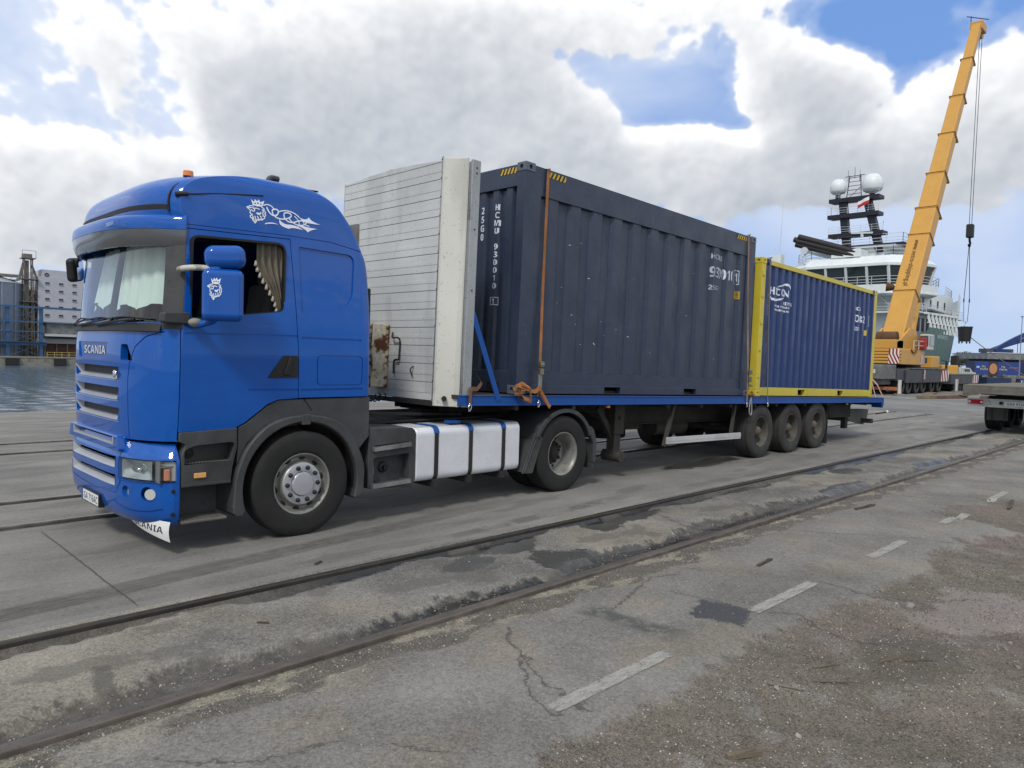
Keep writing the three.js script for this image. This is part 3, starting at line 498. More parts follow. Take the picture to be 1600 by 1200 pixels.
const slotFrame = (tab, a, b, zh, xb) => { const f = (y, q) => frontX(tab, y, q / row(tab, y)[3]) - .003, i = .05, k = .045; return [gridSurf(30, 2, (u, v) => { const q = lerp(-zh, zh, u); return [lerp(f(a, q), xb, v), a + k * v, ZC + q * (1 - i * v / zh)]; }), ...[-1, 1].map((s) => gridSurf(2, 4, (u, v) => [lerp(f(lerp(a, b, v), zh), xb, u), lerp(a + k * u, b, v), ZC + s * (zh - i * u)]))]; };
const offsetPoly = (pts, d) => { const c = pts.reduce((m, p) => [m[0] + p[0] / pts.length, m[1] + p[1] / pts.length], [0, 0]); let area = 0; pts.forEach((p, i) => { const q = pts[(i + 1) % pts.length]; area += p[0] * q[1] - q[0] * p[1]; }); const sg = area > 0 ? 1 : -1;
  return pts.map((p, i) => { const a = pts[(i + pts.length - 1) % pts.length], b = pts[(i + 1) % pts.length]; let e1 = [p[0] - a[0], p[1] - a[1]], e2 = [b[0] - p[0], b[1] - p[1]]; const l1 = Math.hypot(...e1) || 1, l2 = Math.hypot(...e2) || 1; const n1 = [e1[1] / l1 * sg, -e1[0] / l1 * sg], n2 = [e2[1] / l2 * sg, -e2[0] / l2 * sg]; let n = [n1[0] + n2[0], n1[1] + n2[1]]; const k = Math.max(.4, (1 + n1[0] * n2[0] + n1[1] * n2[1])); return [p[0] + n[0] * d / k, p[1] + n[1] * d / k]; }); };
const ring = (pts, w, z0, z1) => prism(offsetPoly(pts, w / 2), z0, z1, 0, [offsetPoly(pts, -w / 2)]);

{
  const ys = [...ramp(.98, 2.0, 20), ...ramp(2.05, 2.95, 18), ...ramp(3.0, 3.26, 13), ...ramp(3.28, 3.405, 8)];
  const shell = loft(CAB, ys), inner = loft(CAB, [...ramp(1.12, 2.6, 12), ...ramp(2.7, 3.28, 8)], .055);
  const winPts = roundPoly([[-3.965, 2.03], [-3.108, 2.145], [-3.10, 2.775], [-3.955, 2.742]], [.04, .05, .09, .06]);
  const archCut = prism([[-3.55, .9], [-3.555, 1.085], [-3.48, 1.12], [-3.27, 1.28], [-3.16, 1.322], [-2.9, 1.335], [-2.0, 1.335], [-2.0, .9]], -3, 1);
  const floorCut = prism([[-4.06, .9], [-4.06, 1.062], [-3.5, 1.075], [-3.5, .9]], -3, 1);
  // windscreen opening, seen from the front
  const wsOpen = prismX(roundPoly([[.12, 1.99], [2.32, 1.99], [2.27, 2.74], [.17, 2.74]], .06), -5, -3.9);
  const slots = [[1.475, 1.60], [1.295, 1.42], [1.115, 1.24]].map(([a, b]) => prismX(roundPoly([[.60, a + .015], [1.84, a + .015], [1.88, b], [.56, b]], .02), -4.6, -4.285, 0));
  const namePanel = prismX(roundPoly([[.86, 1.665], [1.70, 1.665], [1.74, 1.815], [.82, 1.815]], .02), -4.6, -4.366);
  const vents = [prismX(roundPoly([[.36, 1.66], [.54, 1.66], [.54, 1.80], [.44, 1.80]], .02), -4.6, -4.27), prismX(roundPoly([[1.90, 1.66], [2.08, 1.66], [2.0, 1.80], [1.90, 1.80]], .02), -4.6, -4.27)];
  let cab = cut(shell, inner, archCut, floorCut, prism(winPts, -.6, .5), prism(winPts, -3, -1.9), wsOpen, slots, namePanel, vents);
  // hinge line of the front panel and corner panel
  const seam = (pts, w, d) => pts.slice(0, -1).map((p, i) => { const q = pts[i + 1], L = Math.hypot(q[0] - p[0], q[1] - p[1]) + w * .6, a = Math.atan2(q[1] - p[1], q[0] - p[0]); const g = new THREE.BoxGeometry(1.2, w, L); return { p, q, L, a, w, d }; });
  const frontSeam = [];
  for (const sgn of [-1, 1]) { const pts = [[.42, .9], [.42, 1.5], [.40, 1.64], [.34, 1.78], [.24, 1.87], [.1, 1.915]].map(([z, y]) => [sgn > 0 ? z : 2.44 - z, y]); const L = offsetPath(pts, .005); frontSeam.push(prismX(L, -4.6, -4.0)); }
  // the groove keeps to the skin: subtract it only near the surface by protecting the inside
  const groove = cut(frontSeam[0], loft(CAB, ramp(.85, 3.0, 30), .012)), groove2 = cut(frontSeam[1], loft(CAB, ramp(.85, 3.0, 30), .012));
  cab = cut(cab, groove, groove2);
  const doorPts = [[-4.06, 1.0], [-3.54, 1.0], [-3.40, 1.17], [-3.22, 1.30], [-2.958, 1.31], [-2.962, 1.75], [-2.99, 2.2], [-3.03, 2.70], [-3.04, 2.83], [-4.02, 2.80], [-4.04, 2.3]];
  const gasket = offsetPoly(doorPts, .007), nearBand = (p) => prism(p, -.30, .4);
  const door = common(cab, nearBand(doorPts));
  let body = cut(cab, nearBand(gasket));
  // pressed panels of the sleeper side
  const lid = roundPoly([[-2.755, 1.452], [-2.245, 1.452], [-2.245, 1.742], [-2.755, 1.742]], .05);
  const nearSkin = loft(CAB, ramp(1.2, 3.2, 30), .010);
  const lidGroove = cut(ring(lid, .010, -.2, .2), nearSkin);
  const press = roundPoly([[-2.93, 2.16], [-2.86, 2.10], [-2.52, 2.18], [-2.36, 2.30], [-2.33, 2.76], [-2.95, 2.775]], [.02, .08, .12, .1, .09, .02]);
  const pressCut = cut(prism(press, -.2, .2), loft(CAB, ramp(1.2, 3.2, 30), .016));
  const crease = [[-2.93, 1.905, -2.26, 1.90], [-2.93, 1.405, -2.24, 1.41]].map(([x0, y0, x1, y1]) => cut(prism(roundPoly([[x0, y0 - .012], [x1, y1 - .012], [x1, y1 + .012], [x0, y0 + .012]], .01), -.2, .2), loft(CAB, ramp(1.2, 3.2, 30), .008)));
  const roofSeam = cut(prism(offsetPath([[-4.05, 2.835], [-3.04, 2.865], [-2.6, 2.86], [-2.2, 2.80]], .004), -.3, .3), loft(CAB, ramp(1.2, 3.3, 40), .010));
  body = cut(body, lidGroove, pressCut, crease, roofSeam);
  const cabMesh = obj('cab', body, M.blue, truck);
  const d = obj('door', cut(door, cut(prism(roundPoly([[-4.02, 1.898], [-2.95, 1.905], [-2.95, 1.93], [-4.02, 1.915]], .01), -.2, .2), loft(CAB, ramp(1.2, 3.2, 30), .008)), cut(prism(roundPoly([[-3.45, 1.40], [-2.95, 1.395], [-2.95, 1.418], [-3.45, 1.425]], .01), -.2, .2), loft(CAB, ramp(1.2, 3.2, 30), .008))), M.blue, truck);
  // door handle in its recess
  const hp = [[-3.27, 1.525], [-2.965, 1.53], [-2.965, 1.735], [-3.12, 1.735]];
  obj('handle', [prism(roundPoly(hp, .015), -.004, .012, .003), prism(roundPoly([[-3.12, 1.55], [-3.05, 1.55], [-3.02, 1.72], [-3.06, 1.72]], .02), .006, .028, .006)], M.black, d);
  obj('window_seal', [ring(winPts, .02, -.06, -.02)], M.black, d);
  // roof fin edges, roof gutter and the dark band under the roof dome
  obj('roof_trim', [1, -1].map((s) => tube([[2.93, .0], [3.02, .005], [3.10, .012], [3.17, .03], [3.225, .07], [3.26, .14], [3.30, .30], [3.335, .52], [3.362, .85]].map(([y, dx]) => { const r = row(CAB, y), k = .985; return [frontX(CAB, y, .93) + dx * .95, y + .004, ZC + s * r[3] * .945]; }), .009, 60, 6)), M.black, truck);
  obj('roof_band', gridSurf(60, 2, (u, v) => surfPt(CAB, lerp(2.955, 2.995, v), lerp(-.93, .93, u), -.004)), M.black, truck);
  // visor
  const VIS = [[2.645, -4.42, -4.0, 1.17, .42, 3.1], [2.70, -4.45, -4.0, 1.185, .44, 3.1], [2.785, -4.47, -4.0, 1.19, .46, 3.1]], VIT = [[2.785, -4.47, -4.0, 1.19, .46, 3.1], [2.84, -4.47, -4.0, 1.187, .46, 3.1], [2.89, -4.45, -4.0, 1.178, .45, 3.2], [2.92, -4.39, -4.0, 1.16, .40, 3.2]];
  const visIn = (t) => loft(CAB, ramp(2.5, 3.05, 10), -.003);
  const visor = obj('sun_visor', cut(loft(VIT, ramp(2.786, 2.92, 8)), visIn()), M.blue, truck);
  obj('visor_blade', cut(loft(VIS, ramp(2.645, 2.783, 5)), visIn(), loft(VIS, ramp(2.60, 2.77, 4), .03)), mat([.10, .105, .11], { r: .18, coat: .7, map: T.paint }), visor);
  obj('marker_lamp', [bx(-4.46, -4.36, 2.80, 2.835, -.62, -.42, .006)].map((g) => g.rotateY(0)), M.clear, visor);
  // windscreen with dark pillars
  obj('windscreen', gridSurf(40, 12, (u, v) => surfPt(CAB, lerp(1.985, 2.745, v), lerp(-.91, .91, u), .012)), M.glass, truck);
  for (const s of [-1, 1]) obj('pillar_trim', gridSurf(8, 14, (u, v) => surfPt(CAB, lerp(1.94, 2.76, v), s * lerp(.90, .998, u), -.005)), M.plastic, truck);
  obj('corner_deflector', prism(roundPoly([[-4.20, 1.99], [-3.985, 1.985], [-3.985, 2.085], [-4.20, 2.075]], .02), -.09, .025, .008), M.plastic, truck);
  // cowl and wipers
  obj('cowl', gridSurf(40, 3, (u, v) => surfPt(CAB, lerp(1.915, 1.985, v), lerp(-.9, .9, u), -.006 - .02 * (1 - v))), M.black, truck);
  for (const [s0, s1] of [[-.35, .28], [.1, .72], [-.8, -.2]]) { const w = obj('wiper', [tube([0, .3, .6, 1].map((t) => { const p = surfPt(CAB, 1.965 + .05 * t, lerp(s0, s1, t), -.03); return p; }), .009, 20, 6)], M.black, truck); obj('wiper_blade', [tube([0, .5, 1].map((t) => surfPt(CAB, 2.015 + .02 * Math.sin(t * 3), lerp(s0 + .15, s1 + .12, t), -.012)), .007, 16, 5)], M.black, w); }
  // grille: dark mesh behind the slots, pale lips below each
  obj('grille_mesh', [bx(-4.30, -4.285, 1.08, 1.62, -1.95, -.5), bx(-4.275, -4.265, 1.65, 1.81, -.56, -.40), bx(-4.275, -4.265, 1.65, 1.81, -2.04, -1.88)], M.mesh, truck);
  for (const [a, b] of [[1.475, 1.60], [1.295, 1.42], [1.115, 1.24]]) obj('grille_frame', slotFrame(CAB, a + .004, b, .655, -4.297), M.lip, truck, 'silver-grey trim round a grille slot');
  // maker's name, metal letters as print, their drop shadow drawn dark beneath
  const nm = print(512, 96, (c, w, h) => { c.fillStyle = '#39404c'; c.font = 'bold 92px sans-serif'; c.textAlign = 'center'; c.textBaseline = 'middle'; c.save(); c.translate(w / 2 + 5, h / 2 + 5); c.scale(1.42, 1); c.fillText('SCANIA', 0, 0); c.restore(); c.fillStyle = '#c3cad3'; c.translate(w / 2, h / 2); c.scale(1.42, 1); c.fillText('SCANIA', 0, 0); });
  const nmG = gridSurf(10, 1, (u, v) => { const z = lerp(-1.60, -.90, u); return [-4.3695, lerp(1.685, 1.795, v), z]; }, (u, v) => [u, v]);
  obj('name_badge', nmG, decal(nm, .3), truck);
  obj('round_badge', [lathe([[.0, .01], [.032, .01], [.036, 0]], 20, 'x').rotateY(Math.PI).translate(-4.385, 1.535, -.60)], M.chrome, truck);
}
function offsetPath(pts, w) { const L = [], R = []; pts.forEach((p, i) => { const a = pts[Math.max(0, i - 1)], b = pts[Math.min(pts.length - 1, i + 1)]; const dx = b[0] - a[0], dy = b[1] - a[1], l = Math.hypot(dx, dy) || 1; L.push([p[0] - dy / l * w, p[1] + dx / l * w]); R.unshift([p[0] + dy / l * w, p[1] - dx / l * w]); }); return [...L, ...R]; }

// lower front: bumper, lamps, lower grille
{
  const whole = loft(BUM, [...ramp(.26, .6, 12), ...ramp(.63, .82, 6), ...ramp(.84, .955, 7)], 0, .02), hollow = bx(-4.2, -3.9, .30, .93, -1.95, -.49);
  const lampCut = (n) => { const a = n ? -.52 : -2.6, b = n ? .2 : -1.92; return bx(-4.7, -4.075, .628, .822, a, b); };
  const slots = [[.715, .815], [.555, .655]].map(([a, b]) => prismX(roundPoly([[.58, a], [1.86, a], [1.88, b], [.56, b]], .015), -4.7, -4.33));
  const fog = (z, r) => cyl(r, r, [-4.7, .53, z], [-4.2, .53, z], 24);
  const tiltFog = cyl(.062, .062, [-4.58, .53, .18], [-4.2, .53, -.22], 24);
  const plateCut = prismX([[.97, .30], [1.47, .30], [1.47, .42], [.97, .42]], -4.7, -4.40);
  let b = cut(whole, hollow, lampCut(true), lampCut(false), slots, fog(-.40, .05), tiltFog, plateCut);
  // parting lines between bumper and middle grille
  const skin = loft(BUM, ramp(.26, .955, 24), .012);
  const seams = [prismX(offsetPath([[.50, .95], [.49, .60], [.55, .50], [1.2, .475], [1.89, .50], [1.95, .60], [1.94, .95]], .005), -4.7, -4.0), prismX(offsetPath([[.03, .625], [.5, .615]], .004), -4.7, -4.0), prismX(offsetPath([[2.41, .625], [1.94, .615]], .004), -4.7, -4.0)].map((s) => cut(s, skin));
  b = cut(b, seams, cut(prismX(offsetPath([[.62, .425], [.5, .39], [.38, .372], [.26, .37], [.14, .382], [.06, .405]], .007), -4.7, -4.0), loft(BUM, ramp(.26, .955, 24), .007)));
  const bumper = obj('bumper', b, M.blue, truck);
  obj('grille_mesh', [bx(-4.33, -4.32, .54, .84, -1.90, -.54), bx(-4.30, -4.29, .86, 1.02, -1.95, -.49)], M.mesh, truck);
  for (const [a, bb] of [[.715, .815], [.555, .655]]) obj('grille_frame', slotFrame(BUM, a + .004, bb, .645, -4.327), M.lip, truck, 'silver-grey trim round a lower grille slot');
  // tail of the upper grille with its own slot between panel and bumper
  obj('grille_tail', cut(prismX(roundPoly([[.46, .87], [1.98, .87], [1.94, 1.0], [.50, 1.0]], .03), -4.395, -4.30, .008), prismX(roundPoly([[.60, .915], [1.84, .915], [1.84, .985], [.60, .985]], .012), -4.6, -4.2)), M.blue, truck);
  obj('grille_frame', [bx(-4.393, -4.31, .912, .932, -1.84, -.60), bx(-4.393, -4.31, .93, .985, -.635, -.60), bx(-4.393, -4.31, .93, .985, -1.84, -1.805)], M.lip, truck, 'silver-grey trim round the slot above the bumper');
  for (const n of [true, false]) {
    const sg = n ? 1 : -1, h = part('headlight', truck);
    obj('lens', gridSurf(26, 6, (u, v) => { const s = sg * lerp(.575, 1, u), r = row(BUM, .72); const p = surfPt(BUM, lerp(.632, .818, v), s, .004); return p; }), M.clear, h);
    obj('lens', gridSurf(6, 6, (u, v) => [lerp(-4.085, -4.078, u), lerp(.632, .818, v), ZC + sg * (row(BUM, .72)[3] - .004)]), M.clear, h);
    obj('housing', [bx(-4.26, -4.085, .63, .82, ZC + sg * .69, ZC + sg * .75), gridSurf(20, 2, (u, v) => { const p = surfPt(BUM, lerp(.632, .818, v), sg * lerp(.575, 1, u), .06); return p; })], M.silver, h);
    obj('reflector', [gridSurf(16, 10, (u, v) => surfPt(BUM, lerp(.645, .805, v), sg * lerp(.60, .885, u), .022 + .05 * Math.sin(u * Math.PI) * Math.sin(v * Math.PI)))], mat([.55, .56, .55], { r: .22, m: .85 }), h);
    obj('bulb', xf(new THREE.SphereGeometry(.022, 12, 8), surfPt(BUM, .72, sg * .77, .05)), M.chrome, h);
    obj('side_reflector', [gridSurf(10, 8, (u, v) => surfPt(BUM, lerp(.645, .805, v), sg * lerp(.905, 1, u), .026))], mat([.42, .40, .36], { r: .4, m: .3 }), h);
    obj('indicator', [bx(-4.165, -4.115, .65, .75, ZC + sg * 1.17, ZC + sg * 1.195, .008)], mat([.55, .22, .13], { r: .35, coat: .5 }), h);
    obj('divider', [bx(-4.205, -4.195, .632, .818, ZC + sg * 1.10, ZC + sg * 1.185), bx(-4.20, -4.09, .765, .773, ZC + sg * 1.15, ZC + sg * 1.19)], M.silver, h);
  }
  const fogLens = (p, d) => cyl(.046, .046, p, [p[0] + d[0] * .03, p[1], p[2] + d[2] * .03], 24);
  obj('fog_lamp', fogLens([-4.245, .53, -.125], [.7, 0, -.7]), mat([.50, .52, .50], { r: .12, coat: 1 }), bumper); obj('fog_lamp', fogLens([-4.325, .53, -.40], [1, 0, 0]), mat([.30, .32, .33], { r: .12, coat: 1 }), bumper);
  for (const [x, y] of [[-4.10, .56], [-4.10, .36]]) obj('bolt', cyl(.017, .017, [x, y, -.02], [x, y, .008], 14), M.black, bumper);
  const plate = print(512, 112, (c, w, h) => { c.fillStyle = '#dfe3e2'; c.fillRect(0, 0, w, h); c.strokeStyle = '#20242c'; c.lineWidth = 5; c.strokeRect(3, 3, w - 6, h - 6); c.fillStyle = '#2a4b9a'; c.fillRect(5, 5, 40, h - 10); c.fillStyle = '#1b1f28'; c.font = 'bold 92px sans-serif'; c.textBaseline = 'middle'; c.textAlign = 'center'; c.fillText('GA 716AC', w / 2 + 20, h / 2 + 4); });
  const pm = new THREE.MeshStandardMaterial({ map: plate, roughness: .4, side: THREE.DoubleSide });
  obj('number_plate', gridSurf(2, 1, (u, v) => [-4.412, lerp(.305, .415, v), lerp(-1.47, -.95, u)], (u, v) => [u, v]), pm, bumper); obj('plate_holder', bx(-4.41, -4.36, .298, .422, -1.48, -.94, .004), M.black, bumper);
  obj('front_carrier', [bx(-4.26, -4.12, .34, 1.02, -2.0, -.44), bx(-4.12, -4.07, .84, 1.0, -.5, -.2), bx(-4.12, -4.07, .84, 1.0, -2.24, -1.94)], M.black, truck);
  // white flap below the bumper
  const fl = print(512, 224, (c, w, h) => { c.fillStyle = '#d9dbd6'; c.fillRect(0, 0, w, h); c.fillStyle = '#23262b'; c.font = 'bold 104px sans-serif'; c.textAlign = 'center'; c.textBaseline = 'middle'; c.save(); c.translate(w / 2 + 10, h * .42); c.rotate(.05); c.fillText('SCANIA', 0, 0); c.restore(); });
  const fm = new THREE.MeshStandardMaterial({ map: fl, roughness: .7, side: THREE.DoubleSide });
  obj('mud_flap', gridSurf(12, 4, (u, v) => { const lo = lerp(.225, .125, u); return [-4.24 + .12 * u * u - .015 * Math.sin(v * 3), lerp(lo, .30, v), lerp(-.58, .0, u)]; }, (u, v) => [u, lerp(lerp(.45, 0, u), 1, v)]), fm, truck);
}
// grey plastic side below the door: entry steps and wheel arch
{
  const stepOuter = prism(roundPoly([[-4.035, .58], [-3.60, .60], [-3.585, .72], [-3.545, .90], [-3.545, 1.075], [-4.055, 1.058], [-4.055, .98], [-4.0, .95], [-4.035, .86]], .01), -.50, -.004, .006);
  const recess = prism(roundPoly([[-4.01, .775], [-3.60, .785], [-3.56, .955], [-3.93, .94], [-4.01, .90]], [.01, .02, .05, .06, .03]), -.13, .2);
  const steps = obj('entry_steps', [cut(stepOuter, recess), bx(-4.035, -3.60, .585, .612, -.3, -.001, .004), bx(-4.0, -3.62, .28, .60, -.30, -.27)], M.plastic, truck);
  obj('step_tread', [cut(bx(-4.03, -3.63, .262, .292, -.28, .005, .012), ...ramp(-3.98, -3.68, 5).map((x) => cyl(.012, .012, [x, .2, -.05], [x, .4, -.05], 10)), ...ramp(-3.98, -3.68, 5).map((x) => cyl(.012, .012, [x, .2, -.13], [x, .4, -.13], 10)))], M.plasticDirty, steps);
  obj('step_tread', gridSurf(30, 4, (u, v) => [lerp(-4.02, -3.60, u), .786 + .006 * Math.sin(u * 90), lerp(-.12, -.008, v)]), M.plasticDirty, steps);
  obj('side_marker', bx(-3.93, -3.825, .655, .70, -.006, .010, .006), M.amber, steps);
  obj('tow_cover', [lathe([[.0, .004], [.03, .004], [.032, -.004]], 24).translate(-3.93, .86, -.122), lathe([[.034, 0], [.044, .006], [.046, -.006]], 24).translate(-3.93, .86, -.122), bx(-3.955, -3.905, .856, .864, -.122, -.112)], M.black, steps);
  // arch
  const cx = -2.9, cy = .50, arc = (r, a0, a1, n, ky = 1) => ramp(a0, a1, n).map((a) => [cx + r * Math.cos(a), cy + r * ky * Math.sin(a)]);
  const inner = arc(.60, Math.PI * 1.10, -Math.PI * .10, 28), outer = [[-2.22, .30], [-2.20, .62], [-2.33, .93], [-2.52, 1.10], [-2.75, 1.165], [-3.05, 1.165], [-3.28, 1.09], [-3.47, .90], [-3.57, .65], [-3.60, .26]];
  const rib = [...inner.map(([x, y]) => [x, Math.max(.27, y)]), ...roundPoly(outer, .1, 3)];
  const arch = obj('wheel_arch', [prism(rib, -.45, .035, .012)], M.plastic, truck);
  const up = [[-2.14, 1.325], [-3.14, 1.318], [-3.26, 1.27], [-3.46, 1.115], [-3.53, 1.08], [-3.54, .75], [-3.45, .93], [-3.28, 1.08], [-3.05, 1.155], [-2.75, 1.155], [-2.52, 1.09], [-2.33, .92], [-2.25, .80], [-2.14, .92]];
  obj('side_fairing', [cut(prism(up, -.40, -.010, .004), prism(offsetPath([[-2.90, 1.33], [-2.80, 1.20]], .009), -.02, .1))], M.plastic, truck);
  obj('arch_joint', bx(-2.93, -2.84, 1.075, 1.175, -.1, .045, .008), M.plastic, arch);
  obj('arch_liner', prism([...arc(.605, Math.PI * 1.05, -Math.PI * .05, 24), ...arc(.59, -Math.PI * .05, Math.PI * 1.05, 24)], -.7, -.02), M.black, arch);
}
// wheels
function tyreGeo(R, w, rimR, treads = 4) {
  const h = w / 2, pts = [[rimR, -h * .80], [rimR + .02, -h * .92], [rimR + (R - rimR) * .45, -h * 1.0], [R - .05, -h * .96], [R - .022, -h * .90], [R - .004, -h * .80]];
  for (let i = 0; i <= treads; i++) { const z0 = lerp(-h * .78, h * .78, i / (treads + 1)), z1 = lerp(-h * .78, h * .78, (i + 1) / (treads + 1)); pts.push([R, z0 + .006], [R, z1 - .006]); if (i < treads) pts.push([R - .012, z1 - .004], [R - .012, z1 + .004]); }
  pts.push([R - .004, h * .80], [R - .022, h * .90], [R - .05, h * .96], [R - .075, h * .99], [R - .08, h * .978], [rimR + (R - rimR) * .45, h * 1.0], [rimR + .045, h * .96], [rimR + .04, h * .945], [rimR + .02, h * .92], [rimR, h * .80]);
  return lathe(pts, 72);
}
const flat = (g, R) => { const p = g.attributes.position; for (let i = 0; i < p.count; i++) if (p.getY(i) < -R + .012) p.setY(i, -R + .012 + (p.getY(i) + R - .012) * .2); return g; };
function wheel(parent, x, y, zOut, R, w, kind, mt = M.rubber) {
  const g = part('wheel', parent), zc = zOut - w / 2, rr = .285;
  obj('tyre', flat(tyreGeo(R, w, rr), R).translate(x, y, zc), mt, g);
  if (kind === 'steer') {
    const rim = lathe([[.283, -.12], [.276, -.10], [.274, .105], [.294, .118], [.300, .134], [.291, .140], [.279, .130], [.270, .105], [.254, .072], [.236, .058], [.220, .080], [.206, .118], [.196, .128], [.0, .128]], 64).translate(x, y, zc);
    const holes = ramp(0, 9, 9).map((i) => { const a = i / 10 * Math.PI * 2 + .2; return cyl(.028, .028, [x + .232 * Math.cos(a), y + .232 * Math.sin(a), zc - .2], [x + .232 * Math.cos(a), y + .232 * Math.sin(a), zc + .3], 14); });
    obj('rim', [rim], M.rim, g);
    obj('vent_hole', ramp(0, 9, 9).map((i) => { const a = i / 10 * Math.PI * 2 + .2, c = Math.cos(a), s = Math.sin(a); const e = new THREE.SphereGeometry(.028, 14, 10); e.scale(.75, 1.25, .6); e.rotateZ(a); return prep(e.translate(x + .248 * c, y + .248 * s, zc + .066)); }), M.black, g);
    obj('hub_cap', [lathe([[.0, .160], [.104, .158], [.113, .150], [.117, .134]], 40).translate(x, y, zc), lathe([[.119, .133], [.124, .139], [.196, .137], [.203, .126]], 48).translate(x, y, zc)], mat([.50, .51, .52], { r: .36, m: .4, map: T.paint }), g);
    ramp(0, 9, 9).forEach((i) => { const a = i / 10 * Math.PI * 2; obj('nut_cap', lathe([[0, .168], [.014, .166], [.021, .152], [.022, .130]], 14).translate(x + .160 * Math.cos(a), y + .160 * Math.sin(a), zc), M.black, g); });
  } else {
    const dr = kind === 'drive', m = dr ? M.rim : M.rimRust, dz = dr ? -.10 : .01;
    obj('rim', [lathe([[.272, -.14], [.272, w / 2 - .05], [.290, w / 2 - .035], [.294, w / 2 - .018], [.284, w / 2 - .014], [.270, w / 2 - .032], [.252, w / 2 - .06], [.246, .03], [.235, dz + .02], [.20, dz], [.14, dz + .005]], 64).translate(x, y, zc)], dr ? M.rim : mat([.12, .115, .105], { r: .8, map: T.grime }), g);
    obj('hub', [lathe([[.0, dz + (dr ? .10 : .14)], [.055, dz + (dr ? .10 : .14)], [.085, dz + (dr ? .075 : .10)], [.11, dz + .03], [.165, dz + .015], [.17, dz]], 32).translate(x, y, zc)], dr ? M.chassis : M.rimRust, g);
    ramp(0, 9, 9).forEach((i) => { const a = i / 10 * Math.PI * 2 + .15; obj('nut', cyl(.016, .014, [x + .145 * Math.cos(a), y + .145 * Math.sin(a), zc + dz + .008], [x + .145 * Math.cos(a), y + .145 * Math.sin(a), zc + dz + .05], 6), dr ? M.chassis : M.rimRust, g); });
    obj('vent_hole', ramp(0, 7, 7).map((i) => { const a = i / 8 * Math.PI * 2 + .3; const e = new THREE.SphereGeometry(.024, 12, 8); e.scale(1, 1, .4); return prep(e.translate(x + .205 * Math.cos(a), y + .205 * Math.sin(a), zc + dz + .003)); }), M.black, g);
  }
  return g;
}
wheel(truck, -2.9, .503, .03, .508, .31, 'steer');
wheel(truck, .92, .503, .03, .508, .30, 'drive');
obj('tyre', flat(tyreGeo(.508, .30, .285), .508).translate(.92, .503, -.49), M.rubber, truck);
for (const [x, z] of [[-2.9, -2.315], [.92, -2.315], [.92, -1.96]]) { const g = part('wheel', truck); obj('tyre', flat(tyreGeo(.508, .30, .285), .508).translate(x, .503, z), M.rubber, g); obj('rim', lathe([[.27, -.14], [.27, .1], [.2, .02], [0, .02]], 32).translate(x, .503, z), M.rim, g); }
obj('axle', cyl(.07, .07, [-2.9, .47, -.3], [-2.9, .47, -2.14], 14), M.chassis, truck);
obj('axle', [cyl(.09, .09, [.92, .5, -.3], [.92, .5, -2.14], 14), lathe([[.0, .22], [.16, .18], [.22, 0], [.16, -.18], [0, -.22]], 20).translate(.92, .5, ZC)], M.chassis, truck);

// chassis, deck plates, fifth wheel, air lines
obj('chassis_frame', [bx(-4.1, 1.55, .72, .98, -.86, -.79), bx(-4.1, 1.55, .72, .98, -1.65, -1.58), ...ramp(-2, 1.4, 5).map((x) => bx(x - .04, x + .04, .76, .94, -1.58, -.86)), bx(1.45, 1.55, .70, .98, -1.72, -.72), bx(-2.05, -.2, .985, 1.005, -1.9, -.5)], M.chassis, truck);
obj('fifth_wheel', [prismY(roundPoly([[.1, .75], [.55, .70], [1.35, .85], [1.35, 1.15], [.95, 1.2], [.95, 1.24], [1.35, 1.29], [1.35, 1.59], [.55, 1.74], [.1, 1.69]], .05), 1.06, 1.11, .006), bx(.5, .9, .98, 1.06, -.85, -.75), bx(.5, .9, .98, 1.06, -1.69, -1.59)], M.chassis, truck);
obj('air_tank', [cyl(.13, .13, [-1.9, 1.08, -1.85], [-1.3, 1.08, -1.85], 20)], M.chassis, truck);
obj('air_filter', [lathe([[0, .12], [.2, .115], [.235, .07], [.24, 0]], 28, 'y').translate(-1.75, 1.06, -1.35), cyl(.045, .05, [-1.78, 1.17, -1.38], [-1.78, 1.24, -1.38], 16)], mat([.2, .2, .2], { r: .4, map: T.grime }), truck);
obj('strut', [bar([-2.08, 1.155, -.42], [-1.78, 1.06, -.30], .025, .025), bar([-2.0, 1.1, -.6], [-.4, 1.04, -.6], .12, .03)], M.chassis, truck);
obj('coil_hose', [...[0, .12].map((k) => tube(ramp(0, 60, 60).map((i) => { const t = i / 60; return [-2.08 + .9 * t, 2.0 - .75 * Math.sin(t * Math.PI * .5) - .12 * Math.sin(t * Math.PI) + .03 * Math.sin(i * 1.6), -1.1 - k + .03 * Math.cos(i * 1.6)]; }), .009, 240, 5))], M.black, truck);
obj('rear_wall_post', [bx(-2.13, -2.09, 1.5, 2.45, -.16, -.10, .01)], M.black, truck);

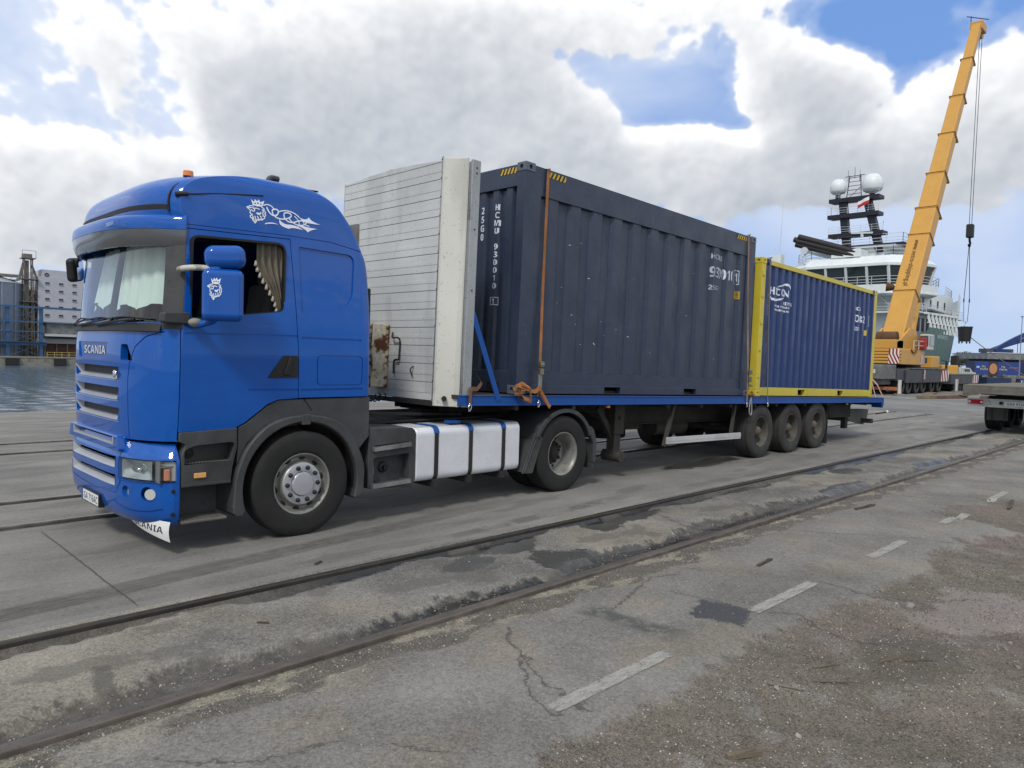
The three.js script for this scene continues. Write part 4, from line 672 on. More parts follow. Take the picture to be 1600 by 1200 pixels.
// step box and fuel tank
{
  const box = obj('step_box', [cut(prism(roundPoly([[-2.13, .36], [-1.545, .32], [-1.515, .42], [-1.51, .93], [-1.56, .975], [-2.12, 1.0]], .02), -.60, -.03, .006), prism(roundPoly([[-2.05, .745], [-1.60, .775], [-1.60, .83], [-2.05, .81]], .01), -.16, .2), prism(roundPoly([[-2.06, .41], [-1.60, .40], [-1.60, .70], [-2.06, .68]], .02), -.14, .2))], M.plastic, truck);
  obj('step_bar', [bar([-2.08, .775, -.01], [-1.60, .80, -.01], .05, .045), bar([-1.63, .80, -.14], [-1.63, .80, -.01], .03, .03)], M.alu, box);
  obj('step_bar', [bar([-2.09, .385, -.01], [-1.60, .40, -.01], .05, .045), bar([-1.63, .40, -.14], [-1.63, .40, -.01], .03, .03)], M.alu, box);
  obj('valve', [lathe([[0, .02], [.05, .02], [.062, -.01]], 20).translate(-1.87, .555, -.13), bx(-1.89, -1.86, .53, .58, -.12, -.08, .006)], M.black, box);
  obj('sticker', bx(-2.045, -1.985, .49, .56, -.14, -.136), mat([.6, .63, .5], { r: .7 }), box);
  const tp = roundPoly([[.03, .36], [.62, .345], [.62, .965], [.03, .965]].map(([a, b]) => [a, b]), .09, 7);
  const tank = obj('fuel_tank', prismX(tp, -1.50, .13, .012), M.tank, truck);
  for (const x of [-1.22, -.70, -.16]) { const o = offsetPoly(tp, .008); obj('tank_strap', prismX(o, x - .028, x + .028, 0, [offsetPoly(tp, .001)]), M.chassis, tank); obj('strap_cover', common(prismX(offsetPoly(tp, .013), x - .034, x + .034, 0, [offsetPoly(tp, .002)]), bx(x - .1, x + .1, .895, 1.1, -.36, .1)), M.trailerBlue, tank); obj('tank_bracket', bx(x - .03, x + .03, .28, .37, -.55, -.02, .004), M.chassis, tank); }
  obj('filler_cap', [lathe([[0, .05], [.05, .05], [.058, .04], [.06, 0]], 24, 'y').translate(-.86, .965, -.16)], M.black, tank);
  obj('filler_cover', bx(-.96, -.80, .985, 1.018, -.22, -.10, .008), M.trailerBlue, tank);
}
// rear mudguard
{
  const cx = .92, cy = .50, a = (r, a0, a1, n) => ramp(a0, a1, n).map((t) => [cx + r * Math.cos(t), cy + r * Math.sin(t)]);
  const mg = part('rear_mudguard', truck);
  obj('guard', prism([...a(.60, .35, Math.PI - .4, 28), ...a(.585, Math.PI - .4, .35, 28)], -.66, .045, .004), M.plastic, mg);
  obj('guard_lip', prism([...a(.612, .40, Math.PI - .45, 28), ...a(.555, Math.PI - .45, .40, 28)], .02, .05, .006), M.plastic, mg);
  obj('flap', [prism([[.355, .73], [.155, .33], [.175, .32], [.375, .72]].map(([x, y]) => [x, y]), -.64, .04, .004), prism(roundPoly([[.12, .31], [.32, .30], [.50, .74], [.36, .82]], .02), .012, .03, .004)], M.plastic, mg);
  obj('flap', [prism(roundPoly([[1.44, .86], [1.53, .80], [1.60, .62], [1.585, .36], [1.53, .33], [1.53, .6], [1.42, .78]], .03), -.02, .045, .005), prism([[1.53, .66], [1.545, .66], [1.56, .25], [1.545, .25]], -.62, .02)], M.plastic, mg);
}
// mirrors
{
  const mr = part('mirror', truck);
  obj('mirror_housing', [xf(new RoundedBoxGeometry(.33, .44, .18, 5, .06), [-3.80, 2.235, .24], [0, -.42, 0])], M.blue, mr);
  obj('mirror_housing', [xf(new RoundedBoxGeometry(.33, .20, .18, 5, .078), [-3.785, 2.555, .24], [0, -.42, .07])], M.blue, mr);
  obj('mirror_neck', [cyl(.06, .05, [-3.86, 2.43, .22], [-3.85, 2.49, .22], 16)], M.blue, mr);
  obj('mirror_arm', [tube([[-4.06, 2.445, -.03], [-4.05, 2.45, .06], [-3.98, 2.455, .17], [-3.86, 2.45, .22]], .026, 20, 10)], mat([.55, .55, .5], { r: .6, map: T.dirtyWhite }), mr);
  obj('mirror_arm', [tube([[-3.96, 1.98, -.03], [-3.94, 1.98, .05], [-3.88, 2.01, .16], [-3.82, 2.05, .2]], .03, 20, 10)], M.blue, mr);
  obj('arm_cap', xf(new THREE.SphereGeometry(.052, 18, 12), [-3.955, 2.0, .055], [0, 0, 0], [1.15, .75, .9]), mat([.5, .5, .43], { r: .7, map: T.grime }), mr);
  // emblem on the housing
  const em = print(256, 384, (c, w, h) => griffin(c, w * .08, h * .05, w * .84, h * .9));
  const q = new THREE.Matrix4().makeRotationY(-.42);
  const eg = gridSurf(1, 1, (u, v) => { const p = new THREE.Vector3(lerp(-.13, .01, u), lerp(-.06, .15, v), .0935).applyMatrix4(q); return [p.x - 3.80, p.y + 2.235, p.z + .24]; }, (u, v) => [u, v]);
  obj('emblem', eg, decal(em, .5), mr);
  // kerb mirror hung from the visor, and the far side mirror
  const fm = part('front_mirror', truck);
  obj('mirror_arm', tube([[-4.24, 2.70, -2.14], [-4.27, 2.66, -2.17], [-4.28, 2.62, -2.20], [-4.25, 2.595, -2.30]], .016, 20, 8), M.black, fm);
  obj('mirror_housing', xf(new RoundedBoxGeometry(.1, .25, .27, 4, .045), [-4.24, 2.565, -2.43], [.16, -.55, .12]), M.black, fm);
  obj('mirror_glass', xf(new RoundedBoxGeometry(.004, .19, .20, 2, .002), [-4.195, 2.56, -2.40], [.16, -.55, .12]), M.chrome, fm);
    const om = part('mirror', truck);
  obj('mirror_housing', xf(new RoundedBoxGeometry(.25, .62, .2, 4, .06), [-3.95, 2.32, -2.70], [0, .5, 0]), M.blue, om);
  obj('mirror_arm', tube([[-4.0, 2.45, -2.38], [-3.98, 2.45, -2.5], [-3.95, 2.4, -2.62]], .026, 12, 8), M.black, om);
}
// the griffin head with crown and mane, drawn as print
function griffin(c, x, y, w, h) {
  c.save(); c.translate(x, y); c.scale(w / 100, h / 130); c.strokeStyle = '#e6ecf5'; c.fillStyle = '#e6ecf5'; c.lineWidth = 5; c.lineJoin = 'round'; c.lineCap = 'round';
  c.beginPath(); [[30, 34], [22, 4], [36, 18], [42, 2], [52, 12], [60, 0], [68, 14], [82, 6], [88, 2], [80, 30], [72, 36], [50, 38]].forEach(([a, b], i) => (i ? c.lineTo(a, b) : c.moveTo(a, b))); c.closePath(); c.fill();
  c.globalCompositeOperation = 'destination-out'; for (const [a, b, r] of [[42, 24, 4], [56, 21, 4.5], [70, 24, 4]]) { c.beginPath(); c.arc(a, b, r, 0, 7); c.fill(); } c.globalCompositeOperation = 'source-over';
  const line = (p, fill) => { c.beginPath(); p.forEach((q, i) => (i ? (q.length > 2 ? c.quadraticCurveTo(...q) : c.lineTo(...q)) : c.moveTo(...q))); fill ? c.fill() : c.stroke(); };
  line([[34, 40], [18, 36, 8, 48], [-2, 46, 4, 54], [10, 56, 16, 62], [20, 70, 16, 76], [20, 84, 28, 84]]); line([[10, 52], [24, 46, 36, 52], [42, 58, 36, 66], [28, 68, 24, 60]]); line([[36, 50], [50, 46, 62, 52]]);
  line([[44, 74], [54, 66, 60, 72], [68, 68, 70, 62], [74, 66, 66, 80], [56, 86, 44, 74]], true);
  line([[74, 38], [90, 44, 84, 54], [98, 62, 88, 70], [98, 78, 86, 86], [92, 96, 78, 100], [78, 110, 64, 104], [58, 116, 50, 106], [44, 128, 38, 126], [40, 116, 32, 118], [26, 110, 30, 102], [16, 106, 18, 96], [14, 92, 24, 88]]);
  for (const p of [[[28, 92], [34, 100, 32, 112]], [[40, 92], [44, 104, 40, 116]], [[52, 90], [58, 98, 56, 106]], [[66, 86], [72, 92, 70, 102]], [[76, 70], [82, 76, 80, 86]], [[76, 50], [84, 58, 80, 66]]]) line(p);
  c.restore();
}
{
  const art = print(1024, 320, (c, w, h) => {
    griffin(c, 10, 10, 260, 290);
    c.strokeStyle = '#e6ecf5'; c.fillStyle = '#e6ecf5'; c.lineCap = 'round'; c.lineJoin = 'round';
    const flame = (p, lw) => { c.lineWidth = lw; c.beginPath(); c.moveTo(p[0], p[1]); for (let i = 2; i + 5 < p.length; i += 6) c.bezierCurveTo(...p.slice(i, i + 6)); c.stroke(); };
    const blade = (p) => { c.beginPath(); c.moveTo(p[0], p[1]); for (let i = 2; i + 3 < p.length; i += 4) c.quadraticCurveTo(p[i], p[i + 1], p[i + 2], p[i + 3]); c.closePath(); c.fill(); };
    flame([230, 70, 270, 40, 330, 50, 360, 90], 12); flame([270, 90, 300, 180, 400, 200, 420, 120, 430, 90, 360, 80, 340, 110], 17); flame([340, 110, 330, 200, 460, 220, 560, 170, 640, 130, 560, 90, 500, 120], 15); flame([420, 120, 520, 60, 640, 90, 700, 140], 13); flame([500, 120, 470, 190, 560, 250, 660, 200, 740, 160, 800, 190, 840, 180], 15); flame([560, 170, 620, 260, 760, 250, 800, 200], 13);
    blade([690, 135, 800, 180, 840, 120, 860, 170, 1000, 190, 880, 200, 760, 190, 690, 150]); blade([430, 200, 470, 260, 560, 250, 660, 240, 760, 290, 600, 270, 560, 300, 430, 290, 430, 230]); blade([700, 230, 800, 250, 960, 250, 860, 270, 820, 310, 800, 280, 700, 250]); blade([240, 280, 330, 240, 420, 270, 330, 262, 240, 290]);
    flame([640, 140, 700, 180, 720, 220, 680, 260], 11); flame([760, 160, 740, 200, 780, 230, 840, 230], 10);
  });
  const g = gridSurf(24, 8, (u, v) => { const x = lerp(-3.47, -2.70, u), y = lerp(2.915, 3.165, v) - .0; return [x, y, ZC + row(CAB, y)[3] + .004]; }, (u, v) => [u, v]);
  obj('emblem', g, decal(art, .5), truck, 'white griffin and flame emblem on the roof side');
}
// roof bits
obj('beacon', [cyl(.045, .042, [-3.90, 3.29, -.28], [-3.90, 3.335, -.28], 20)], M.orangeLamp, truck);
obj('air_horn', [tube([[-3.08, 3.37, -.42], [-3.08, 3.43, -.42], [-3.06, 3.455, -.42], [-2.98, 3.458, -.42]], .028, 16, 10)], M.plastic, truck);
obj('aerial', [tube([[-4.07, 3.085, -.075], [-3.93, 3.105, -.07], [-3.75, 3.14, -.08], [-3.3, 3.20, -.08]], .006, 16, 5), cyl(.02, .016, [-4.08, 3.08, -.085], [-3.98, 3.095, -.06], 10)], M.black, truck);
// inside
{
  const cab = part('cabin_interior', truck);
  obj('dashboard', [prism(roundPoly([[-4.12, 1.60], [-3.75, 1.55], [-3.72, 1.85], [-3.85, 1.97], [-4.10, 1.96]], .04), -2.27, -.17, .01), prism(roundPoly([[-4.26, 1.80], [-4.1, 1.80], [-4.1, 1.965], [-4.26, 1.96]], .02), -1.95, -.5, .01)], M.interior, cab);
  obj('cabin_floor', bx(-4.0, -2.2, 1.34, 1.38, -2.33, -.12), M.seat, cab);
  obj('rear_panel', bx(-2.26, -2.22, 1.36, 3.1, -2.30, -.14), M.interior, cab);
  obj('cabin_ceiling', bx(-4.1, -2.4, 3.0, 3.03, -2.2, -.24), M.interior, cab);
  for (const z of [-.62, -1.85]) obj('seat', [xf(new RoundedBoxGeometry(.50, .18, .50, 3, .06), [-3.28, 1.70, z]), xf(new RoundedBoxGeometry(.16, .72, .48, 3, .06), [-3.04, 2.08, z], [0, 0, -.14]), xf(new RoundedBoxGeometry(.12, .20, .28, 3, .05), [-2.97, 2.52, z], [0, 0, -.14]), bx(-3.45, -3.1, 1.38, 1.62, z - .2, z + .2)], M.seat, cab);
  obj('steering_wheel', [xf(new THREE.TorusGeometry(.23, .018, 10, 40), [-3.72, 1.95, -.62], [0, Math.PI / 2 - .5, 0]), cyl(.03, .03, [-3.74, 1.93, -.62], [-3.95, 1.75, -.62], 10)], M.black, cab);
  for (const [s0, s1, lift] of [[-.86, -.06, .10], [.16, .84, .06]]) obj('added_glare_sheet', [gridSurf(40, 8, (u, v) => { const lo = 2.10 + lift * Math.abs(Math.sin(u * 5 + s0)), p = surfPt(CAB, lerp(lo, 2.70, v), lerp(s0, s1, u), .12 + .05 * v); return [p[0] + .014 * Math.sin(u * 27) * (1 - v * .4), p[1], p[2]]; })], mat([.66, .73, .69], { r: .95 }), cab);  // pale sheets added behind the glass, sky reflection put into their colour
  obj('papers', [xf(new THREE.BoxGeometry(.2, .008, .3), [-4.18, 1.972, -.75], [.05, .4, .08]), xf(new THREE.BoxGeometry(.16, .008, .22), [-4.2, 1.975, -1.2], [0, -.3, .12])], mat([.7, .72, .7], { r: .8 }), cab);
  const cu = obj('curtain', gridSurf(40, 24, (u, v) => { const y = lerp(2.11, 2.80, v), left = lerp(-3.145, -3.36, sstep(.05, .75, v)), x = lerp(left, -3.09, u); return [x, y + .02 * Math.sin(u * 3), -.085 + .018 * Math.sin(u * 26 + v * 2)]; }), M.curtain, cab);
  ramp(0, 9, 9).forEach((i) => { const v = .02 + .075 * i, y = lerp(2.11, 2.80, v), left = lerp(-3.145, -3.36, sstep(.05, .75, v)); obj('tassel', lathe([[0, .03], [.007, .025], [.014, .0], [.016, -.022], [.0, -.026]], 8, 'y').translate(left - .008, y - .018, -.075), mat([.42, .37, .30], { r: .95 }), cab); });
  obj('curtain', gridSurf(50, 6, (u, v) => [lerp(-3.97, -3.06, u), lerp(2.02, 2.82, v), -2.31 + .014 * Math.sin(u * 60)]), M.seat, cab);  // dark curtain added to stop daylight coming through the far window
}
// ---------- the semi-trailer: nose a little high, as coupled ----------
const PITCH = -0.023179, DECK = [0, 1.308, 0];
const rider = (name, label, category, lx = 0, ly = 0, lz = 0, o = {}) => { const c = Math.cos(PITCH), s = Math.sin(PITCH); return thing(name, label, category, [DECK[0] + lx * c - ly * s, DECK[1] + lx * s + ly * c, DECK[2] + lz], { ...o, turn: [0, 0, PITCH], shift: false }); };
const trailer = rider('semi_trailer', 'blue flatbed semi-trailer with white headboard carrying two containers', 'trailer');
obj('deck', bx(-1.0, 13.0, -.05, -.004, -2.46, .035), mat([.11, .085, .06], { r: .9, map: T.grime }), trailer);
for (const [x0, x1] of [[-.985, 2.43], [2.436, 7.3], [7.306, 13.0]]) { obj('side_rail', [bx(x0, x1, -.118, -.006, .036, .066, .006), bx(x0, x1, -.128, -.112, .036, .080, .003), bx(x0, x1, -.018, -.004, .036, .074, .003)], M.trailerBlue, trailer); obj('side_rail', bx(x0, x1, -.128, -.004, -2.50, -2.462, .006), M.trailerBlue, trailer); }
obj('rear_beam', [bx(12.95, 13.1, -.20, -.002, -2.49, .06, .008), bx(13.0, 13.1, -.26, -.19, -.2, .05, .006)], M.trailerBlue, trailer);
for (const z of [-.76, -1.68]) obj('main_beam', [prism([[-.6, -.12], [13.0, -.12], [13.0, -.32], [10.4, -.50], [3.2, -.50], [2.3, -.30], [-.6, -.26]], z - .012, z + .012), bx(-.6, 13, -.135, -.118, z - .07, z + .07), bx(3.2, 10.4, -.515, -.50, z - .07, z + .07)], M.frame, trailer);
for (const x of [0, 1.1, 3.4, 4.4, 5.4, 6.3, 7.2, 8.5, 9.7, 11, 12]) obj('cross_member', bx(x - .03, x + .03, -.19, -.05, -2.44, .03), M.frame, trailer);
obj('king_pin_plate', bx(-.5, 1.6, -.275, -.255, -1.7, -.74), M.chassis, trailer);
// headboard
{
  const hb = part('headboard', trailer), zF = -2.30, zN = -.235, xW = -1.12;
  const H = 2.68, y0 = -.09, n = 13, dh = (H - y0) / n;
  for (let i = 0; i < n; i++) obj('plank', [bx(xW, xW + .03, y0 + i * dh + .003, y0 + (i + 1) * dh - .003, zF, zN, .003), bx(xW - .003, xW, y0 + (i + .5) * dh - .02, y0 + (i + .5) * dh + .02, zF + .01, zN - .01, .001)], M.board, hb);
  obj('back_sheet', bx(xW + .032, xW + .05, y0, H, zF, zN), M.galv, hb);
  obj('top_cap', [prismX([[.235, H], [.75, H + .035], [1.25, H + .05], [1.75, H + .035], [2.30, H], [2.30, H - .02], [.235, H - .02]], xW - .006, xW + .055, .004)], M.board, hb);
  obj('edge_strip', bx(xW - .012, xW + .01, y0 - .02, H + .04, zN - .012, zN + .006, .002), M.alu, hb);
  for (let i = 0; i <= n; i++) obj('rivet', lathe([[0, .008], [.007, .006], [.009, 0]], 8, 'x').rotateY(Math.PI).translate(xW - .012, y0 + i * dh * .995 + .02, zN - .003), M.black, hb);
  // folded corner post with a rear channel
  obj('corner_post', [prismY([[-1.125, .232], [-1.12, .20], [-.985, .03], [-.97, -.028], [-.95, -.03], [-.95, .10], [-1.07, .24]], -.145, 2.70, .004)], M.white, hb);
  obj('drain_hole', [cyl(.030, .030, [-1.10, -.055, -.06], [-1.04, -.055, -.13], 16)], M.black, hb);
  obj('rear_channel', [bx(-.925, -.80, -.145, 2.69, .025, .062, .006), bx(-.83, -.80, -.145, 2.66, -.16, .03, .004), bx(-.94, -.925, -.14, 2.66, -.16, .03)], M.galv, hb);
  for (const y of [2.60, 2.54, 1.9, 1.2]) obj('rivet', cyl(.010, .010, [-.86, y, .06], [-.86, y, .068], 10), M.black, hb);
  obj('corner_post', prismY([[-1.125, 2.30], [-.95, 2.47], [-.95, 2.33]], -.145, 2.70, .004), M.white, hb);
  obj('brace', [bar([-.86, 1.05, .045], [-.36, -.06, .072], .012, .07)], M.trailerBlue, hb);
  obj('brace', [bar([-.86, 1.05, -2.48], [-.36, -.06, -2.5], .012, .07)], M.trailerBlue, hb);
  obj('crank_handle', [tube([[xW - .03, .70, -1.03], [xW - .05, .64, -1.01], [xW - .05, .635, -.90], [xW - .03, .62, -.89], [xW - .03, .37, -.885]], .011, 30, 6), tube([[xW - .03, .37, -.885], [xW - .035, .355, -.97], [xW - .03, .20, -.98]], .014, 14, 6)], M.chassis, hb);
  obj('hook', tube([[xW - .01, .30, -.62], [xW - .05, .26, -.62], [xW - .02, .18, -.62]], .008, 12, 6), M.chassis, hb);
  obj('bottom_angle', [bx(xW - .02, xW + .05, y0 - .06, y0 - .004, zF, zN, .004)], M.chassis, hb);
  // battered box for hoses and tools on the front of the board
  const bxn = obj('hose_box', [bx(-1.38, xW - .006, .02, .80, -1.42, -1.13, .012)], M.rust, trailer, 'battered white box with brown rust behind the cab');
  obj('box_bar', bx(-1.39, -1.37, .30, .325, -1.44, -1.12), M.chassis, bxn);
}
// landing legs
for (const z of [-.32, -2.12]) { const l = part('landing_leg', trailer); obj('leg_tube', [bx(2.36, 2.60, -.60, -.10, z - .10, z + .10, .01), bx(2.40, 2.56, -.90, -.55, z - .07, z + .07, .006)], M.frame, l); obj('foot', [cyl(.085, .085, [2.48, -.93, z - .17], [2.48, -.93, z + .17], 18)], M.frame, l); obj('stay', [bar([2.05, -.20, z], [2.42, -.62, z], .05, .09), bar([2.0, -.2, z - .3], [2.42, -.45, z], .04, .06)], M.frame, l); }
obj('cross_shaft', cyl(.025, .025, [2.48, -.35, -.2], [2.48, -.35, -2.2], 10), M.frame, trailer);
obj('side_lamp', bx(1.80, 1.87, -.175, -.14, .02, .055, .006), M.orangeLamp, trailer);
obj('side_lamp', bx(10.7, 10.77, -.175, -.14, .02, .055, .006), M.amber, trailer);
// side guards
for (const [z, s] of [[.012, 1], [-2.45, -1]]) { const g = part('side_guard', trailer); obj('guard_board', [bx(3.42, 5.82, -.765, -.655, z - .02, z + .012, .006), bx(3.42, 5.82, -.72, -.70, z + .010, z + .016)], mat([.62, .64, .66], { r: .4, m: .15, map: T.paleDirt }), g); for (const [a, b] of [[3.68, 3.40], [5.68, 5.50]]) obj('guard_bracket', [bar([a, -.13, z - .06], [b, -.80, z - .035], .045, .07)], M.frame, g); obj('guard_stay', [bar([3.62, -.3, z - .07], [3.9, -.36, z - .3], .02, .02)], M.frame, g); }
// boxes and tanks slung below
obj('pallet_box', [bx(3.0, 3.9, -.62, -.16, -1.5, -.85, .01)], M.frame, trailer);
obj('air_reservoir', cyl(.14, .14, [4.3, -.60, -.9], [5.3, -.60, -.9], 20), M.frame, trailer);
obj('spare_wheel', flat(tyreGeo(.5, .3, .285), .6).rotateX(Math.PI / 2).translate(3.9, -.68, -1.75), M.rubber, trailer);
// axles and wheels stand on the ground
const toLocal = (x, y) => { const c = Math.cos(-PITCH), s = Math.sin(-PITCH), dx = x - DECK[0], dy = y - DECK[1]; return [dx * c - dy * s, dx * s + dy * c]; };
for (const wx of [6.57, 7.88, 9.13]) {
  const [x, y] = toLocal(wx, .497);
  wheel(trailer, x, y, .045, .502, .37, 'trail', M.rubberDusty);
  const g = part('wheel', trailer); obj('tyre', flat(tyreGeo(.502, .37, .285), .502).translate(x, y, -2.30), M.rubber, g); obj('rim', lathe([[.27, -.14], [.27, .1], [.2, .02], [0, .02]], 32).translate(x, y, -2.30), M.rimRust, g);
  obj('axle', [cyl(.065, .065, [x, y, -.2], [x, y, -2.25], 14)], M.frame, trailer);
  for (const z of [-.76, -1.68]) obj('spring', [bx(x - .45, x + .4, y + .06, y + .10, z - .04, z + .04), cyl(.12, .12, [x + .3, y + .1, z], [x + .3, -.40, z], 16)], M.frame, trailer);
}
obj('mud_flap', bx(9.72, 9.735, -1.02, -.15, -.42, .02), M.rubber, trailer); obj('mud_flap', bx(9.72, 9.735, -1.02, -.15, -2.44, -2.0), M.rubber, trailer);
// tail: guard plate, tow gear, lamp stalk
obj('tail_guard', [prism(roundPoly([[11.6, -.30], [13.3, -.325], [13.2, -.60], [13.0, -.72], [12.0, -.60]], .08), -.42, -.36, .008)], mat([.16, .165, .155], { r: .7, map: T.grime }), trailer);
obj('underrun_bar', [bx(12.8, 12.9, -.66, -.55, -2.4, -.1, .01), bx(12.75, 12.9, -.56, -.2, -.9, -.8), bx(12.75, 12.9, -.56, -.2, -1.7, -1.6)], M.frame, trailer);
obj('tail_box', [bx(10.6, 11.9, -.50, -.14, -.75, -.3, .01), bx(11.7, 11.85, -.78, -.5, -.45, -.33, .01)], M.chassis, trailer);
obj('marker_stalk', [tube([[13.05, -.42, -.1], [13.2, -.40, -.02], [13.32, -.37, .05]], .018, 12, 8)], M.black, trailer); obj('marker_lamp', xf(new THREE.SphereGeometry(.032, 14, 10), [13.35, -.36, .07]), mat([.8, .8, .78], { r: .2, coat: 1 }), trailer);
// ---------- containers ----------
function trap(t) { t -= Math.floor(t); return t < .40 ? 0 : t < .5 ? (t - .40) / .1 : t < .90 ? 1 : (1 - t) / .1; }   // 0 proud, 1 recessed
function corrugated(a0, a1, y0, y1, pitch, depth, place, uv) {      // place(a, y, inset) -> point
  const xs = [a0]; for (let k = Math.floor(a0 / pitch); k * pitch < a1; k++) for (const q of [0, .40, .5, .90]) { const x = (k + q) * pitch; if (x > a0 + 1e-4 && x < a1 - 1e-4) xs.push(x); } xs.push(a1);
  const P = [], U = [];
  for (let i = 0; i < xs.length - 1; i++) { const A = xs[i], B = xs[i + 1], ia = trap(A / pitch + 1e-6) * depth, ib = trap(B / pitch - 1e-6) * depth; const q = [place(A, y0, ia), place(B, y0, ib), place(B, y1, ib), place(A, y1, ia)], t = [[A, y0], [B, y0], [B, y1], [A, y1]]; for (const k of [0, 1, 2, 0, 2, 3]) { P.push(...q[k]); const [u, v] = t[k]; U.push(...(uv ? uv(u, v) : [u, v])); } }
  const g = new THREE.BufferGeometry(); g.setAttribute('position', new THREE.Float32BufferAttribute(P, 3)); g.setAttribute('uv', new THREE.Float32BufferAttribute(U, 2)); g.computeVertexNormals(); keepUV.add(g); return g;
}
const L20 = 6.058, W20 = 2.438;
function casting(x, y, z, sx, sy, sz) {         // corner casting with its three holes; signs point outward
  const g = new RoundedBoxGeometry(.178, .118, .162, 2, .012); const b = prep(g).translate(x - sx * .089, y - sy * .059, z - sz * .081);
  return cut(b, cyl(.030, .030, [x - sx * .09, y - sy * .06, z + sz * .1], [x - sx * .09, y - sy * .06, z - sz * .03], 14), cyl(.030, .030, [x + sx * .1, y - sy * .06, z - sz * .08], [x - sx * .03, y - sy * .06, z - sz * .08], 14), cyl(.032, .032, [x - sx * .09, y + sy * .1, z - sz * .08], [x - sx * .09, y - sy * .03, z - sz * .08], 14));
}
function container(o) {
  const c = rider('shipping_container', o.label, 'container', o.x, .002, 0, { group: 'containers on the trailer' }), H = o.H, { panel, frame, cast } = o;
  for (const [x, sx] of [[0, -1], [L20, 1]]) for (const [y, sy] of [[0, -1], [H, 1]]) for (const [z, sz] of [[0, 1], [-W20, -1]]) obj('corner_casting', casting(x, y, z, sx, sy, sz), cast, c);
  const pw = o.post;
  for (const x of [0, L20]) for (const z of [0, -W20]) { const a = x ? L20 - pw - .003 : .003, b = x ? L20 - .003 : pw + .003, p = z ? -W20 + .003 : -.150, q = z ? -W20 + .15 : -.003; obj('corner_post', bx(a, b, .118, H - .118, p, q, .008), o.postMat ?? frame, c); }
  // top and bottom rails
  for (const z of [0, -W20]) {
    const s = z ? -1 : 1, zo = z - s * .008;
    obj('top_rail', [bx(.17, L20 - .17, H - .02 - o.top, H - .02, zo - s * .06, zo, .006)], o.topMat ?? frame, c);
    const pockets = o.pockets.map(([a, b]) => bx(a, b, .025, .025 + o.pocketH, zo - s * .2, zo + s * .2));
    obj('bottom_rail', [cut(bx(.17, L20 - .17, .012, o.bot, zo - s * .08, zo, .006), pockets)], o.botMat ?? frame, c);
    if (o.step) obj('rail_step', [bx(.17, L20 - .17, o.bot, o.step, zo - s * .05, zo - s * .018, .003)], frame, c);
    const yb = (o.step ?? o.bot) - .002, yt = H - .02 - o.top + .004;
    obj('side_panel', corrugated(.165, L20 - .165, yb, yt, o.pitch, o.depth, (a, y, i) => [a, y, z - s * (.022 + i)]), panel, c);
    obj('pocket_tunnel', o.pockets.map(([a, b]) => [bx(a, b, .03, .03 + o.pocketH - .01, zo - s * .45, zo - s * .43)]), M.black, c);
  }
  for (const x of [0, L20]) {
    const s = x ? 1 : -1, xo = x - s * .01;
    obj('end_header', [bx(xo - s * .08, xo, H - .02 - (o.header ?? .22), H - .02, -W20 + .15, -.15, .006)], o.endMat ?? frame, c);
    obj('end_sill', [bx(xo - s * .10, xo, .012, o.sill ?? .19, -W20 + .15, -.15, .006)], o.endMat ?? frame, c);
    obj('end_panel', corrugated(.14, W20 - .14, (o.sill ?? .19) - .002, H - .02 - (o.header ?? .22) + .004, .25, .042, (a, y, i) => [x - s * (.03 + i), y, -a]), panel, c);
  }
  obj('roof', corrugated(.05, L20 - .05, -W20 + .05, -.05, .21, .02, (a, z, i) => [a, H - .028 - i, z]), panel, c);
  obj('floor', bx(.1, L20 - .1, .02, .06, -W20 + .1, -.1), M.frame, c);
  return c;
}
const stripes = print(256, 64, (c, w, h) => { c.fillStyle = '#1d2026'; c.fillRect(0, 0, w, h); c.fillStyle = '#c9a52e'; for (let i = -1; i < 6; i++) { c.beginPath(); c.moveTo(i * 54, h); c.lineTo(i * 54 + 27, h); c.lineTo(i * 54 + 57, 0); c.lineTo(i * 54 + 30, 0); c.fill(); } });
const stripeM = new THREE.MeshStandardMaterial({ map: stripes, roughness: .6, side: THREE.DoubleSide });
const ink = '#d4dbe6';
const steel = (rgb, o = {}) => mat(rgb, { r: .55, map: T.paint, rmap: T.rough, bump: T.wave, bs: .005, ...o });
const scuff = print(512, 512, (c, w, h) => { const r = rng(9); c.strokeStyle = '#c9cdd6'; for (let i = 0; i < 30; i++) { const x = r() * w, y = r() * h, big = r() < .16; c.globalAlpha = .35 + r() * .6; c.lineWidth = .7 + r() * 1.2; c.beginPath(); c.moveTo(x, y); const a = r() * 6.3, L = big ? 6 + r() * 9 : 1.5 + r() * 3; c.lineTo(x + Math.cos(a) * L, y + Math.sin(a) * L); c.stroke(); } });
const tall = (c, text, x, y, h, sx, weight = 'bold') => { c.save(); c.translate(x, y); c.scale(sx, 1); c.font = `${weight} ${h}px sans-serif`; c.textBaseline = 'middle'; c.textAlign = 'left'; c.fillText(text, 0, 0); c.restore(); };
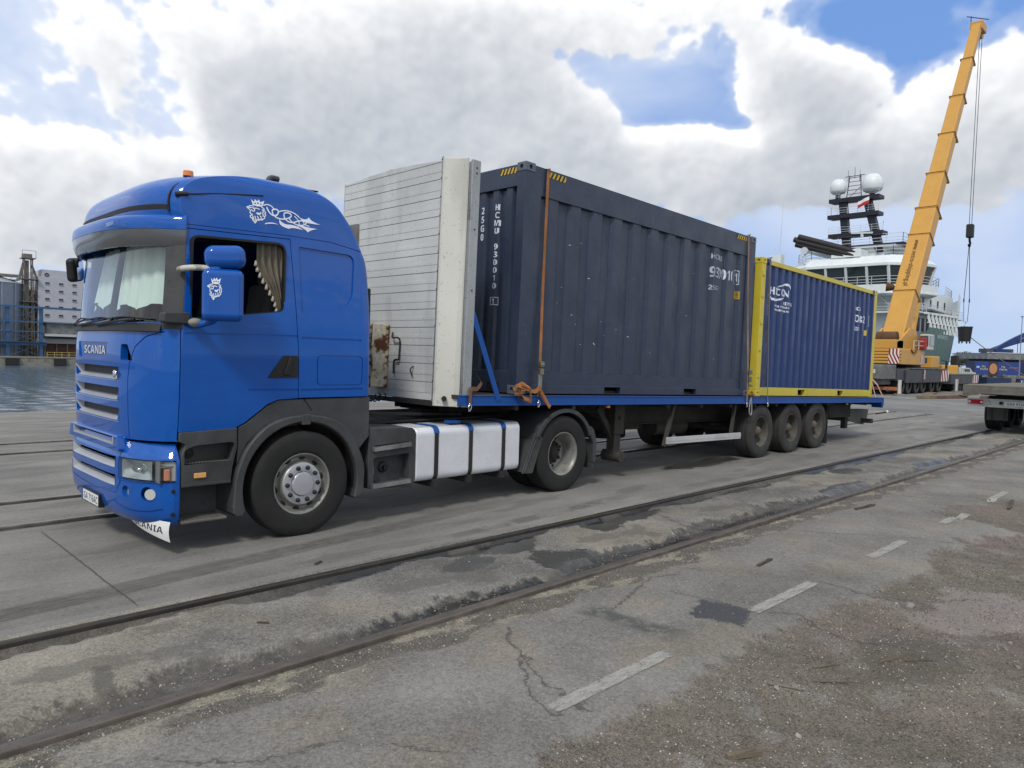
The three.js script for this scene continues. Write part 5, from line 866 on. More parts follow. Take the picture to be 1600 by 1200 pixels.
{
  const grey = steel([.027, .040, .075]);
  const c = container({ x: 0, H: 2.896, label: 'dark slate-grey container, the taller one behind the white headboard', panel: grey, frame: grey, cast: steel([.10, .115, .145]), post: .30, top: .36, bot: .135, step: .30, pockets: [[1.79, 2.17], [3.88, 4.25]], pocketH: .09, pitch: .463, depth: .042, header: .27, sill: .29 });
  const side = (x0, x1, y0, y1, t, name = 'lettering') => obj(name, corrugated(x0, x1, y0, y1, .463, .042, (a, y, i) => [a, y, -.022 - i + .003], (a, y) => [(a - x0) / (x1 - x0), (y - y0) / (y1 - y0)]), decal(t), c);
  side(4.45, 5.66, 1.76, 2.44, print(1024, 576, (x, w, h) => { x.fillStyle = ink; const kx = w / 1.21, ky = h / .68; tall(x, 'HCMU', (.13) * kx, h - (.60) * ky, 96, 1.15); tall(x, '930010', .12 * kx, h - .34 * ky, 205, .98); tall(x, '25G0', .11 * kx, h - .075 * ky, 94, 1.2); x.strokeStyle = ink; x.lineWidth = 9; x.strokeRect(.96 * kx, h - .465 * ky, .13 * kx, .24 * ky); tall(x, '1', .985 * kx, h - .34 * ky, 180, .95); }));
  side(5.44, 5.58, 1.72, 1.868, print(64, 64, (x, w, h) => { x.fillStyle = '#c7a640'; x.fillRect(2, 2, w - 4, h - 4); x.fillStyle = '#3a3a34'; for (let i = 0; i < 4; i++) x.fillRect(18, 10 + i * 12, 28, 5); }), 'warning_sticker');
  side(.5, 5.7, .4, 2.4, scuff, 'scuff_marks');
  // front: numbers stacked downward
  const front = (a0, a1, y0, y1, t) => obj('lettering', corrugated(a0, a1, y0, y1, .25, .042, (a, y, i) => [.03 + i - .003, y, -a], (a, y) => [1 - (a - a0) / (a1 - a0), (y - y0) / (y1 - y0)]), decal(t), c);
  const stack = (text, n, boxed) => print(96, n * 96, (x, w, h) => { x.fillStyle = ink; x.textAlign = 'center'; x.textBaseline = 'middle'; [...text].forEach((ch, i) => { x.save(); x.translate(w / 2, (i + .5) * h / n); x.scale(.86, 1); x.font = 'bold 100px sans-serif'; x.fillText(ch, 0, 4); x.restore(); }); if (boxed) { x.strokeStyle = ink; x.lineWidth = 8; x.strokeRect(8, h - 94, w - 16, 90); } });
  front(.455, .575, 1.13, 2.44, stack('HCMU 930010 1', 13, true));
  front(.72, .84, 1.97, 2.43, stack('25G0', 4, false));
  obj('hazard_stripe', gridSurf(1, 1, (u, v) => [.006, lerp(2.772, 2.845, v), -lerp(.46, .17, u)], (u, v) => [u, v]), stripeM, c);
  for (const [a, b] of [[.42, .76], [5.36, 5.70]]) obj('hazard_stripe', gridSurf(1, 1, (u, v) => [lerp(a, b, u), lerp(2.772, 2.848, v), -.004], (u, v) => [u, v]), stripeM, c);
  obj('front_tunnel', bx(-.002, .03, .03, .14, -.53, -.33), M.black, c);
  obj('scuff_marks', gridSurf(1, 1, (u, v) => [lerp(.03, .30, u), lerp(.2, 2.7, v), -.0005], (u, v) => [u * .4 + .2, v]), decal(scuff), c);
}
{
  const blue = steel([.010, .036, .145]), yellow = steel([.64, .52, .05], { map: T.paint });
  const c = container({ x: L20 + .2875, H: 2.591, label: 'smaller royal-blue container with yellow frame, at the tail of the trailer', panel: blue, frame: yellow, cast: yellow, post: .16, top: .09, bot: .17, pockets: [[1.84, 2.18], [3.91, 4.24]], pocketH: .115, pitch: .29, depth: .036, header: .14, sill: .16, endMat: blue });
  const side = (x0, x1, y0, y1, t) => obj('lettering', corrugated(x0, x1, y0, y1, .29, .036, (a, y, i) => [a, y, -.022 - i + .003], (a, y) => [(a - x0) / (x1 - x0), (y - y0) / (y1 - y0)]), decal(t), c);
  side(.42, 1.50, 1.62, 2.24, print(1024, 588, (x, w, h) => {
    x.fillStyle = ink; x.strokeStyle = ink; tall(x, 'H', 40, 210, 190, 1.05); tall(x, 'ICON', 200, 210, 175, 1.25);
    x.beginPath(); x.moveTo(330, 118); x.quadraticCurveTo(520, 40, 640, 22); x.quadraticCurveTo(820, 6, 830, 150); x.quadraticCurveTo(780, 60, 640, 62); x.quadraticCurveTo(520, 72, 330, 128); x.fill();
    x.beginPath(); x.moveTo(560, 300); x.quadraticCurveTo(380, 380, 240, 388); x.quadraticCurveTo(60, 400, 50, 280); x.quadraticCurveTo(100, 350, 230, 346); x.quadraticCurveTo(380, 338, 560, 290); x.fill();
    tall(x, 'SHIPPING', 560, 395, 84, 1.0); const q = rng(8); for (const [x0, x1, y] of [[190, 800, 470], [200, 790, 540]]) for (let p = x0; p < x1; p += 26) { const hh = 26 + 18 * q(); x.fillRect(p, y - hh / 2, 10 + 10 * q(), hh); } }));
  side(4.62, 5.78, 1.40, 2.16, print(1024, 670, (x, w, h) => { x.fillStyle = ink; tall(x, 'HICU', 100, 90, 100, 1.2); tall(x, '304821', 90, 290, 200, 1.0); x.strokeStyle = ink; x.lineWidth = 9; x.strokeRect(860, 190, 120, 210); tall(x, '9', 876, 298, 180, .9); tall(x, '22G1', 80, 500, 100, 1.2); x.fillStyle = '#bfae4a'; x.fillRect(700, 500, 90, 110); }));
  // blue inner post and a rusty streaked strip next to the front post
  obj('inner_post', bx(.17, .30, .17, 2.52, -.06, -.006, .004), blue, c); obj('inner_post', bx(.305, .37, .17, 2.40, -.06, -.012, .004), steel([.20, .15, .12], { map: T.rust }), c);
  obj('inner_post', bx(5.80, 5.885, .17, 2.48, -.06, -.006, .004), blue, c);
  obj('roof_lug', bx(.18, .36, 2.46, 2.585, -.15, -.006, .004), blue, c); obj('roof_lug', bx(5.76, 5.88, 2.46, 2.58, -.15, -.006, .004), blue, c);
  for (const y of [.35, .85, 1.35, 1.85, 2.25]) obj('lashing_lug', bx(.02, .10, y, y + .10, -.003, .012, .004), yellow, c);
}
// ---------- lashings ----------
function ribbon(pts, w, th, side = [0, 0, 1]) {           // flat webbing along a path; w across
  const cv = new THREE.CatmullRomCurve3(pts.map((p) => new THREE.Vector3(...p)), false, 'catmullrom', .2), n = pts.length * 6, S = new THREE.Vector3(...side);
  return gridSurf(n, 1, (u, v) => { const p = cv.getPoint(u), t = cv.getTangent(u), a = t.clone().cross(S).normalize(); return p.addScaledVector(a, (v - .5) * w).toArray(); });
}
const strapM = mat([.56, .235, .085], { r: .9, map: T.grime, bump: T.fine, bs: .002 });
function hookEnd(parent, x, y, z) { obj('hook', [tube([[x, y + .06, z], [x - .02, y + .02, z + .006], [x - .005, y - .03, z], [x + .02, y - .01, z - .01]], .007, 16, 6), tube([[x, y + .06, z], [x + .022, y + .02, z + .006], [x + .005, y - .03, z]], .006, 12, 6)], M.chrome, parent); }
{
  const s = rider('lashing_strap', 'orange ratchet strap over the front end of the dark grey container', 'strap', .34, -.10, .09, { group: 'lashing straps on the containers' });
  obj('webbing', ribbon([[.04, 3.0, -2.5], [.045, 3.003, -1.2], [.05, 2.98, -.10], [.052, 2.93, -.075], [.04, 2.2, -.065], [.02, 1.3, -.045], [.0, .50, -.015], [-.01, .08, -.005]], .05, .002, [0, 0, 1]), strapM, s);
  obj('ratchet', [bx(-.035, .035, .46, .53, -.02, .03, .006), bx(-.025, .04, .36, .44, -.02, .025, .006), cyl(.016, .016, [-.04, .49, .02], [.04, .49, .02], 10)], mat([.50, .48, .40], { r: .35, m: .8, map: T.grime }), s);
  obj('ratchet_handle', bx(-.03, .03, .20, .36, -.015, .01, .004), M.galv, s); hookEnd(s, -.01, -.02, .0);
  const k = rider('lashing_strap', 'crumpled orange strap end bundled on the deck edge below the grey container', 'strap', .1, -.03, .1, { group: 'lashing straps on the containers' });
  const r = rng(31); for (let i = 0; i < 7; i++) { const a = i * .9; obj('strap_loop', ribbon([[-.24 + .02 * i, .10 + .05 * Math.sin(a), .02 * (i % 3)], [-.12, .14 + .04 * Math.cos(a), .03], [0, .08 + .05 * r(), .05], [.02, .0 - .05 * r(), .05], [-.10, -.03 + .04 * r(), .04], [-.22, .05, .02 * i]], .045, .002, [.3, .4, .8]), strapM, k); }
  obj('strap_tail', [ribbon([[-.02, .10, .03], [.10, .08, .04], [.20, .13, .03], [.22, .08, .03]], .05, .002, [0, .3, 1]), ribbon([[.22, .10, .02], [.28, .02, .03], [.36, -.08, .035], [.40, -.12, .04]], .055, .002, [.2, 0, 1]), ribbon([[.20, .10, .0], [.27, .0, .02], [.38, -.10, .02]], .05, .002, [.5, 0, .8])], strapM, k);
  const q = rider('lashing_strap', 'short faded strap hooked under the blue deck rail beside the white headboard', 'strap', -.83, -.1, .085, { group: 'lashing straps on the containers' });
  obj('webbing', ribbon([[.36, .33, -.3], [.28, .24, -.12], [.12, .17, -.02], [.02, .17, .0], [0, .14, .004], [0, .0, .0]], .05, .002, [0, 0, 1]), mat([.34, .17, .11], { r: .9, map: T.grime }), q); hookEnd(q, 0, -.06, 0);
  const p = rider('lashing_strap', 'pale ratchet strap down the rear end of the dark grey container', 'strap', 5.90, -.1, .09, { group: 'lashing straps on the containers' });
  obj('webbing', ribbon([[-.17, 2.98, -2.5], [-.17, 2.985, -.13], [-.165, 2.94, -.075], [-.1, 1.6, -.05], [-.04, .6, -.02], [-.05, .0, 0]], .05, .002), mat([.46, .30, .22], { r: .9, map: T.grime }), p);
  obj('ratchet', [bx(-.05, .05, .50, .58, -.02, .03, .006), bx(-.03, .05, .36, .46, -.02, .025, .006), bx(.02, .10, .28, .32, -.01, .02, .004)], mat([.34, .36, .32], { r: .4, m: .7, map: T.grime }), p); hookEnd(p, -.05, -.06, 0);
  const t = rider('lashing_strap', 'thin dark strap over the front end of the blue container', 'strap', 6.67, -.1, .09, { group: 'lashing straps on the containers' });
  obj('webbing', ribbon([[-.06, 2.70, -2.5], [-.06, 2.70, -.13], [-.05, 2.66, -.075], [-.02, 1.4, -.05], [0, .3, -.02], [0, 0, 0]], .035, .002), mat([.16, .15, .16], { r: .9 }), t); hookEnd(t, 0, -.06, 0);
  const e = rider('lashing_strap', 'faded pink strap stretched from the tail of the blue container to the rear beam', 'strap', 12.5, 0, .02, { group: 'lashing straps on the containers' });
  obj('webbing', [ribbon([[-.08, .46, -.06], [.2, .30, .0], [.58, -.02, .03]], .05, .002, [0, 0, 1]), ribbon([[-.07, .42, -.06], [.0, .2, -.02], [.06, 0, .02]], .05, .002, [0, 0, 1])], mat([.52, .34, .28], { r: .9 }), e);
  const rope = rider('rope_loop', 'loop of grey rope hanging below the deck between the two containers', 'rope', 5.99, 0, .09);
  obj('rope', tube([[.0, .04, 0], [-.01, -.05, 0], [-.045, -.2, .005], [-.04, -.30, .008], [.0, -.335, .008], [.04, -.30, .006], [.045, -.2, .004], [.012, -.05, .004], [.01, .04, 0]], .011, 60, 6), mat([.30, .31, .29], { r: .95, bump: T.fine, bs: .003 }), rope);
  obj('rag', xf(new THREE.IcosahedronGeometry(.06, 2), [.02, .03, 0], [0, 0, 0], [1.6, .6, .6]), mat([.35, .14, .10], { r: .95, map: T.grime }), rope);
}
// ---------- mobile crane on the quay ----------
const CR = { yellow: mat([.60, .315, .055], { r: .45, map: T.paint, bump: T.wave, bs: .002 }), grey: mat([.075, .088, .105], { r: .6, map: T.grime }), greyLight: mat([.20, .215, .22], { r: .6, map: T.grime }), dark: mat([.02, .02, .022], { r: .7 }), brown: mat([.16, .08, .03], { r: .8, map: T.grime }), white: mat([.62, .63, .62], { r: .5, map: T.dirtyWhite }), red: mat([.30, .03, .03], { r: .5 }) };
const hazT = print(256, 256, (c, w, h) => { c.fillStyle = '#d9d4d0'; c.fillRect(0, 0, w, h); c.fillStyle = '#8c1f24'; for (let i = -2; i < 6; i++) { c.beginPath(); c.moveTo(i * 86, 0); c.lineTo(i * 86 + 43, 0); c.lineTo(i * 86 + 43 + 128, h); c.lineTo(i * 86 + 128, h); c.fill(); } });
const haz = new THREE.MeshStandardMaterial({ map: hazT, roughness: .5, side: THREE.DoubleSide });
const panelZ = (x0, x1, y0, y1, z, k = 1) => gridSurf(1, 1, (u, v) => [lerp(x0, x1, u), lerp(y0, y1, v), z], (u, v) => [u * k, v * k * (y1 - y0) / (x1 - x0)]);
const panelX = (z0, z1, y0, y1, x, k = 1) => gridSurf(1, 1, (u, v) => [x, lerp(y0, y1, v), lerp(z0, z1, u)], (u, v) => [u, v * (y1 - y0) / Math.abs(z1 - z0)]);
const crane = thing('mobile_crane', 'yellow mobile crane with raised telescopic boom on a grey carrier', 'crane', [47, 0, -10]);
{
  // carrier
  const car = part('carrier', crane);
  obj('frame', [bx(42.2, 52.9, .85, 1.62, -11.4, -8.62, .04), bx(43.5, 46.8, .72, 1.55, -8.62, -8.5, .03), bx(47.0, 52.6, .72, 1.55, -8.62, -8.5, .03)], CR.grey, car);
  obj('rear_box', [bx(40.2, 42.2, .95, 1.85, -11.3, -8.7, .06), bx(40.6, 42.2, .62, .95, -11.0, -9.0, .03)], CR.greyLight, car);
  obj('tail_lamp', bx(40.17, 40.2, 1.30, 1.55, -9.45, -9.25, .01), CR.white, car); obj('tail_lamp', bx(40.17, 40.2, 1.30, 1.55, -9.9, -9.7, .01), CR.white, car);
  obj('outrigger_beam', bx(40.9, 41.2, .30, .50, -11.5, -8.2, .02), mat([.55, .18, .08], { r: .6, map: T.grime }), car);
  obj('deck_plate', [bx(44.5, 52.5, 1.62, 1.68, -11.3, -8.5)], CR.greyLight, car);
  obj('hazard_panel', panelZ(51.0, 52.85, .80, 1.56, -8.49), haz, car); obj('hazard_panel', panelZ(47.0, 47.35, .95, 1.58, -8.485), haz, car);
  for (const x of [43.2, 44.6, 46.2, 47.6, 49.6, 51.2]) for (const z of [-8.85, -11.2]) { const w = part('wheel', car); obj('tyre', tyreGeo(.62, .42, .34).translate(x, .62, z), M.rubberDusty, w); obj('rim', lathe([[.34, .1], [.2, .02], [0, .08]], 20).translate(x, .62, z), CR.greyLight, w); }
  obj('driver_cab', [bx(50.9, 52.8, 1.70, 2.55, -10.9, -9.1, .08)], CR.yellow, car); obj('cab_window', [bx(50.88, 50.9, 2.05, 2.42, -10.6, -9.4)], M.darkGlass, car);
  obj('cab_mirror', [bx(53.0, 53.1, 1.5, 2.2, -8.8, -8.65, .02), cyl(.03, .03, [52.8, 2.3, -9.0], [53.05, 2.2, -8.72], 8)], CR.dark, car);
  for (const [x, z] of [[41.0, -8.1], [41.0, -11.6], [53.4, -8.1], [53.4, -11.6]]) { const o = part('outrigger', car); obj('jack', cyl(.11, .11, [x, .1, z], [x, .95, z], 14), CR.white, o); obj('float', cyl(.35, .3, [x, .0, z], [x, .12, z], 20), CR.greyLight, o); }
  // superstructure
  const sup = part('superstructure', crane);
  obj('turntable', cyl(1.2, 1.2, [47.2, 1.66, -10], [47.2, 1.9, -10], 36), CR.dark, sup);
  obj('counterweight', [bx(43.1, 47.8, 1.88, 2.88, -11.3, -8.72, .05)], CR.yellow, sup);
  for (let i = 0; i < 5; i++) obj('weight_slab', bx(42.7, 43.1, 1.92 + i * .19, 2.08 + i * .19, -11.5, -8.7, .03), CR.yellow, sup);
  obj('slab_gap', bx(42.78, 43.1, 1.9, 2.86, -11.4, -8.76), CR.brown, sup);
  obj('hazard_panel', panelX(-9.35, -8.74, 1.92, 2.86, 42.69), haz, sup); obj('hazard_panel', panelZ(46.95, 47.78, 1.92, 2.86, -8.71), haz, sup);
  obj('lifting_eye', tube([[44.9, 2.86, -8.70], [45.05, 2.70, -8.66], [45.4, 2.66, -8.66], [45.7, 2.70, -8.66], [45.85, 2.86, -8.70]], .04, 16, 6), CR.brown, sup);
  obj('slewing_frame', [prism([[43.4, 2.88], [48.6, 2.88], [48.2, 3.3], [46.9, 4.2], [45.9, 4.3], [44.2, 3.5], [43.4, 3.3]], -10.9, -10.75), prism([[43.4, 2.88], [48.6, 2.88], [48.2, 3.3], [46.9, 4.2], [45.9, 4.3], [44.2, 3.5], [43.4, 3.3]], -9.25, -9.1), bx(43.2, 44.6, 2.88, 3.45, -10.9, -9.1, .05)], CR.yellow, sup);
  obj('winch', [cyl(.4, .4, [44.3, 3.6, -10.6], [44.3, 3.6, -9.4], 24)], CR.brown, sup);
  const cab = part('crane_cab', sup);
  obj('cab_shell', [bx(47.3, 48.4, 2.9, 3.95, -8.95, -8.35, .06)], CR.white, cab); obj('cab_glass', [bx(47.27, 47.3, 3.15, 3.85, -8.9, -8.4), bx(47.4, 48.3, 3.2, 3.85, -8.35, -8.32)], M.darkGlass, cab); obj('cab_seat', bx(47.0, 47.26, 2.95, 3.7, -8.9, -8.45, .05), CR.red, cab);
  obj('guard_rail', [bar([45.0, 3.45, -8.6], [47.0, 3.45, -8.6], .05, .05), bar([45.0, 3.15, -8.6], [47.0, 3.15, -8.6], .04, .04), bar([45, 2.88, -8.6], [45, 3.45, -8.6], .05, .05, [1, 0, 0]), bar([46, 2.88, -8.6], [46, 3.45, -8.6], .05, .05, [1, 0, 0])], CR.white, sup);
  // boom
  const A = new THREE.Vector3(45.8, 3.4, -10), B = new THREE.Vector3(61.5, 29.1, -10), dir = B.clone().sub(A).normalize(), nrm = new THREE.Vector3(-dir.y, dir.x, 0), L = A.distanceTo(B);
  const boom = part('boom', crane);
  const sect = (t0, t1, w, h, name = 'boom_section') => { const p = A.clone().addScaledVector(dir, t0 * L), q = A.clone().addScaledVector(dir, t1 * L), n = 1; w *= .9; h *= .9; const prof = roundPoly([[-w / 2, -h * .28], [-w * .22, -h / 2], [w * .22, -h / 2], [w / 2, -h * .28], [w / 2, h / 2], [-w / 2, h / 2]], .08, 3); const g = prism(prof, 0, p.distanceTo(q)); const m = new THREE.Matrix4().makeBasis(new THREE.Vector3(0, 0, -1), nrm, dir).setPosition(p); g.applyMatrix4(m); return obj(name, g, CR.yellow, boom); };
  sect(-.04, .36, 1.50, 1.5); sect(.36, .47, 1.30, 1.34); sect(.47, .60, 1.14, 1.18); sect(.60, .73, 1.0, 1.04); sect(.73, .865, .88, .92); sect(.865, 1.0, .76, .80);
  for (const [t, w0] of [[.12, 1.54], [.28, 1.54], [.36, 1.58], [.47, 1.40], [.60, 1.24], [.73, 1.10], [.865, .98]]) { const w = w0 * .9, p = A.clone().addScaledVector(dir, t * L), g = prism([[-w / 2, -w / 2], [w / 2, -w / 2], [w / 2, w / 2], [-w / 2, w / 2]], 0, .16); g.applyMatrix4(new THREE.Matrix4().makeBasis(new THREE.Vector3(0, 0, -1), nrm, dir).setPosition(p)); obj('collar', g, CR.yellow, boom); const g2 = prism([[-w / 2 - .03, -w / 2 - .03], [w / 2 + .03, -w / 2 - .03], [w / 2 + .03, w / 2 + .03], [-w / 2 - .03, w / 2 + .03]], .06, .10); g2.applyMatrix4(new THREE.Matrix4().makeBasis(new THREE.Vector3(0, 0, -1), nrm, dir).setPosition(p)); obj('collar_seam', g2, CR.brown, boom); }
  const web = print(1024, 128, (c, w, h) => { c.fillStyle = '#5d3a17'; c.font = 'bold 96px sans-serif'; c.textBaseline = 'middle'; c.textAlign = 'center'; c.fillText('www.vetro-shipping.pl', w / 2, h / 2); });
  const wp = (t, a) => A.clone().addScaledVector(dir, t * L).addScaledVector(nrm, .69).add(new THREE.Vector3(0, 0, a));
  obj('lettering', gridSurf(1, 1, (u, v) => wp(lerp(.265, .135, u), lerp(-.26, .26, v)).toArray(), (u, v) => [u, v]), decal(web), boom);
  const tip = B.clone();
  obj('boom_head', [bx(61.2, 62.6, 28.8, 29.5, -10.45, -9.55, .08), cyl(.35, .35, [62.45, 28.8, -10.2], [62.45, 28.8, -9.8], 20)], CR.yellow, boom); obj('head_rail', [bar([61.3, 29.4, -10.4], [61.3, 30.0, -10.4], .05, .05, [1, 0, 0]), bar([60.9, 29.9, -10.6], [62.3, 29.8, -9.4], .05, .05)], CR.dark, boom);
  obj('luffing_ram', [cyl(.28, .28, [48.4, 2.6, -10], [49.9, 6.4, -10], 16), cyl(.2, .2, [49.8, 6.2, -10], [50.6, 10.0, -10], 14)], CR.yellow, crane);
  obj('boom_lamp', [cyl(.20, .32, [47.9, 7.2, -10.9], [47.8, 7.25, -11.35], 14), cyl(.14, .14, [48.0, 7.1, -10.5], [47.9, 7.2, -11.0], 10)], CR.brown, boom);
  // hoist rope and hook block
  for (const z of [-10.09, -9.91]) obj('hoist_rope', cyl(.022, .022, [62.8, 28.7, z], [62.8, 13.6, z], 6), CR.dark, crane);
  const hb = part('hook_block', crane);
  obj('block', [bx(62.5, 63.1, 12.5, 13.6, -10.25, -9.75, .08)], CR.dark, hb); obj('hook', [tube([[62.8, 12.5, -10], [62.8, 12.3, -10], [63.0, 12.05, -10], [62.85, 11.8, -10], [62.6, 11.9, -10]], .09, 24, 8)], CR.dark, hb);
}
const bin = thing('waste_bin', 'black wheeled waste bin hanging from the crane hook', 'bin', [62.9, 3.8, -10]);
{
  const g = new THREE.CylinderGeometry(.92, .74, 1.45, 4, 1).rotateY(Math.PI / 4); const p = prep(g); p.scale(1, 1, .8); p.rotateY(.5); p.scale(.8, .8, .8); p.translate(62.9, 4.55, -10);
  obj('bin_body', p, CR.dark, bin); const lid = prep(new RoundedBoxGeometry(1.42, .12, 1.1, 2, .04)).scale(.8, .8, .8).rotateY(.5).translate(62.9, 5.15, -10); obj('bin_lid', lid, mat([.04, .045, .05], { r: .5 }), bin);
  for (const [a, b] of [[-.5, -.35], [.5, -.35], [-.5, .35], [.5, .35]]) { const c = Math.cos(.5), s = Math.sin(.5), x = 62.9 + (a * c + b * s) * .8, z = -10 - (a * s - b * c) * .8; obj('caster', cyl(.10, .10, [x, 3.9, z - .04], [x, 3.9, z + .04], 12), CR.dark, bin); }
}
const sling = thing('lifting_sling', 'pair of thin lifting slings between crane hook and waste bin', 'sling', [62.9, 5.2, -10]);
for (const [a, b] of [[-.6, -.3], [.6, .3]]) obj('sling_leg', [cyl(.025, .025, [62.8 + a * .12, 11.85, -10], [62.9 + a * .45, 7.4, -10 + b * .45], 6), cyl(.05, .05, [62.9 + a * .45, 7.2, -10 + b * .45], [62.9 + a * .45, 7.5, -10 + b * .45], 8), cyl(.02, .02, [62.9 + a * .45, 7.3, -10 + b * .45], [62.9 + a * .3, 5.6, -10 + b * .3], 6)], CR.dark, sling);
obj('sling_bridle', [tube([[62.4, 5.2, -9.9], [62.75, 5.6, -10], [63.05, 5.6, -10], [63.4, 5.2, -10.2]], .03, 20, 6)], CR.white, sling);

// ---------- offshore supply ship ----------
const SH_ = { white: mat([.76, .81, .81], { r: .45, map: T.paint }), green: mat([.045, .165, .155], { r: .45, map: T.grime }), navy: mat([.005, .007, .018], { r: .5 }), glass: mat([.018, .03, .032], { r: .08, coat: 1 }), deck: mat([.10, .12, .12], { r: .8 }), pipe: mat([.022, .016, .018], { r: .6, map: T.grime }), rail: mat([.55, .58, .6], { r: .5 }) };
const ship = thing('supply_ship', 'white and green offshore supply ship with twin radomes, moored behind the crane', 'ship', [92, -1.9, -27.5]);
{
  const zc = -27.5, hw = 8.5;
  const half = (x, y) => { const t = clamp((y + 1.9) / 12), xs = lerp(85, 88, t), xe = lerp(110, 119, Math.pow(t, .8)); return x <= xs ? hw : hw * Math.pow(Math.max(0, 1 - Math.pow((x - xs) / (xe - xs), 2.0)), .62); };
  const xEnd = (y) => lerp(110, 119, Math.pow(clamp((y + 1.9) / 12), .8));
  const topG = (x) => (x < 84 ? 3.9 : x < 88 ? lerp(3.9, 6.3, sstep(84, 86.5, x)) : lerp(6.3, 8.8, sstep(97, 104, x)));
  const hull = (s, y0, y1) => gridSurf(80, 12, (u, v) => { const x0 = 45, yT = typeof y1 === 'function' ? y1 : () => y1, yB = typeof y0 === 'function' ? y0 : () => y0; let x = lerp(x0, xEnd(8), u), y = lerp(yB(x), yT(x), v); x = Math.min(lerp(x0, xEnd(y), u), xEnd(y)); return [x, y, zc + s * half(x, y)]; });
  obj('hull', [hull(1, -2.4, topG), hull(-1, -2.4, topG)], SH_.green, ship);
  obj('fore_bulwark', [1, -1].map((s) => gridSurf(50, 6, (u, v) => { const x = lerp(101, xEnd(9.5), u), y = lerp(topG(x), 11.3, v); const xx = Math.min(x, xEnd(y) - .01); return [xx, y, zc + s * (half(xx, y) + .02)]; })), SH_.white, ship);
  obj('fore_deck', [prismY([[88, 27.5 - 8], [100, 27.5 - 7.2], [110, 27.5 - 5], [120, 27.5], [110, 27.5 + 5], [100, 27.5 + 7.2], [88, 27.5 + 8]], 8.3, 8.5)], SH_.deck, ship);
  obj('main_deck', [bx(45, 88, 3.0, 3.2, zc - 8.4, zc + 8.4)], SH_.deck, ship);
  const nm = print(512, 64, (c, w, h) => { c.fillStyle = '#a9c4c4'; c.font = 'bold 58px sans-serif'; c.textAlign = 'center'; c.textBaseline = 'middle'; c.fillText('HAVYARD ECCO', w / 2, h / 2); });
  obj('ship_name', gridSurf(6, 1, (u, v) => { const x = lerp(88.6, 95.5, u), y = lerp(5.0, 5.7, v); return [x, y, zc + half(x, y) + .04]; }, (u, v) => [u, v]), decal(nm), ship);
  // lower house, openings and frames on the side
  const house = part('deckhouse', ship);
  obj('house_wall', [bx(87, 101, 3.2, 8.0, zc - 7.4, zc + 6.4), bx(87.6, 104, 8.0, 11.0, zc - 7, zc + 6.2)], SH_.white, house);
  for (let i = 0; i < 7; i++) obj('side_opening', bx(88.6 + i * 1.8, 89.6 + i * 1.8, 6.0, 7.6, zc + 6.38, zc + 6.44), SH_.navy, house);
  for (let i = 0; i < 9; i++) obj('side_frame', [bar([88 + i * 1.5, 5.7, zc + 8.3], [88 + i * 1.5, 8.0, zc + 7.7], .22, .22, [1, 0, 0])], SH_.white, house);
  obj('side_rail', [bar([87, 8.0, zc + 7.7], [101, 8.2, zc + 7.7], .25, .25), bar([87, 6.9, zc + 8.0], [100, 6.9, zc + 8.0], .1, .1)], SH_.white, house);
  for (let i = 0; i < 4; i++) obj('porthole', bx(91 + i * 3, 91.6 + i * 3, 9.2, 10.1, zc + 6.19, zc + 6.23), SH_.navy, house);
  obj('house_deck', [bx(84.6, 104, 7.95, 8.1, zc - 8.3, zc + 7.6)], SH_.white, house);
  // stairs on the aft face
  for (const [y, d] of [[3.2, 1], [8.1, -1]]) { obj('stair', [bar([86.5, y, zc + 3 - 2 * d], [86.5, y + 3.2, zc + 3 + 1.5 * d], .7, .12, [0, 1, 0])], SH_.white, house); obj('stair_rail', [bar([86.3, y + 1, zc + 3 - 2 * d], [86.3, y + 4.2, zc + 3 + 1.5 * d], .06, .06)], SH_.rail, house); }
  // wheelhouse: eight-sided, windows leaning out towards the roof
  const plan = (o) => [[84.6 - o, zc - 5.2], [84.6 - o, zc + 4.4], [86.8 - o * .6, zc + 6.8 + o * .7], [89.4, zc + 7.3 + o], [95.5 + o, zc + 5], [95.5 + o, zc - 6], [91.0, zc - 9.2 - o], [87.6 - o * .6, zc - 8.6 - o * .7]];
  const band = (y0, o0, y1, o1) => { const a = plan(o0), b = plan(o1), P = []; for (let i = 0; i < 8; i++) { const j = (i + 1) % 8, q = [[a[i][0], y0, a[i][1]], [a[j][0], y0, a[j][1]], [b[j][0], y1, b[j][1]], [b[i][0], y1, b[i][1]]]; for (const k of [0, 1, 2, 0, 2, 3]) P.push(...q[k]); } const g = new THREE.BufferGeometry(); g.setAttribute('position', new THREE.Float32BufferAttribute(P, 3)); g.computeVertexNormals(); return prep(g); };
  const slab = (y0, y1, o) => prismY(plan(o).map(([x, z]) => [x, -z]), y0, y1, .03);
  const wh = part('wheelhouse', ship);
  obj('bridge_floor', [slab(10.1, 10.35, 1.0), band(10.35, .95, 11.2, .95), slab(10.9, 11.25, -.1)], SH_.white, wh);
  obj('bridge_glazing', band(11.2, -.1, 13.45, .5), SH_.glass, wh);
  { const a = plan(-.07), b = plan(.54); for (let i = 0; i < 8; i++) { const j = (i + 1) % 8, L = Math.hypot(a[i][0] - a[j][0], a[i][1] - a[j][1]), n = Math.max(1, Math.round(L / 2.6)); for (let k = 0; k < n; k++) { const t = k / n; obj('mullion', bar([lerp(a[i][0], a[j][0], t), 11.2, lerp(a[i][1], a[j][1], t)], [lerp(b[i][0], b[j][0], t), 13.45, lerp(b[i][1], b[j][1], t)], .24, .24, [1, 0, .3]), SH_.white, wh); } } }
  obj('bridge_roof', [slab(13.4, 13.7, .7), band(13.7, .7, 14.7, -.6), slab(14.6, 14.75, -.6)], SH_.white, wh);
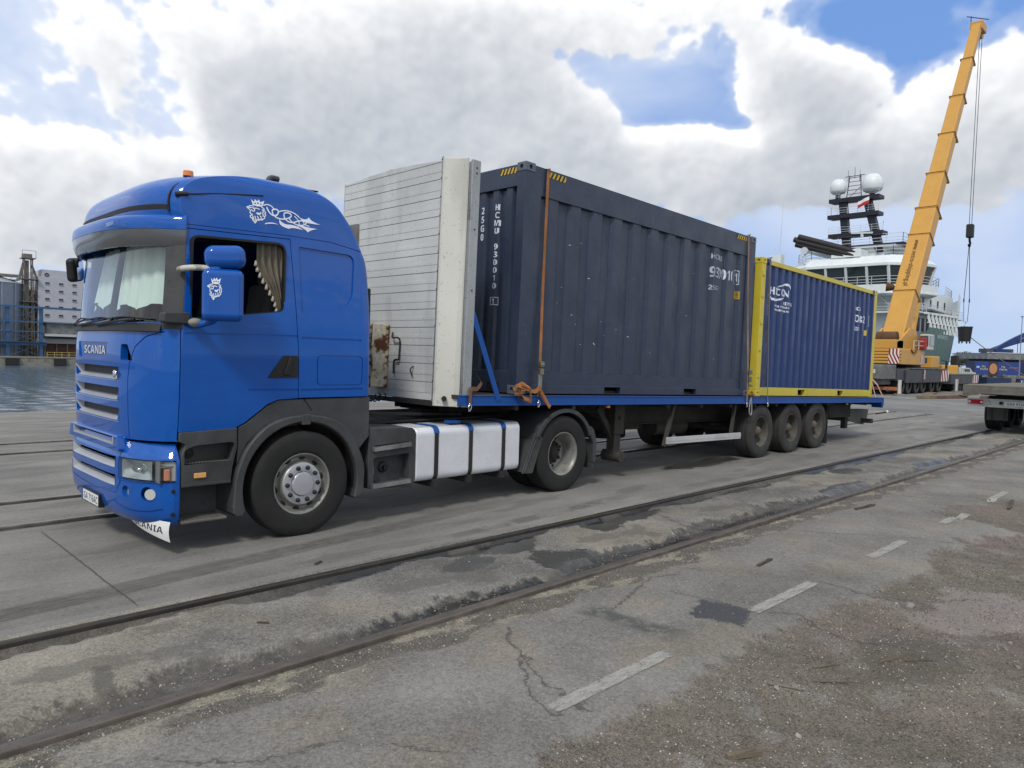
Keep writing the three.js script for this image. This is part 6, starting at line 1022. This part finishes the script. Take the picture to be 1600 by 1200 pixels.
  // railings
  const railing = (pts, y, h, parent, step = 1.6, r = .05) => { const G = []; for (let i = 0; i < pts.length - 1; i++) { const [ax, az] = pts[i], [bx2, bz] = pts[i + 1]; for (const k of [1, .62, .3]) G.push(bar([ax, y + h * k, az], [bx2, y + h * k, bz], r, r)); const L = Math.hypot(ax - bx2, az - bz), n = Math.max(1, Math.round(L / step)); for (let j = 0; j <= n; j++) G.push(bar([lerp(ax, bx2, j / n), y, lerp(az, bz, j / n)], [lerp(ax, bx2, j / n), y + h, lerp(az, bz, j / n)], r, r, [1, 0, 0])); } return obj('railing', G, SH_.rail, parent); };
  const loopP = (o) => { const p = plan(o); return [...p, p[0]]; };
  railing(loopP(1.0), 11.15, 1.0, wh); railing(loopP(-.9), 14.7, 1.2, wh, 1.8);
  railing([[101, zc + 6], [108, zc + 5], [113, zc + 3.2], [117.4, zc + .6], [118.6, zc]], 11.2, 1.1, ship, 1.2); railing([[84.6, zc + 7.6], [104, zc + 7.4]], 8.05, 1.0, house); railing([[84.6, zc + 7.6], [84.6, zc - 8.2]], 8.05, 1.0, house);
  // top house, funnel uptakes, mast
  obj('top_house', [bx(88.0, 93.5, 14.7, 16.1, zc - 3.5, zc + 2.5, .05), bx(87.4, 96.5, 16.1, 16.35, zc - 7, zc + 4, .03)], SH_.white, ship); obj('monkey_deck', bx(87.3, 96.6, 16.35, 16.48, zc - 7.1, zc + 5), SH_.navy, ship);
  railing([[87.4, zc - 6.5], [87.4, zc + 4.8], [96.4, zc + 4.8]], 16.4, 1.2, ship, 1.8);
  for (const [y, dz, r] of [[0, 0, .4], [.5, .4, .4], [.25, -.7, .34], [-.4, -.25, .32]]) obj('exhaust_pipe', [cyl(r, r, [85.4, 14.9 + y * .8, zc + .2 + dz * .4], [84.9, 17.2 + y, zc - 6.9 + dz * .5], 18)], SH_.pipe, ship);
  obj('exhaust_casing', [bx(85.0, 87.6, 14.7, 15.7, zc - 2.6, zc + .9, .1)], SH_.white, ship);
  obj('wing_sign', [bx(88.4, 90.4, 13.9, 16.3, zc + 6.6, zc + 6.9, .05)], SH_.white, ship); obj('wing_emblem', [bx(88.7, 90.1, 14.5, 16.1, zc + 6.9, zc + 6.93), bx(88.37, 88.4, 14.5, 16.1, zc + 6.63, zc + 6.87)], SH_.navy, ship);
  const mast = part('mast', ship);
  const pz = [-28.9, -25.3];
  obj('mast_post', [bar([88.2, 15.4, -29.3], [88.0, 22.5, -30.1], .85, .85, [1, 0, 0])], SH_.navy, mast); obj('mast_post', [bar([88.2, 15.4, -25.4], [88.0, 22.3, -27.2], .85, .85, [1, 0, 0])], SH_.navy, mast);
  for (const [y, a, b] of [[17.6, -31.5, -25.0], [20.0, -31.7, -25.6], [22.0, -31.6, -25.6]]) { obj('mast_platform', [prism([[87.3, y], [89.2, y + .1], [89.2, y + .55], [87.3, y + .5]], a, b, .03)], SH_.navy, mast); railing([[87.4, a], [87.4, b]], y + .5, .8, mast, 1.2, .035); }
  for (const [z, r, y] of [[-30.75, 1.0, 23.85], [-26.65, 1.2, 23.7]]) { const d = part('radome', mast); obj('dome', [lathe([[0, r * 1.25], [r * .5, r * 1.12], [r * .86, r * .75], [r, r * .25], [r * .97, -r * .3], [r * .80, -r * .55], [.3, -r * .80], [0, -r * .82]], 28, 'y').translate(88, y, z)], SH_.white, d); obj('pedestal', cyl(.3, .3, [88, y - r * 1.4, z], [88, y - r * .7, z], 12), SH_.navy, d); }
  obj('lattice', [[-29.7, -29.4], [-27.9, -28.1]].map(([a, b]) => bar([88, 22.3, a], [88, 25.3, b], .09, .09, [1, 0, 0])).concat(ramp(22.5, 25, 5).map((y) => bar([88, y, -29.5], [88, y, -28.0], .06, .06)), [bar([88, 22.3, -29.7], [88, 23.8, -28.0], .05, .05), bar([88, 25.2, -30], [88, 25.2, -27.6], .07, .07)]), SH_.navy, mast);
  for (const [z, h] of [[-29.6, 26], [-28.8, 26.3], [-28.2, 25.9], [-31.5, 21.6], [-25.2, 19.3]]) obj('aerial', cyl(.035, .02, [88, h - 1.4, z], [88, h, z], 6), SH_.navy, mast);
  obj('radar_bar', [bar([87.2, 18.0, -28.6], [87.0, 17.8, -26.0], .15, .22), cyl(.2, .2, [87.2, 17.4, -27.3], [87.2, 17.8, -27.3], 10)], SH_.rail, mast);
  const flag = print(96, 64, (c, w, h) => { c.fillStyle = '#e4e0de'; c.fillRect(0, 0, w, h / 2); c.fillStyle = '#b32a35'; c.fillRect(0, h / 2, w, h / 2); });
  obj('flag', gridSurf(8, 3, (u, v) => [86.9 + .1 * Math.sin(u * 7), lerp(20.9, 21.7, v) + .5 * u, lerp(-27.9, -26.6, u)], (u, v) => [u, v]), new THREE.MeshStandardMaterial({ map: flag, roughness: .9, side: THREE.DoubleSide }), mast);
  obj('whip_aerial', cyl(.05, .015, [84.5, 14, -36.5], [84.5, 22.5, -36.2], 6), SH_.rail, ship); obj('radio_box', bx(84, 85, 14.2, 15.6, -37.5, -36), SH_.white, ship);
  obj('searchlight', [cyl(.45, .45, [84.6, 15.9, -33.3], [85.2, 15.9, -33.3], 16), cyl(.14, .14, [84.9, 14.2, -33.3], [84.9, 15.5, -33.3], 8)], SH_.rail, ship);
}
tag(obj('mooring_line', tube([[116, 8.2, -24], [121, 5.2, -21.5], [126, 2.4, -18.8], [128, .9, -17.0], [129, .4, -15.0]], .06, 40, 6), mat([.16, .17, .19], { r: .9 })), 'taut mooring line running from the ship bow down to the quay', 'rope');
// ---------- flatbed trailer at the right edge ----------
{
  const t = thing('flatbed_trailer', 'empty flatbed trailer seen from behind at the right edge', 'trailer', [20, 0, 2.3]);
  const wd = mat([.23, .215, .18], { r: .9, map: T.grime }), gal = mat([.72, .74, .75], { r: .45, m: .1, map: T.paleDirt });
  obj('deck', [bx(17.0, 29.5, 1.24, 1.34, .85, 3.75, .01)], wd, t); obj('deck_edge', [bx(16.98, 17.04, 1.10, 1.25, .87, 3.73, .01), bx(17, 29.5, 1.12, 1.25, .85, .90)], mat([.20, .20, .19], { r: .8, map: T.grime }), t);
  obj('deck_bracket', [bx(17.0, 17.3, 1.08, 1.14, 1.3, 1.7), bx(17.0, 17.3, 1.08, 1.14, 2.1, 2.4)], M.chassis, t);
  obj('rear_bumper', [bx(17.35, 17.5, .735, .965, .885, 3.71, .008), bx(17.32, 17.36, .93, .968, .885, 3.71), bx(17.32, 17.36, .735, .765, .885, 3.71)], gal, t);
  const lamp = part('tail_lamp', t); obj('lens', bx(17.325, 17.36, .80, .925, .93, 1.29, .006), M.redLamp, lamp); for (const z of [.965, 1.255]) obj('reflector', cyl(.032, .032, [17.32, .862, z], [17.34, .862, z], 14), mat([.7, .7, .7], { r: .2, coat: 1 }), lamp);
  obj('plate_lamp', bx(17.31, 17.36, .80, .90, 1.40, 1.47, .008), mat([.5, .5, .48], { r: .3 }), t); obj('socket', cyl(.045, .045, [17.30, .86, 1.72], [17.36, .86, 1.72], 14), M.black, t);
  const pt = print(512, 112, (c, w, h) => { c.fillStyle = '#e0e3e2'; c.fillRect(0, 0, w, h); c.fillStyle = '#20242c'; c.font = 'bold 92px sans-serif'; c.textAlign = 'center'; c.textBaseline = 'middle'; c.fillText('GDA 97Z4', w / 2, h / 2 + 4); });
  obj('number_plate', gridSurf(1, 1, (u, v) => [17.315, lerp(.79, .905, v), lerp(1.80, 2.32, u)], (u, v) => [u, v]), new THREE.MeshStandardMaterial({ map: pt, roughness: .4, side: THREE.DoubleSide }), t);
  obj('chassis_beam', bx(17.5, 29.3, .75, 1.12, 1.55, 1.75), M.chassis, t); obj('chassis_beam', bx(17.5, 29.3, .75, 1.12, 2.85, 3.05), M.chassis, t);
  obj('mud_flap', bx(18.25, 18.28, .32, .86, 1.2, 1.72), mat([.10, .10, .10], { r: .9, map: T.dirtyWhite }), t); obj('mud_flap', bx(18.25, 18.28, .32, .86, 2.9, 3.4), M.rubber, t);
  for (const x of [19.1, 20.4, 21.7]) for (const z of [1.24, 3.4]) { const w = part('wheel', t); obj('tyre', tyreGeo(.5, .38, .285).translate(x, .5, z), M.rubber, w); obj('rim', lathe([[.28, .1], [.2, .02], [0, .06]], 20).rotateY(z < 2 ? Math.PI : 0).translate(x, .5, z), M.rimRust, w); }
  obj('marker_rod', [cyl(.02, .012, [17.4, .96, .89], [17.2, 1.03, .72], 8)], M.black, t);
}
// ---------- low loader and clutter beyond the crane ----------
{
  const t = thing('low_loader', 'grey low trailer with striped end beyond the crane carrier', 'trailer', [58, 0, -8.6]);
  obj('bed', [bx(54.0, 61.8, .55, 1.25, -10.6, -8.6, .04)], CR.grey, t); obj('bed_rim', bx(54, 61.8, 1.25, 1.31, -10.6, -8.58), CR.greyLight, t); obj('hazard_panel', panelZ(60.0, 61.75, .6, 1.24, -8.59), haz, t);
  for (const x of [55.4, 57, 58.6]) obj('wheel', cyl(.42, .42, [x, .42, -9.9], [x, .42, -8.7], 20), M.rubber, t);
  const r = rng(19), tim = [mat([.30, .23, .15], { r: .9, map: T.grime }), mat([.22, .13, .09], { r: .9, map: T.grime }), mat([.36, .32, .26], { r: .9, map: T.grime })];
  for (let i = 0; i < 12; i++) { const x = 38 + r() * 18, z = -7.2 + r() * 3.2 - (x - 38) * .02, L = 1.2 + r() * 3, a = (r() - .5) * .5; tag(obj('timber_beam', bar([x, .09, z], [x + L * Math.cos(a), .09, z + L * Math.sin(a)], .22, .16), tim[i % 3]), 'weathered timber beam lying on the quay in front of the crane', 'timber', 'timber lying before the crane'); }
  for (let i = 0; i < 3; i++) { const x = 41.5 + i * 1.1; tag(obj('dunnage_block', bx(x, x + .5, 0, .22, -7.0 - i * .2, -6.5 - i * .2, .02), tim[2 - i]), ['pale dunnage block nearest the trailer tail', 'middle dunnage block on the quay before the crane', 'dunnage block farthest from the trailer tail'][i], 'timber', 'dunnage blocks'); }
}
// local frame for far things: metres to the right of and beyond a point on the view axis turned to the camera
const RX = .7059, RZ = .7071;
const away = (u, d) => { const a = (u - 800) / 1139.08 * d; return [-6.4373 + RZ * d + RX * a, 6.3575 - RX * d + RZ * a]; };   // position for an image column at a given depth
{
  // curtain-side lorry trailer
  const [cx, cz] = away(1556, 125), t = thing('curtain_trailer', 'parked blue curtain-side trailer with a round tan picture, below the arch', 'trailer', [cx, 0, cz], { turn: [0, -Math.PI / 4, 0], shift: false });
  const art = print(512, 128, (c, w, h) => { c.fillStyle = '#28407f'; c.fillRect(0, 0, w, h); c.fillStyle = '#3a2f3a'; c.fillRect(150, 0, 110, h); c.fillStyle = '#b5825a'; c.beginPath(); c.ellipse(205, 62, 44, 48, 0, 0, 7); c.fill(); c.fillStyle = '#d4c94a'; for (const [px, py, n] of [[78, 36, 3], [60, 60, 6], [296, 36, 3], [276, 60, 6]]) for (let i = 0; i < n; i++) { c.fillRect(px + i * 15, py, 4, 16); c.fillRect(px + i * 15, py + (i % 3) * 6, 10, 4); } c.fillStyle = '#9fb4e0'; c.fillRect(18, 40, 34, 18); c.fillStyle = '#a85a50'; c.fillRect(380, 46, 100, 8); });
  obj('curtain', gridSurf(1, 1, (u, v) => [lerp(-4.6, 3.2, u), lerp(.55, 2.9, v), 1.3], (u, v) => [u, v]), new THREE.MeshStandardMaterial({ map: art, roughness: .6, side: THREE.DoubleSide }), t);
  obj('box', [bx(-4.6, 5.1, .5, 2.95, -1.25, 1.28, .03)], mat([.012, .022, .07], { r: .5 }), t); obj('chassis', bx(-4, 5, .35, .55, -.9, .9), M.chassis, t);
  for (const x of [-2.5, -1.2, 3.8]) obj('wheel', cyl(.48, .48, [x, .48, -1.2], [x, .48, 1.2], 20), M.rubber, t);
}
{
  const [x, z] = away(1502, 118), t = thing('van', 'small white van parked beyond the low trailer', 'van', [x, 0, z], { turn: [0, -Math.PI / 4, 0], shift: false });
  const w = mat([.55, .57, .57], { r: .4, map: T.dirtyWhite });
  obj('body', prism(roundPoly([[-1.9, .35], [1.6, .35], [1.7, 1.0], [1.15, 1.15], [.75, 1.75], [-1.85, 1.85]], .12), -.9, .9, .05), w, t); obj('side_window', bx(-.2, .7, 1.15, 1.6, .9, .92), M.darkGlass, t); obj('windscreen', bar([1.1, 1.2, 0], [.82, 1.7, 0], 1.5, .04), M.darkGlass, t);
  for (const q of [-1.2, 1.1]) obj('wheel', cyl(.34, .34, [q, .34, -.95], [q, .34, .95], 18), M.rubber, t);
}
{
  const [x, z] = away(1483.5, 70), t = thing('telehandler', 'small yellow machine with dark mirrors standing past the crane carrier', 'machine', [x, 0, z], { turn: [0, -Math.PI / 4, 0], shift: false });
  obj('body', bx(-1.3, .3, 1.0, 2.0, -.8, .8, .1), CR.yellow, t); obj('mast', bx(.25, .5, .5, 2.9, -.5, .5, .04), CR.dark, t); obj('chassis', bx(-1.4, .5, .4, 1.0, -.8, .8, .05), CR.grey, t); for (const q of [-1, .2]) obj('wheel', cyl(.4, .4, [q, .4, -.9], [q, .4, .9], 16), M.rubber, t);
}
{
  const [x, z] = away(1553, 78), t = thing('scrap_skip', 'low dark-blue skip heaped with scrap behind the right trailer', 'skip', [x, 0, z], { turn: [0, -Math.PI / 4, 0], shift: false });
  obj('tub', [cut(bx(-1.3, 1.3, .05, .85, -.8, .8, .02), bx(-1.2, 1.2, .2, 1, -.7, .7))], mat([.02, .05, .14], { r: .6, map: T.grime }), t); const r = rng(3); for (let i = 0; i < 9; i++) obj('scrap_piece', xf(new THREE.IcosahedronGeometry(.22 + .14 * r(), 0), [-.9 + 1.8 * r(), .72 + .15 * r(), (r() - .5) * .9], [r(), r(), r()], [1.4, .6, 1]), i % 2 ? M.chassis : M.rimRust, t);
}
{
  const [x, z] = away(1597, 70), t = thing('sign_box', 'dark-blue box with white lettering at the right edge', 'sign', [x, 0, z], { turn: [0, -Math.PI / 4, 0], shift: false });
  const s = print(128, 128, (c, w, h) => { c.fillStyle = '#22355a'; c.fillRect(0, 0, w, h); c.fillStyle = '#d5dce6'; for (let j = 0; j < 2; j++) for (let i = 0; i < 3; i++) { c.fillRect(14 + i * 34, 26 + j * 46, 8, 34); c.fillRect(14 + i * 34, 26 + j * 46 + ((i + j) % 3) * 13, 24, 8); } });
  obj('face', gridSurf(1, 1, (u, v) => [lerp(-.45, .6, u), lerp(.05, .9, v), .31], (u, v) => [u, v]), new THREE.MeshStandardMaterial({ map: s, roughness: .6, side: THREE.DoubleSide }), t); obj('box', bx(-.46, .62, 0, .92, -.3, .3, .02), mat([.02, .035, .09], { r: .6 }), t);
}
{ const [x, z] = away(1583, 104); const g = thing('concrete_blocks', 'stacked pale concrete wall blocks below the blue trailer', 'wall', [x, 0, z], { turn: [0, -Math.PI / 4, 0], shift: false }); const m = mat([.34, .33, .30], { r: .9, map: T.grime }); for (let j = 0; j < 3; j++) for (let i = 0; i < 5; i++) obj('block', bx(-1.9 + i * .8, -1.12 + i * .8, j * .3, j * .3 + .28, -.3, .3, .02), m, g); }
// arch bridge with a gangway deck
{
  const [x, z] = away(1570, 142), t = thing('arch_bridge', 'blue twin-arch bridge on a grey deck in the distance', 'bridge', [x, 0, z], { turn: [0, -Math.PI / 4, 0], shift: false });
  const bl = mat([.018, .06, .26], { r: .45, map: T.grime }), gr = mat([.30, .33, .36], { r: .7, map: T.grime });
  const arc = (x0, span, h, y0, zz, w) => { const P = ramp(0, 1, 24).map((q) => [x0 + span * q, y0 + h * 4 * q * (1 - q), zz]); const G = []; for (let i = 0; i < P.length - 1; i++) G.push(bar(P[i], P[i + 1], w, w * 1.15)); return G; };
  obj('arch', arc(-3.4, 32, 5.6, 5.2, 1.5, .62), bl, t); obj('arch', arc(-.6, 34, 4.4, 4.4, -7, .7), bl, t);
  obj('tie_beam', [bar([-3.4, 5.3, 1.5], [-.5, 4.9, 1.5], .5, .7), bar([-.6, 4.6, -7], [30, 4.6, -7], .5, .8)], bl, t);
  obj('deck', [bx(-5.0, 40, 3.6, 4.75, -8, 2)], gr, t); obj('deck_edge', [bx(-5.1, 40, 4.75, 4.9, 1.8, 2.1)], mat([.5, .52, .52], { r: .6 }), t);
  obj('cabin', [bx(-4.9, .2, 4.9, 5.6, -1, 1.6, .05)], mat([.05, .06, .08], { r: .5 }), t); obj('pier', [bx(-3.6, -1.3, 0, 3.6, -6, 1)], mat([.03, .04, .07], { r: .7 }), t); obj('pier', [bx(3.2, 6.2, 0, 3.6, -6, 1)], gr, t);
  obj('gallery', [bx(1.0, 4.8, 3.0, 3.6, 1.6, 2.2)], mat([.03, .035, .045], { r: .6 }), t);
  obj('hanger', ramp(1, 26, 9).map((q) => bar([q, 4.8, 1.5], [q, 5.2 + 5.6 * 4 * ((q + 3.4) / 32) * (1 - (q + 3.4) / 32), 1.5], .08, .08, [1, 0, 0])), bl, t);
  obj('roof_terrace', [bx(3.0, 12, 5.4, 5.75, 2.4, 8, .05), bx(6, 12, 4.4, 5.4, 3, 7)], mat([.40, .42, .42], { r: .6 }), t);
}
const poleM = mat([.22, .24, .27], { r: .6 });
for (const [u, d, h, label] of [[1486.5, 150, 4.6, 'thin grey lamp mast beyond the ship bow'], [1591, 120, 10.4, 'tall lamp mast rising in front of the blue arch']]) { const [x, z] = away(u, d), t = thing('lamp_mast', label, 'lamp post', [x, 0, z]); obj('pole', cyl(.09, .05, [x, 0, z], [x, h, z], 8), poleM, t); obj('lamp_head', bx(x - .5, x + .5, h - .05, h + .08, z - .15, z + .15), poleM, t); }
// trees on the skyline
{
  const leaf = [mat([.055, .075, .045], { r: .9 }), mat([.075, .09, .055], { r: .9 })], bark = mat([.08, .07, .06], { r: .9 }), r = rng(41);
  [[1497, 215, 6.2], [1509, 225, 6.8], [1519, 210, 6.0], [1529, 230, 6.4], [1540, 240, 5.6], [1598, 250, 6]].forEach(([u, d, h], k) => {
    const [x, z] = away(u, d), t = thing('tree', ['round grey-green tree', 'tallest grey-green tree', 'third tree', 'fourth tree', 'fifth, smaller tree', 'last tree'][k] + ' of the far row beyond the quay, counted from the ship bow', 'tree', [x, 0, z], { group: 'far row of trees' });
    obj('trunk', [cyl(.22, .12, [x, 0, z], [x, h * .6, z], 8), ...[0, 1, 2, 3].map((i) => cyl(.1, .04, [x, h * (.3 + .08 * i), z], [x + Math.cos(i * 1.7) * h * .28, h * (.6 + .06 * i), z + Math.sin(i * 1.7) * h * .28], 5))], bark, t);
    const P = [], N = 2600; for (let i = 0; i < N; i++) { let a, b, c; do { a = r() * 2 - 1; b = r() * 2 - 1; c = r() * 2 - 1; } while (a * a + b * b + c * c > 1 || samp(FB, a * .5 + k * .2, b * .5 + c * .3) < .42); const cx = x + a * h * .42, cy = h * .66 + b * h * .36, cz = z + c * h * .42, s = .10 + .12 * r(); for (let q = 0; q < 3; q++) P.push(cx + (r() - .5) * s * 2.4, cy + (r() - .5) * s * 2.4, cz + (r() - .5) * s * 2.4); }
    const g = new THREE.BufferGeometry(); g.setAttribute('position', new THREE.Float32BufferAttribute(P, 3)); g.computeVertexNormals(); obj('crown', g, leaf[k % 2], t);
  });
}
// ---------- the far bank on the left: silo, elevator, store, gantry ----------
{
  const K = 1.167, Z = -115.5, fx = (x) => -6.4373 + (x + 6.4373) * K, fy = (y) => 1.8138 + (y - 1.8138) * K;    // measured on a nearer plane, moved out to the far quay
  const bank = tag(new THREE.Group(), null, null, null, 'structure'); bank.name = 'far_quay'; scene.add(bank);
  const conc = mat([.36, .355, .33], { r: .9, map: T.grime });
  obj('quay_face', [bx(-200, 120, -6, fy(-.42), Z - 135, Z)], conc, bank); obj('quay_cope', bx(-200, 120, fy(-.42), fy(-.25), Z - 1, Z + .06), mat([.44, .43, .38], { r: .9, map: T.grime }), bank);
  [[fx(12.35), fx(13.75)], [fx(17.4), fx(18.75)]].forEach(([a, b], i) => tag(obj('quay_fender', bx(a, b, fy(-1.3), fy(-.42), Z, Z + .35, .03), mat([.018, .018, .02], { r: .8 })), ['black rubber fender on the far quay below the silo', 'black rubber fender on the far quay below the concrete building'][i], 'fender', 'fenders of the far quay'));
  // silo
  const s = thing('grain_silo', 'grey corrugated steel grain silo across the water', 'silo', [12.3, fy(-.25), Z - 9]);
  const sm = mat([.27, .31, .37], { r: .55, m: .2, map: T.paint }), R = 7.5, sx = 12.3, sz = Z - 9;
  const ribs = []; for (let i = 0; i <= 60; i++) ribs.push([R + (i % 2 ? .05 : 0), lerp(-1.0, 9.9, i / 60)]);
  obj('silo_wall', lathe(ribs, 64, 'y').translate(sx, 0, sz), sm, s); obj('silo_roof', lathe([[R + .15, 9.85], [R * .5, 11.2], [.6, 12.4], [0, 12.5]], 48, 'y').translate(sx, 0, sz), mat([.36, .39, .42], { r: .45, m: .3 }), s);
  for (let i = 0; i < 22; i++) { const a = i / 22 * 6.283; obj('stiffener', bar([sx + (R + .1) * Math.cos(a), -1, sz + (R + .1) * Math.sin(a)], [sx + (R + .1) * Math.cos(a), 9.8, sz + (R + .1) * Math.sin(a)], .18, .18, [1, 0, 0]), sm, s); }
  // concrete store
  const b = thing('grain_store', 'pale grey concrete store with rows of small windows across the water', 'building', [fx(20), fy(-.25), Z - 6]), bx0 = fx(16.45), bx1 = fx(26), top = fy(10.75);
  const wall = mat([.50, .50, .53], { r: .85, map: T.paint });
  obj('wall', bx(bx0, bx1, fy(-.25), top - 1.1, Z - 16, Z - 4), wall, b); obj('parapet', bx(bx0 + .5, bx1, top - 1.1, top, Z - 16, Z - 4.15), wall, b);
  const wd = mat([.03, .032, .036], { r: .3 });
  for (const y of [9.05, 8.08, 7.05, 6.05, 5.0]) for (const x of [17.45, 18.98, 20.5, 22.0, 23.5]) { const w = obj('window', bx(fx(x) - .28, fx(x) + .28, fy(y) - .13, fy(y) + .13, Z - 4.02, Z - 3.97), wd, b); obj('sill', bx(fx(x) - .32, fx(x) + .32, fy(y) - .19, fy(y) - .14, Z - 4.0, Z - 3.9), wall, w); }
  obj('lower_block', bx(fx(16.9), bx1, fy(2.5), fy(4.0), Z - 4, Z - 1.5), mat([.25, .27, .28], { r: .8, map: T.grime }), b); obj('canopy', bx(fx(16.6), bx1, fy(2.3), fy(2.6), Z - 4, Z - 1.0), mat([.45, .46, .46], { r: .7 }), b); obj('canopy', bx(fx(16.6), bx1, fy(3.95), fy(4.1), Z - 4, Z - 1.2), mat([.12, .16, .24], { r: .7 }), b);
  obj('brick_front', bx(fx(16.6), bx1, fy(-.25), fy(1.5), Z - 4.2, Z - 3.4), mat([.16, .09, .075], { r: .9, map: T.grime }), b); obj('base_band', bx(fx(16.2), bx1, fy(1.4), fy(2.0), Z - 3.6, Z - 2.6), mat([.36, .36, .36], { r: .8 }), b);
  for (const q of [17, 18.3, 19.5, 20.8]) obj('pier', bx(fx(q), fx(q) + .14, fy(-.25), fy(1.6), Z - 3.4, Z - 3.2), conc, b);
  obj('emblem', xf(new THREE.TorusGeometry(.22, .07, 8, 20), [fx(17.4), fy(10.1), Z - 4.1]), wd, b);
  // elevator tower
  const e = thing('elevator_tower', 'tan steel bucket elevator tower between silo and concrete building', 'tower', [fx(15.4), fy(-.25), Z - 4.5]), em = mat([.30, .26, .20], { r: .7, map: T.grime }), ed = mat([.12, .12, .12], { r: .7 });
  const ex = fx(15.4), ez = Z - 4.5;
  obj('leg_casing', bx(ex - .42, ex + .1, fy(-.25), fy(11.7), ez - .3, ez + .3), em, e); obj('leg_casing', bx(ex + .35, ex + .65, fy(-.25), fy(8), ez - .3, ez + .3), mat([.32, .24, .10], { r: .7, map: T.grime }), e);
  for (const dx of [-.8, .8]) for (const dz of [-.8, .8]) obj('column', bar([ex + dx, fy(-.25), ez + dz], [ex + dx * .6, fy(12.0), ez + dz * .6], .14, .14, [1, 0, 0]), ed, e);
  for (const y of [2, 4, 6, 8, 9.8]) obj('brace', [bar([ex - .8, fy(y - 2), ez + .8], [ex + .8, fy(y), ez + .8], .08, .08), bar([ex + .8, fy(y - 2), ez + .8], [ex - .8, fy(y), ez + .8], .08, .08)], ed, e);
  for (const [y, w] of [[9.3, 2.0], [6.5, 1.5], [11.9, 1.35]]) obj('platform', bx(ex - w * .62, ex + w * .62, fy(y), fy(y) + .14, ez - 1, ez + 1), ed, e);
  obj('head_house', [bx(ex - .65, ex + .45, fy(11.95), fy(12.5), ez - .6, ez + .6), bar([ex - 1.0, fy(9.5), ez], [ex - .5, fy(11.4), ez], .35, .35), bar([ex + 1.2, fy(9.4), ez], [ex + .5, fy(11.2), ez], .25, .25)], em, e);
  obj('platform_rail', [bar([ex - .85, fy(12.9), ez + .9], [ex + .85, fy(12.9), ez + .9], .05, .05), bar([ex - .85, fy(12.0), ez + .9], [ex - .85, fy(12.9), ez + .9], .05, .05, [1, 0, 0]), bar([ex + .85, fy(12.0), ez + .9], [ex + .85, fy(12.9), ez + .9], .05, .05, [1, 0, 0])], ed, e);
  const cv = thing('conveyor_gallery', 'tan conveyor gallery running over the silo to the tower', 'conveyor', [fx(12), fy(9.3), Z - 5]); obj('gallery', [bx(fx(2), fx(14.6), fy(9.55), fy(9.85), Z - 6, Z - 4.6), bx(fx(2), fx(14.6), fy(9.15), fy(9.22), Z - 6, Z - 4.6)], em, cv); obj('truss', ramp(3, 14, 22).map((x, i) => bar([fx(x), fy(9.2), Z - 4.6], [fx(x + .5), fy(i % 2 ? 9.6 : 9.2) + .0, Z - 4.6], .06, .06)), ed, cv);
  // blue steel gantry along the water
  const g = thing('steel_gantry', 'blue steel gantry with cross bracing along the far quay', 'gantry', [fx(14), fy(-.25), Z - 1]), gm = mat([.06, .17, .38], { r: .5, map: T.grime });
  for (const [y, x1, h] of [[5.78, 21.5, .28], [3.98, 16.4, .22], [2.8, 16.4, .16], [1.3, 16.8, .42]]) obj('beam', bx(fx(2), fx(x1), fy(y) - h / 2, fy(y) + h / 2, Z - 1.2, Z - .8), gm, g);
  for (const x of [4.6, 8.6, 12.75, 16.25]) obj('post', bx(fx(x) - .22, fx(x) + .22, fy(-.25), fy(5.8), Z - 1.3, Z - .9), gm, g);
  for (const x of [4.6, 8.6, 12.75]) for (const [a, c] of [[-.2, 1.2], [1.5, 2.8], [4.1, 5.6]]) { const d = x === 12.75 ? 3.5 : 4; obj('diagonal', bar([fx(x), fy(a), Z - 1], [fx(x + d), fy(c), Z - 1], .07, .07), gm, g); obj('diagonal', bar([fx(x + d), fy(a), Z - 1.1], [fx(x), fy(c), Z - 1.1], .07, .07), gm, g); }
  obj('walkway', bx(fx(2), fx(16.9), fy(1.5), fy(1.56), Z - 2.2, Z - .4), gm, g);
  const rl = thing('yellow_railing', 'yellow hand railing on the far quay before the concrete building', 'railing', [fx(18), fy(-.25), Z - .6]), ym = mat([.50, .40, .12], { r: .6 });
  for (const y of [.05, .35]) obj('rail', bar([fx(16.8), fy(y - .05), Z - .6], [fx(21), fy(y - .05), Z - .6], .05, .05), ym, rl); for (let i = 0; i < 6; i++) obj('rail_post', bx(fx(16.8 + i * .8) - .03, fx(16.8 + i * .8) + .03, fy(-.25), fy(.35), Z - .63, Z - .57), ym, rl);
}
renderer.render(scene, camera);
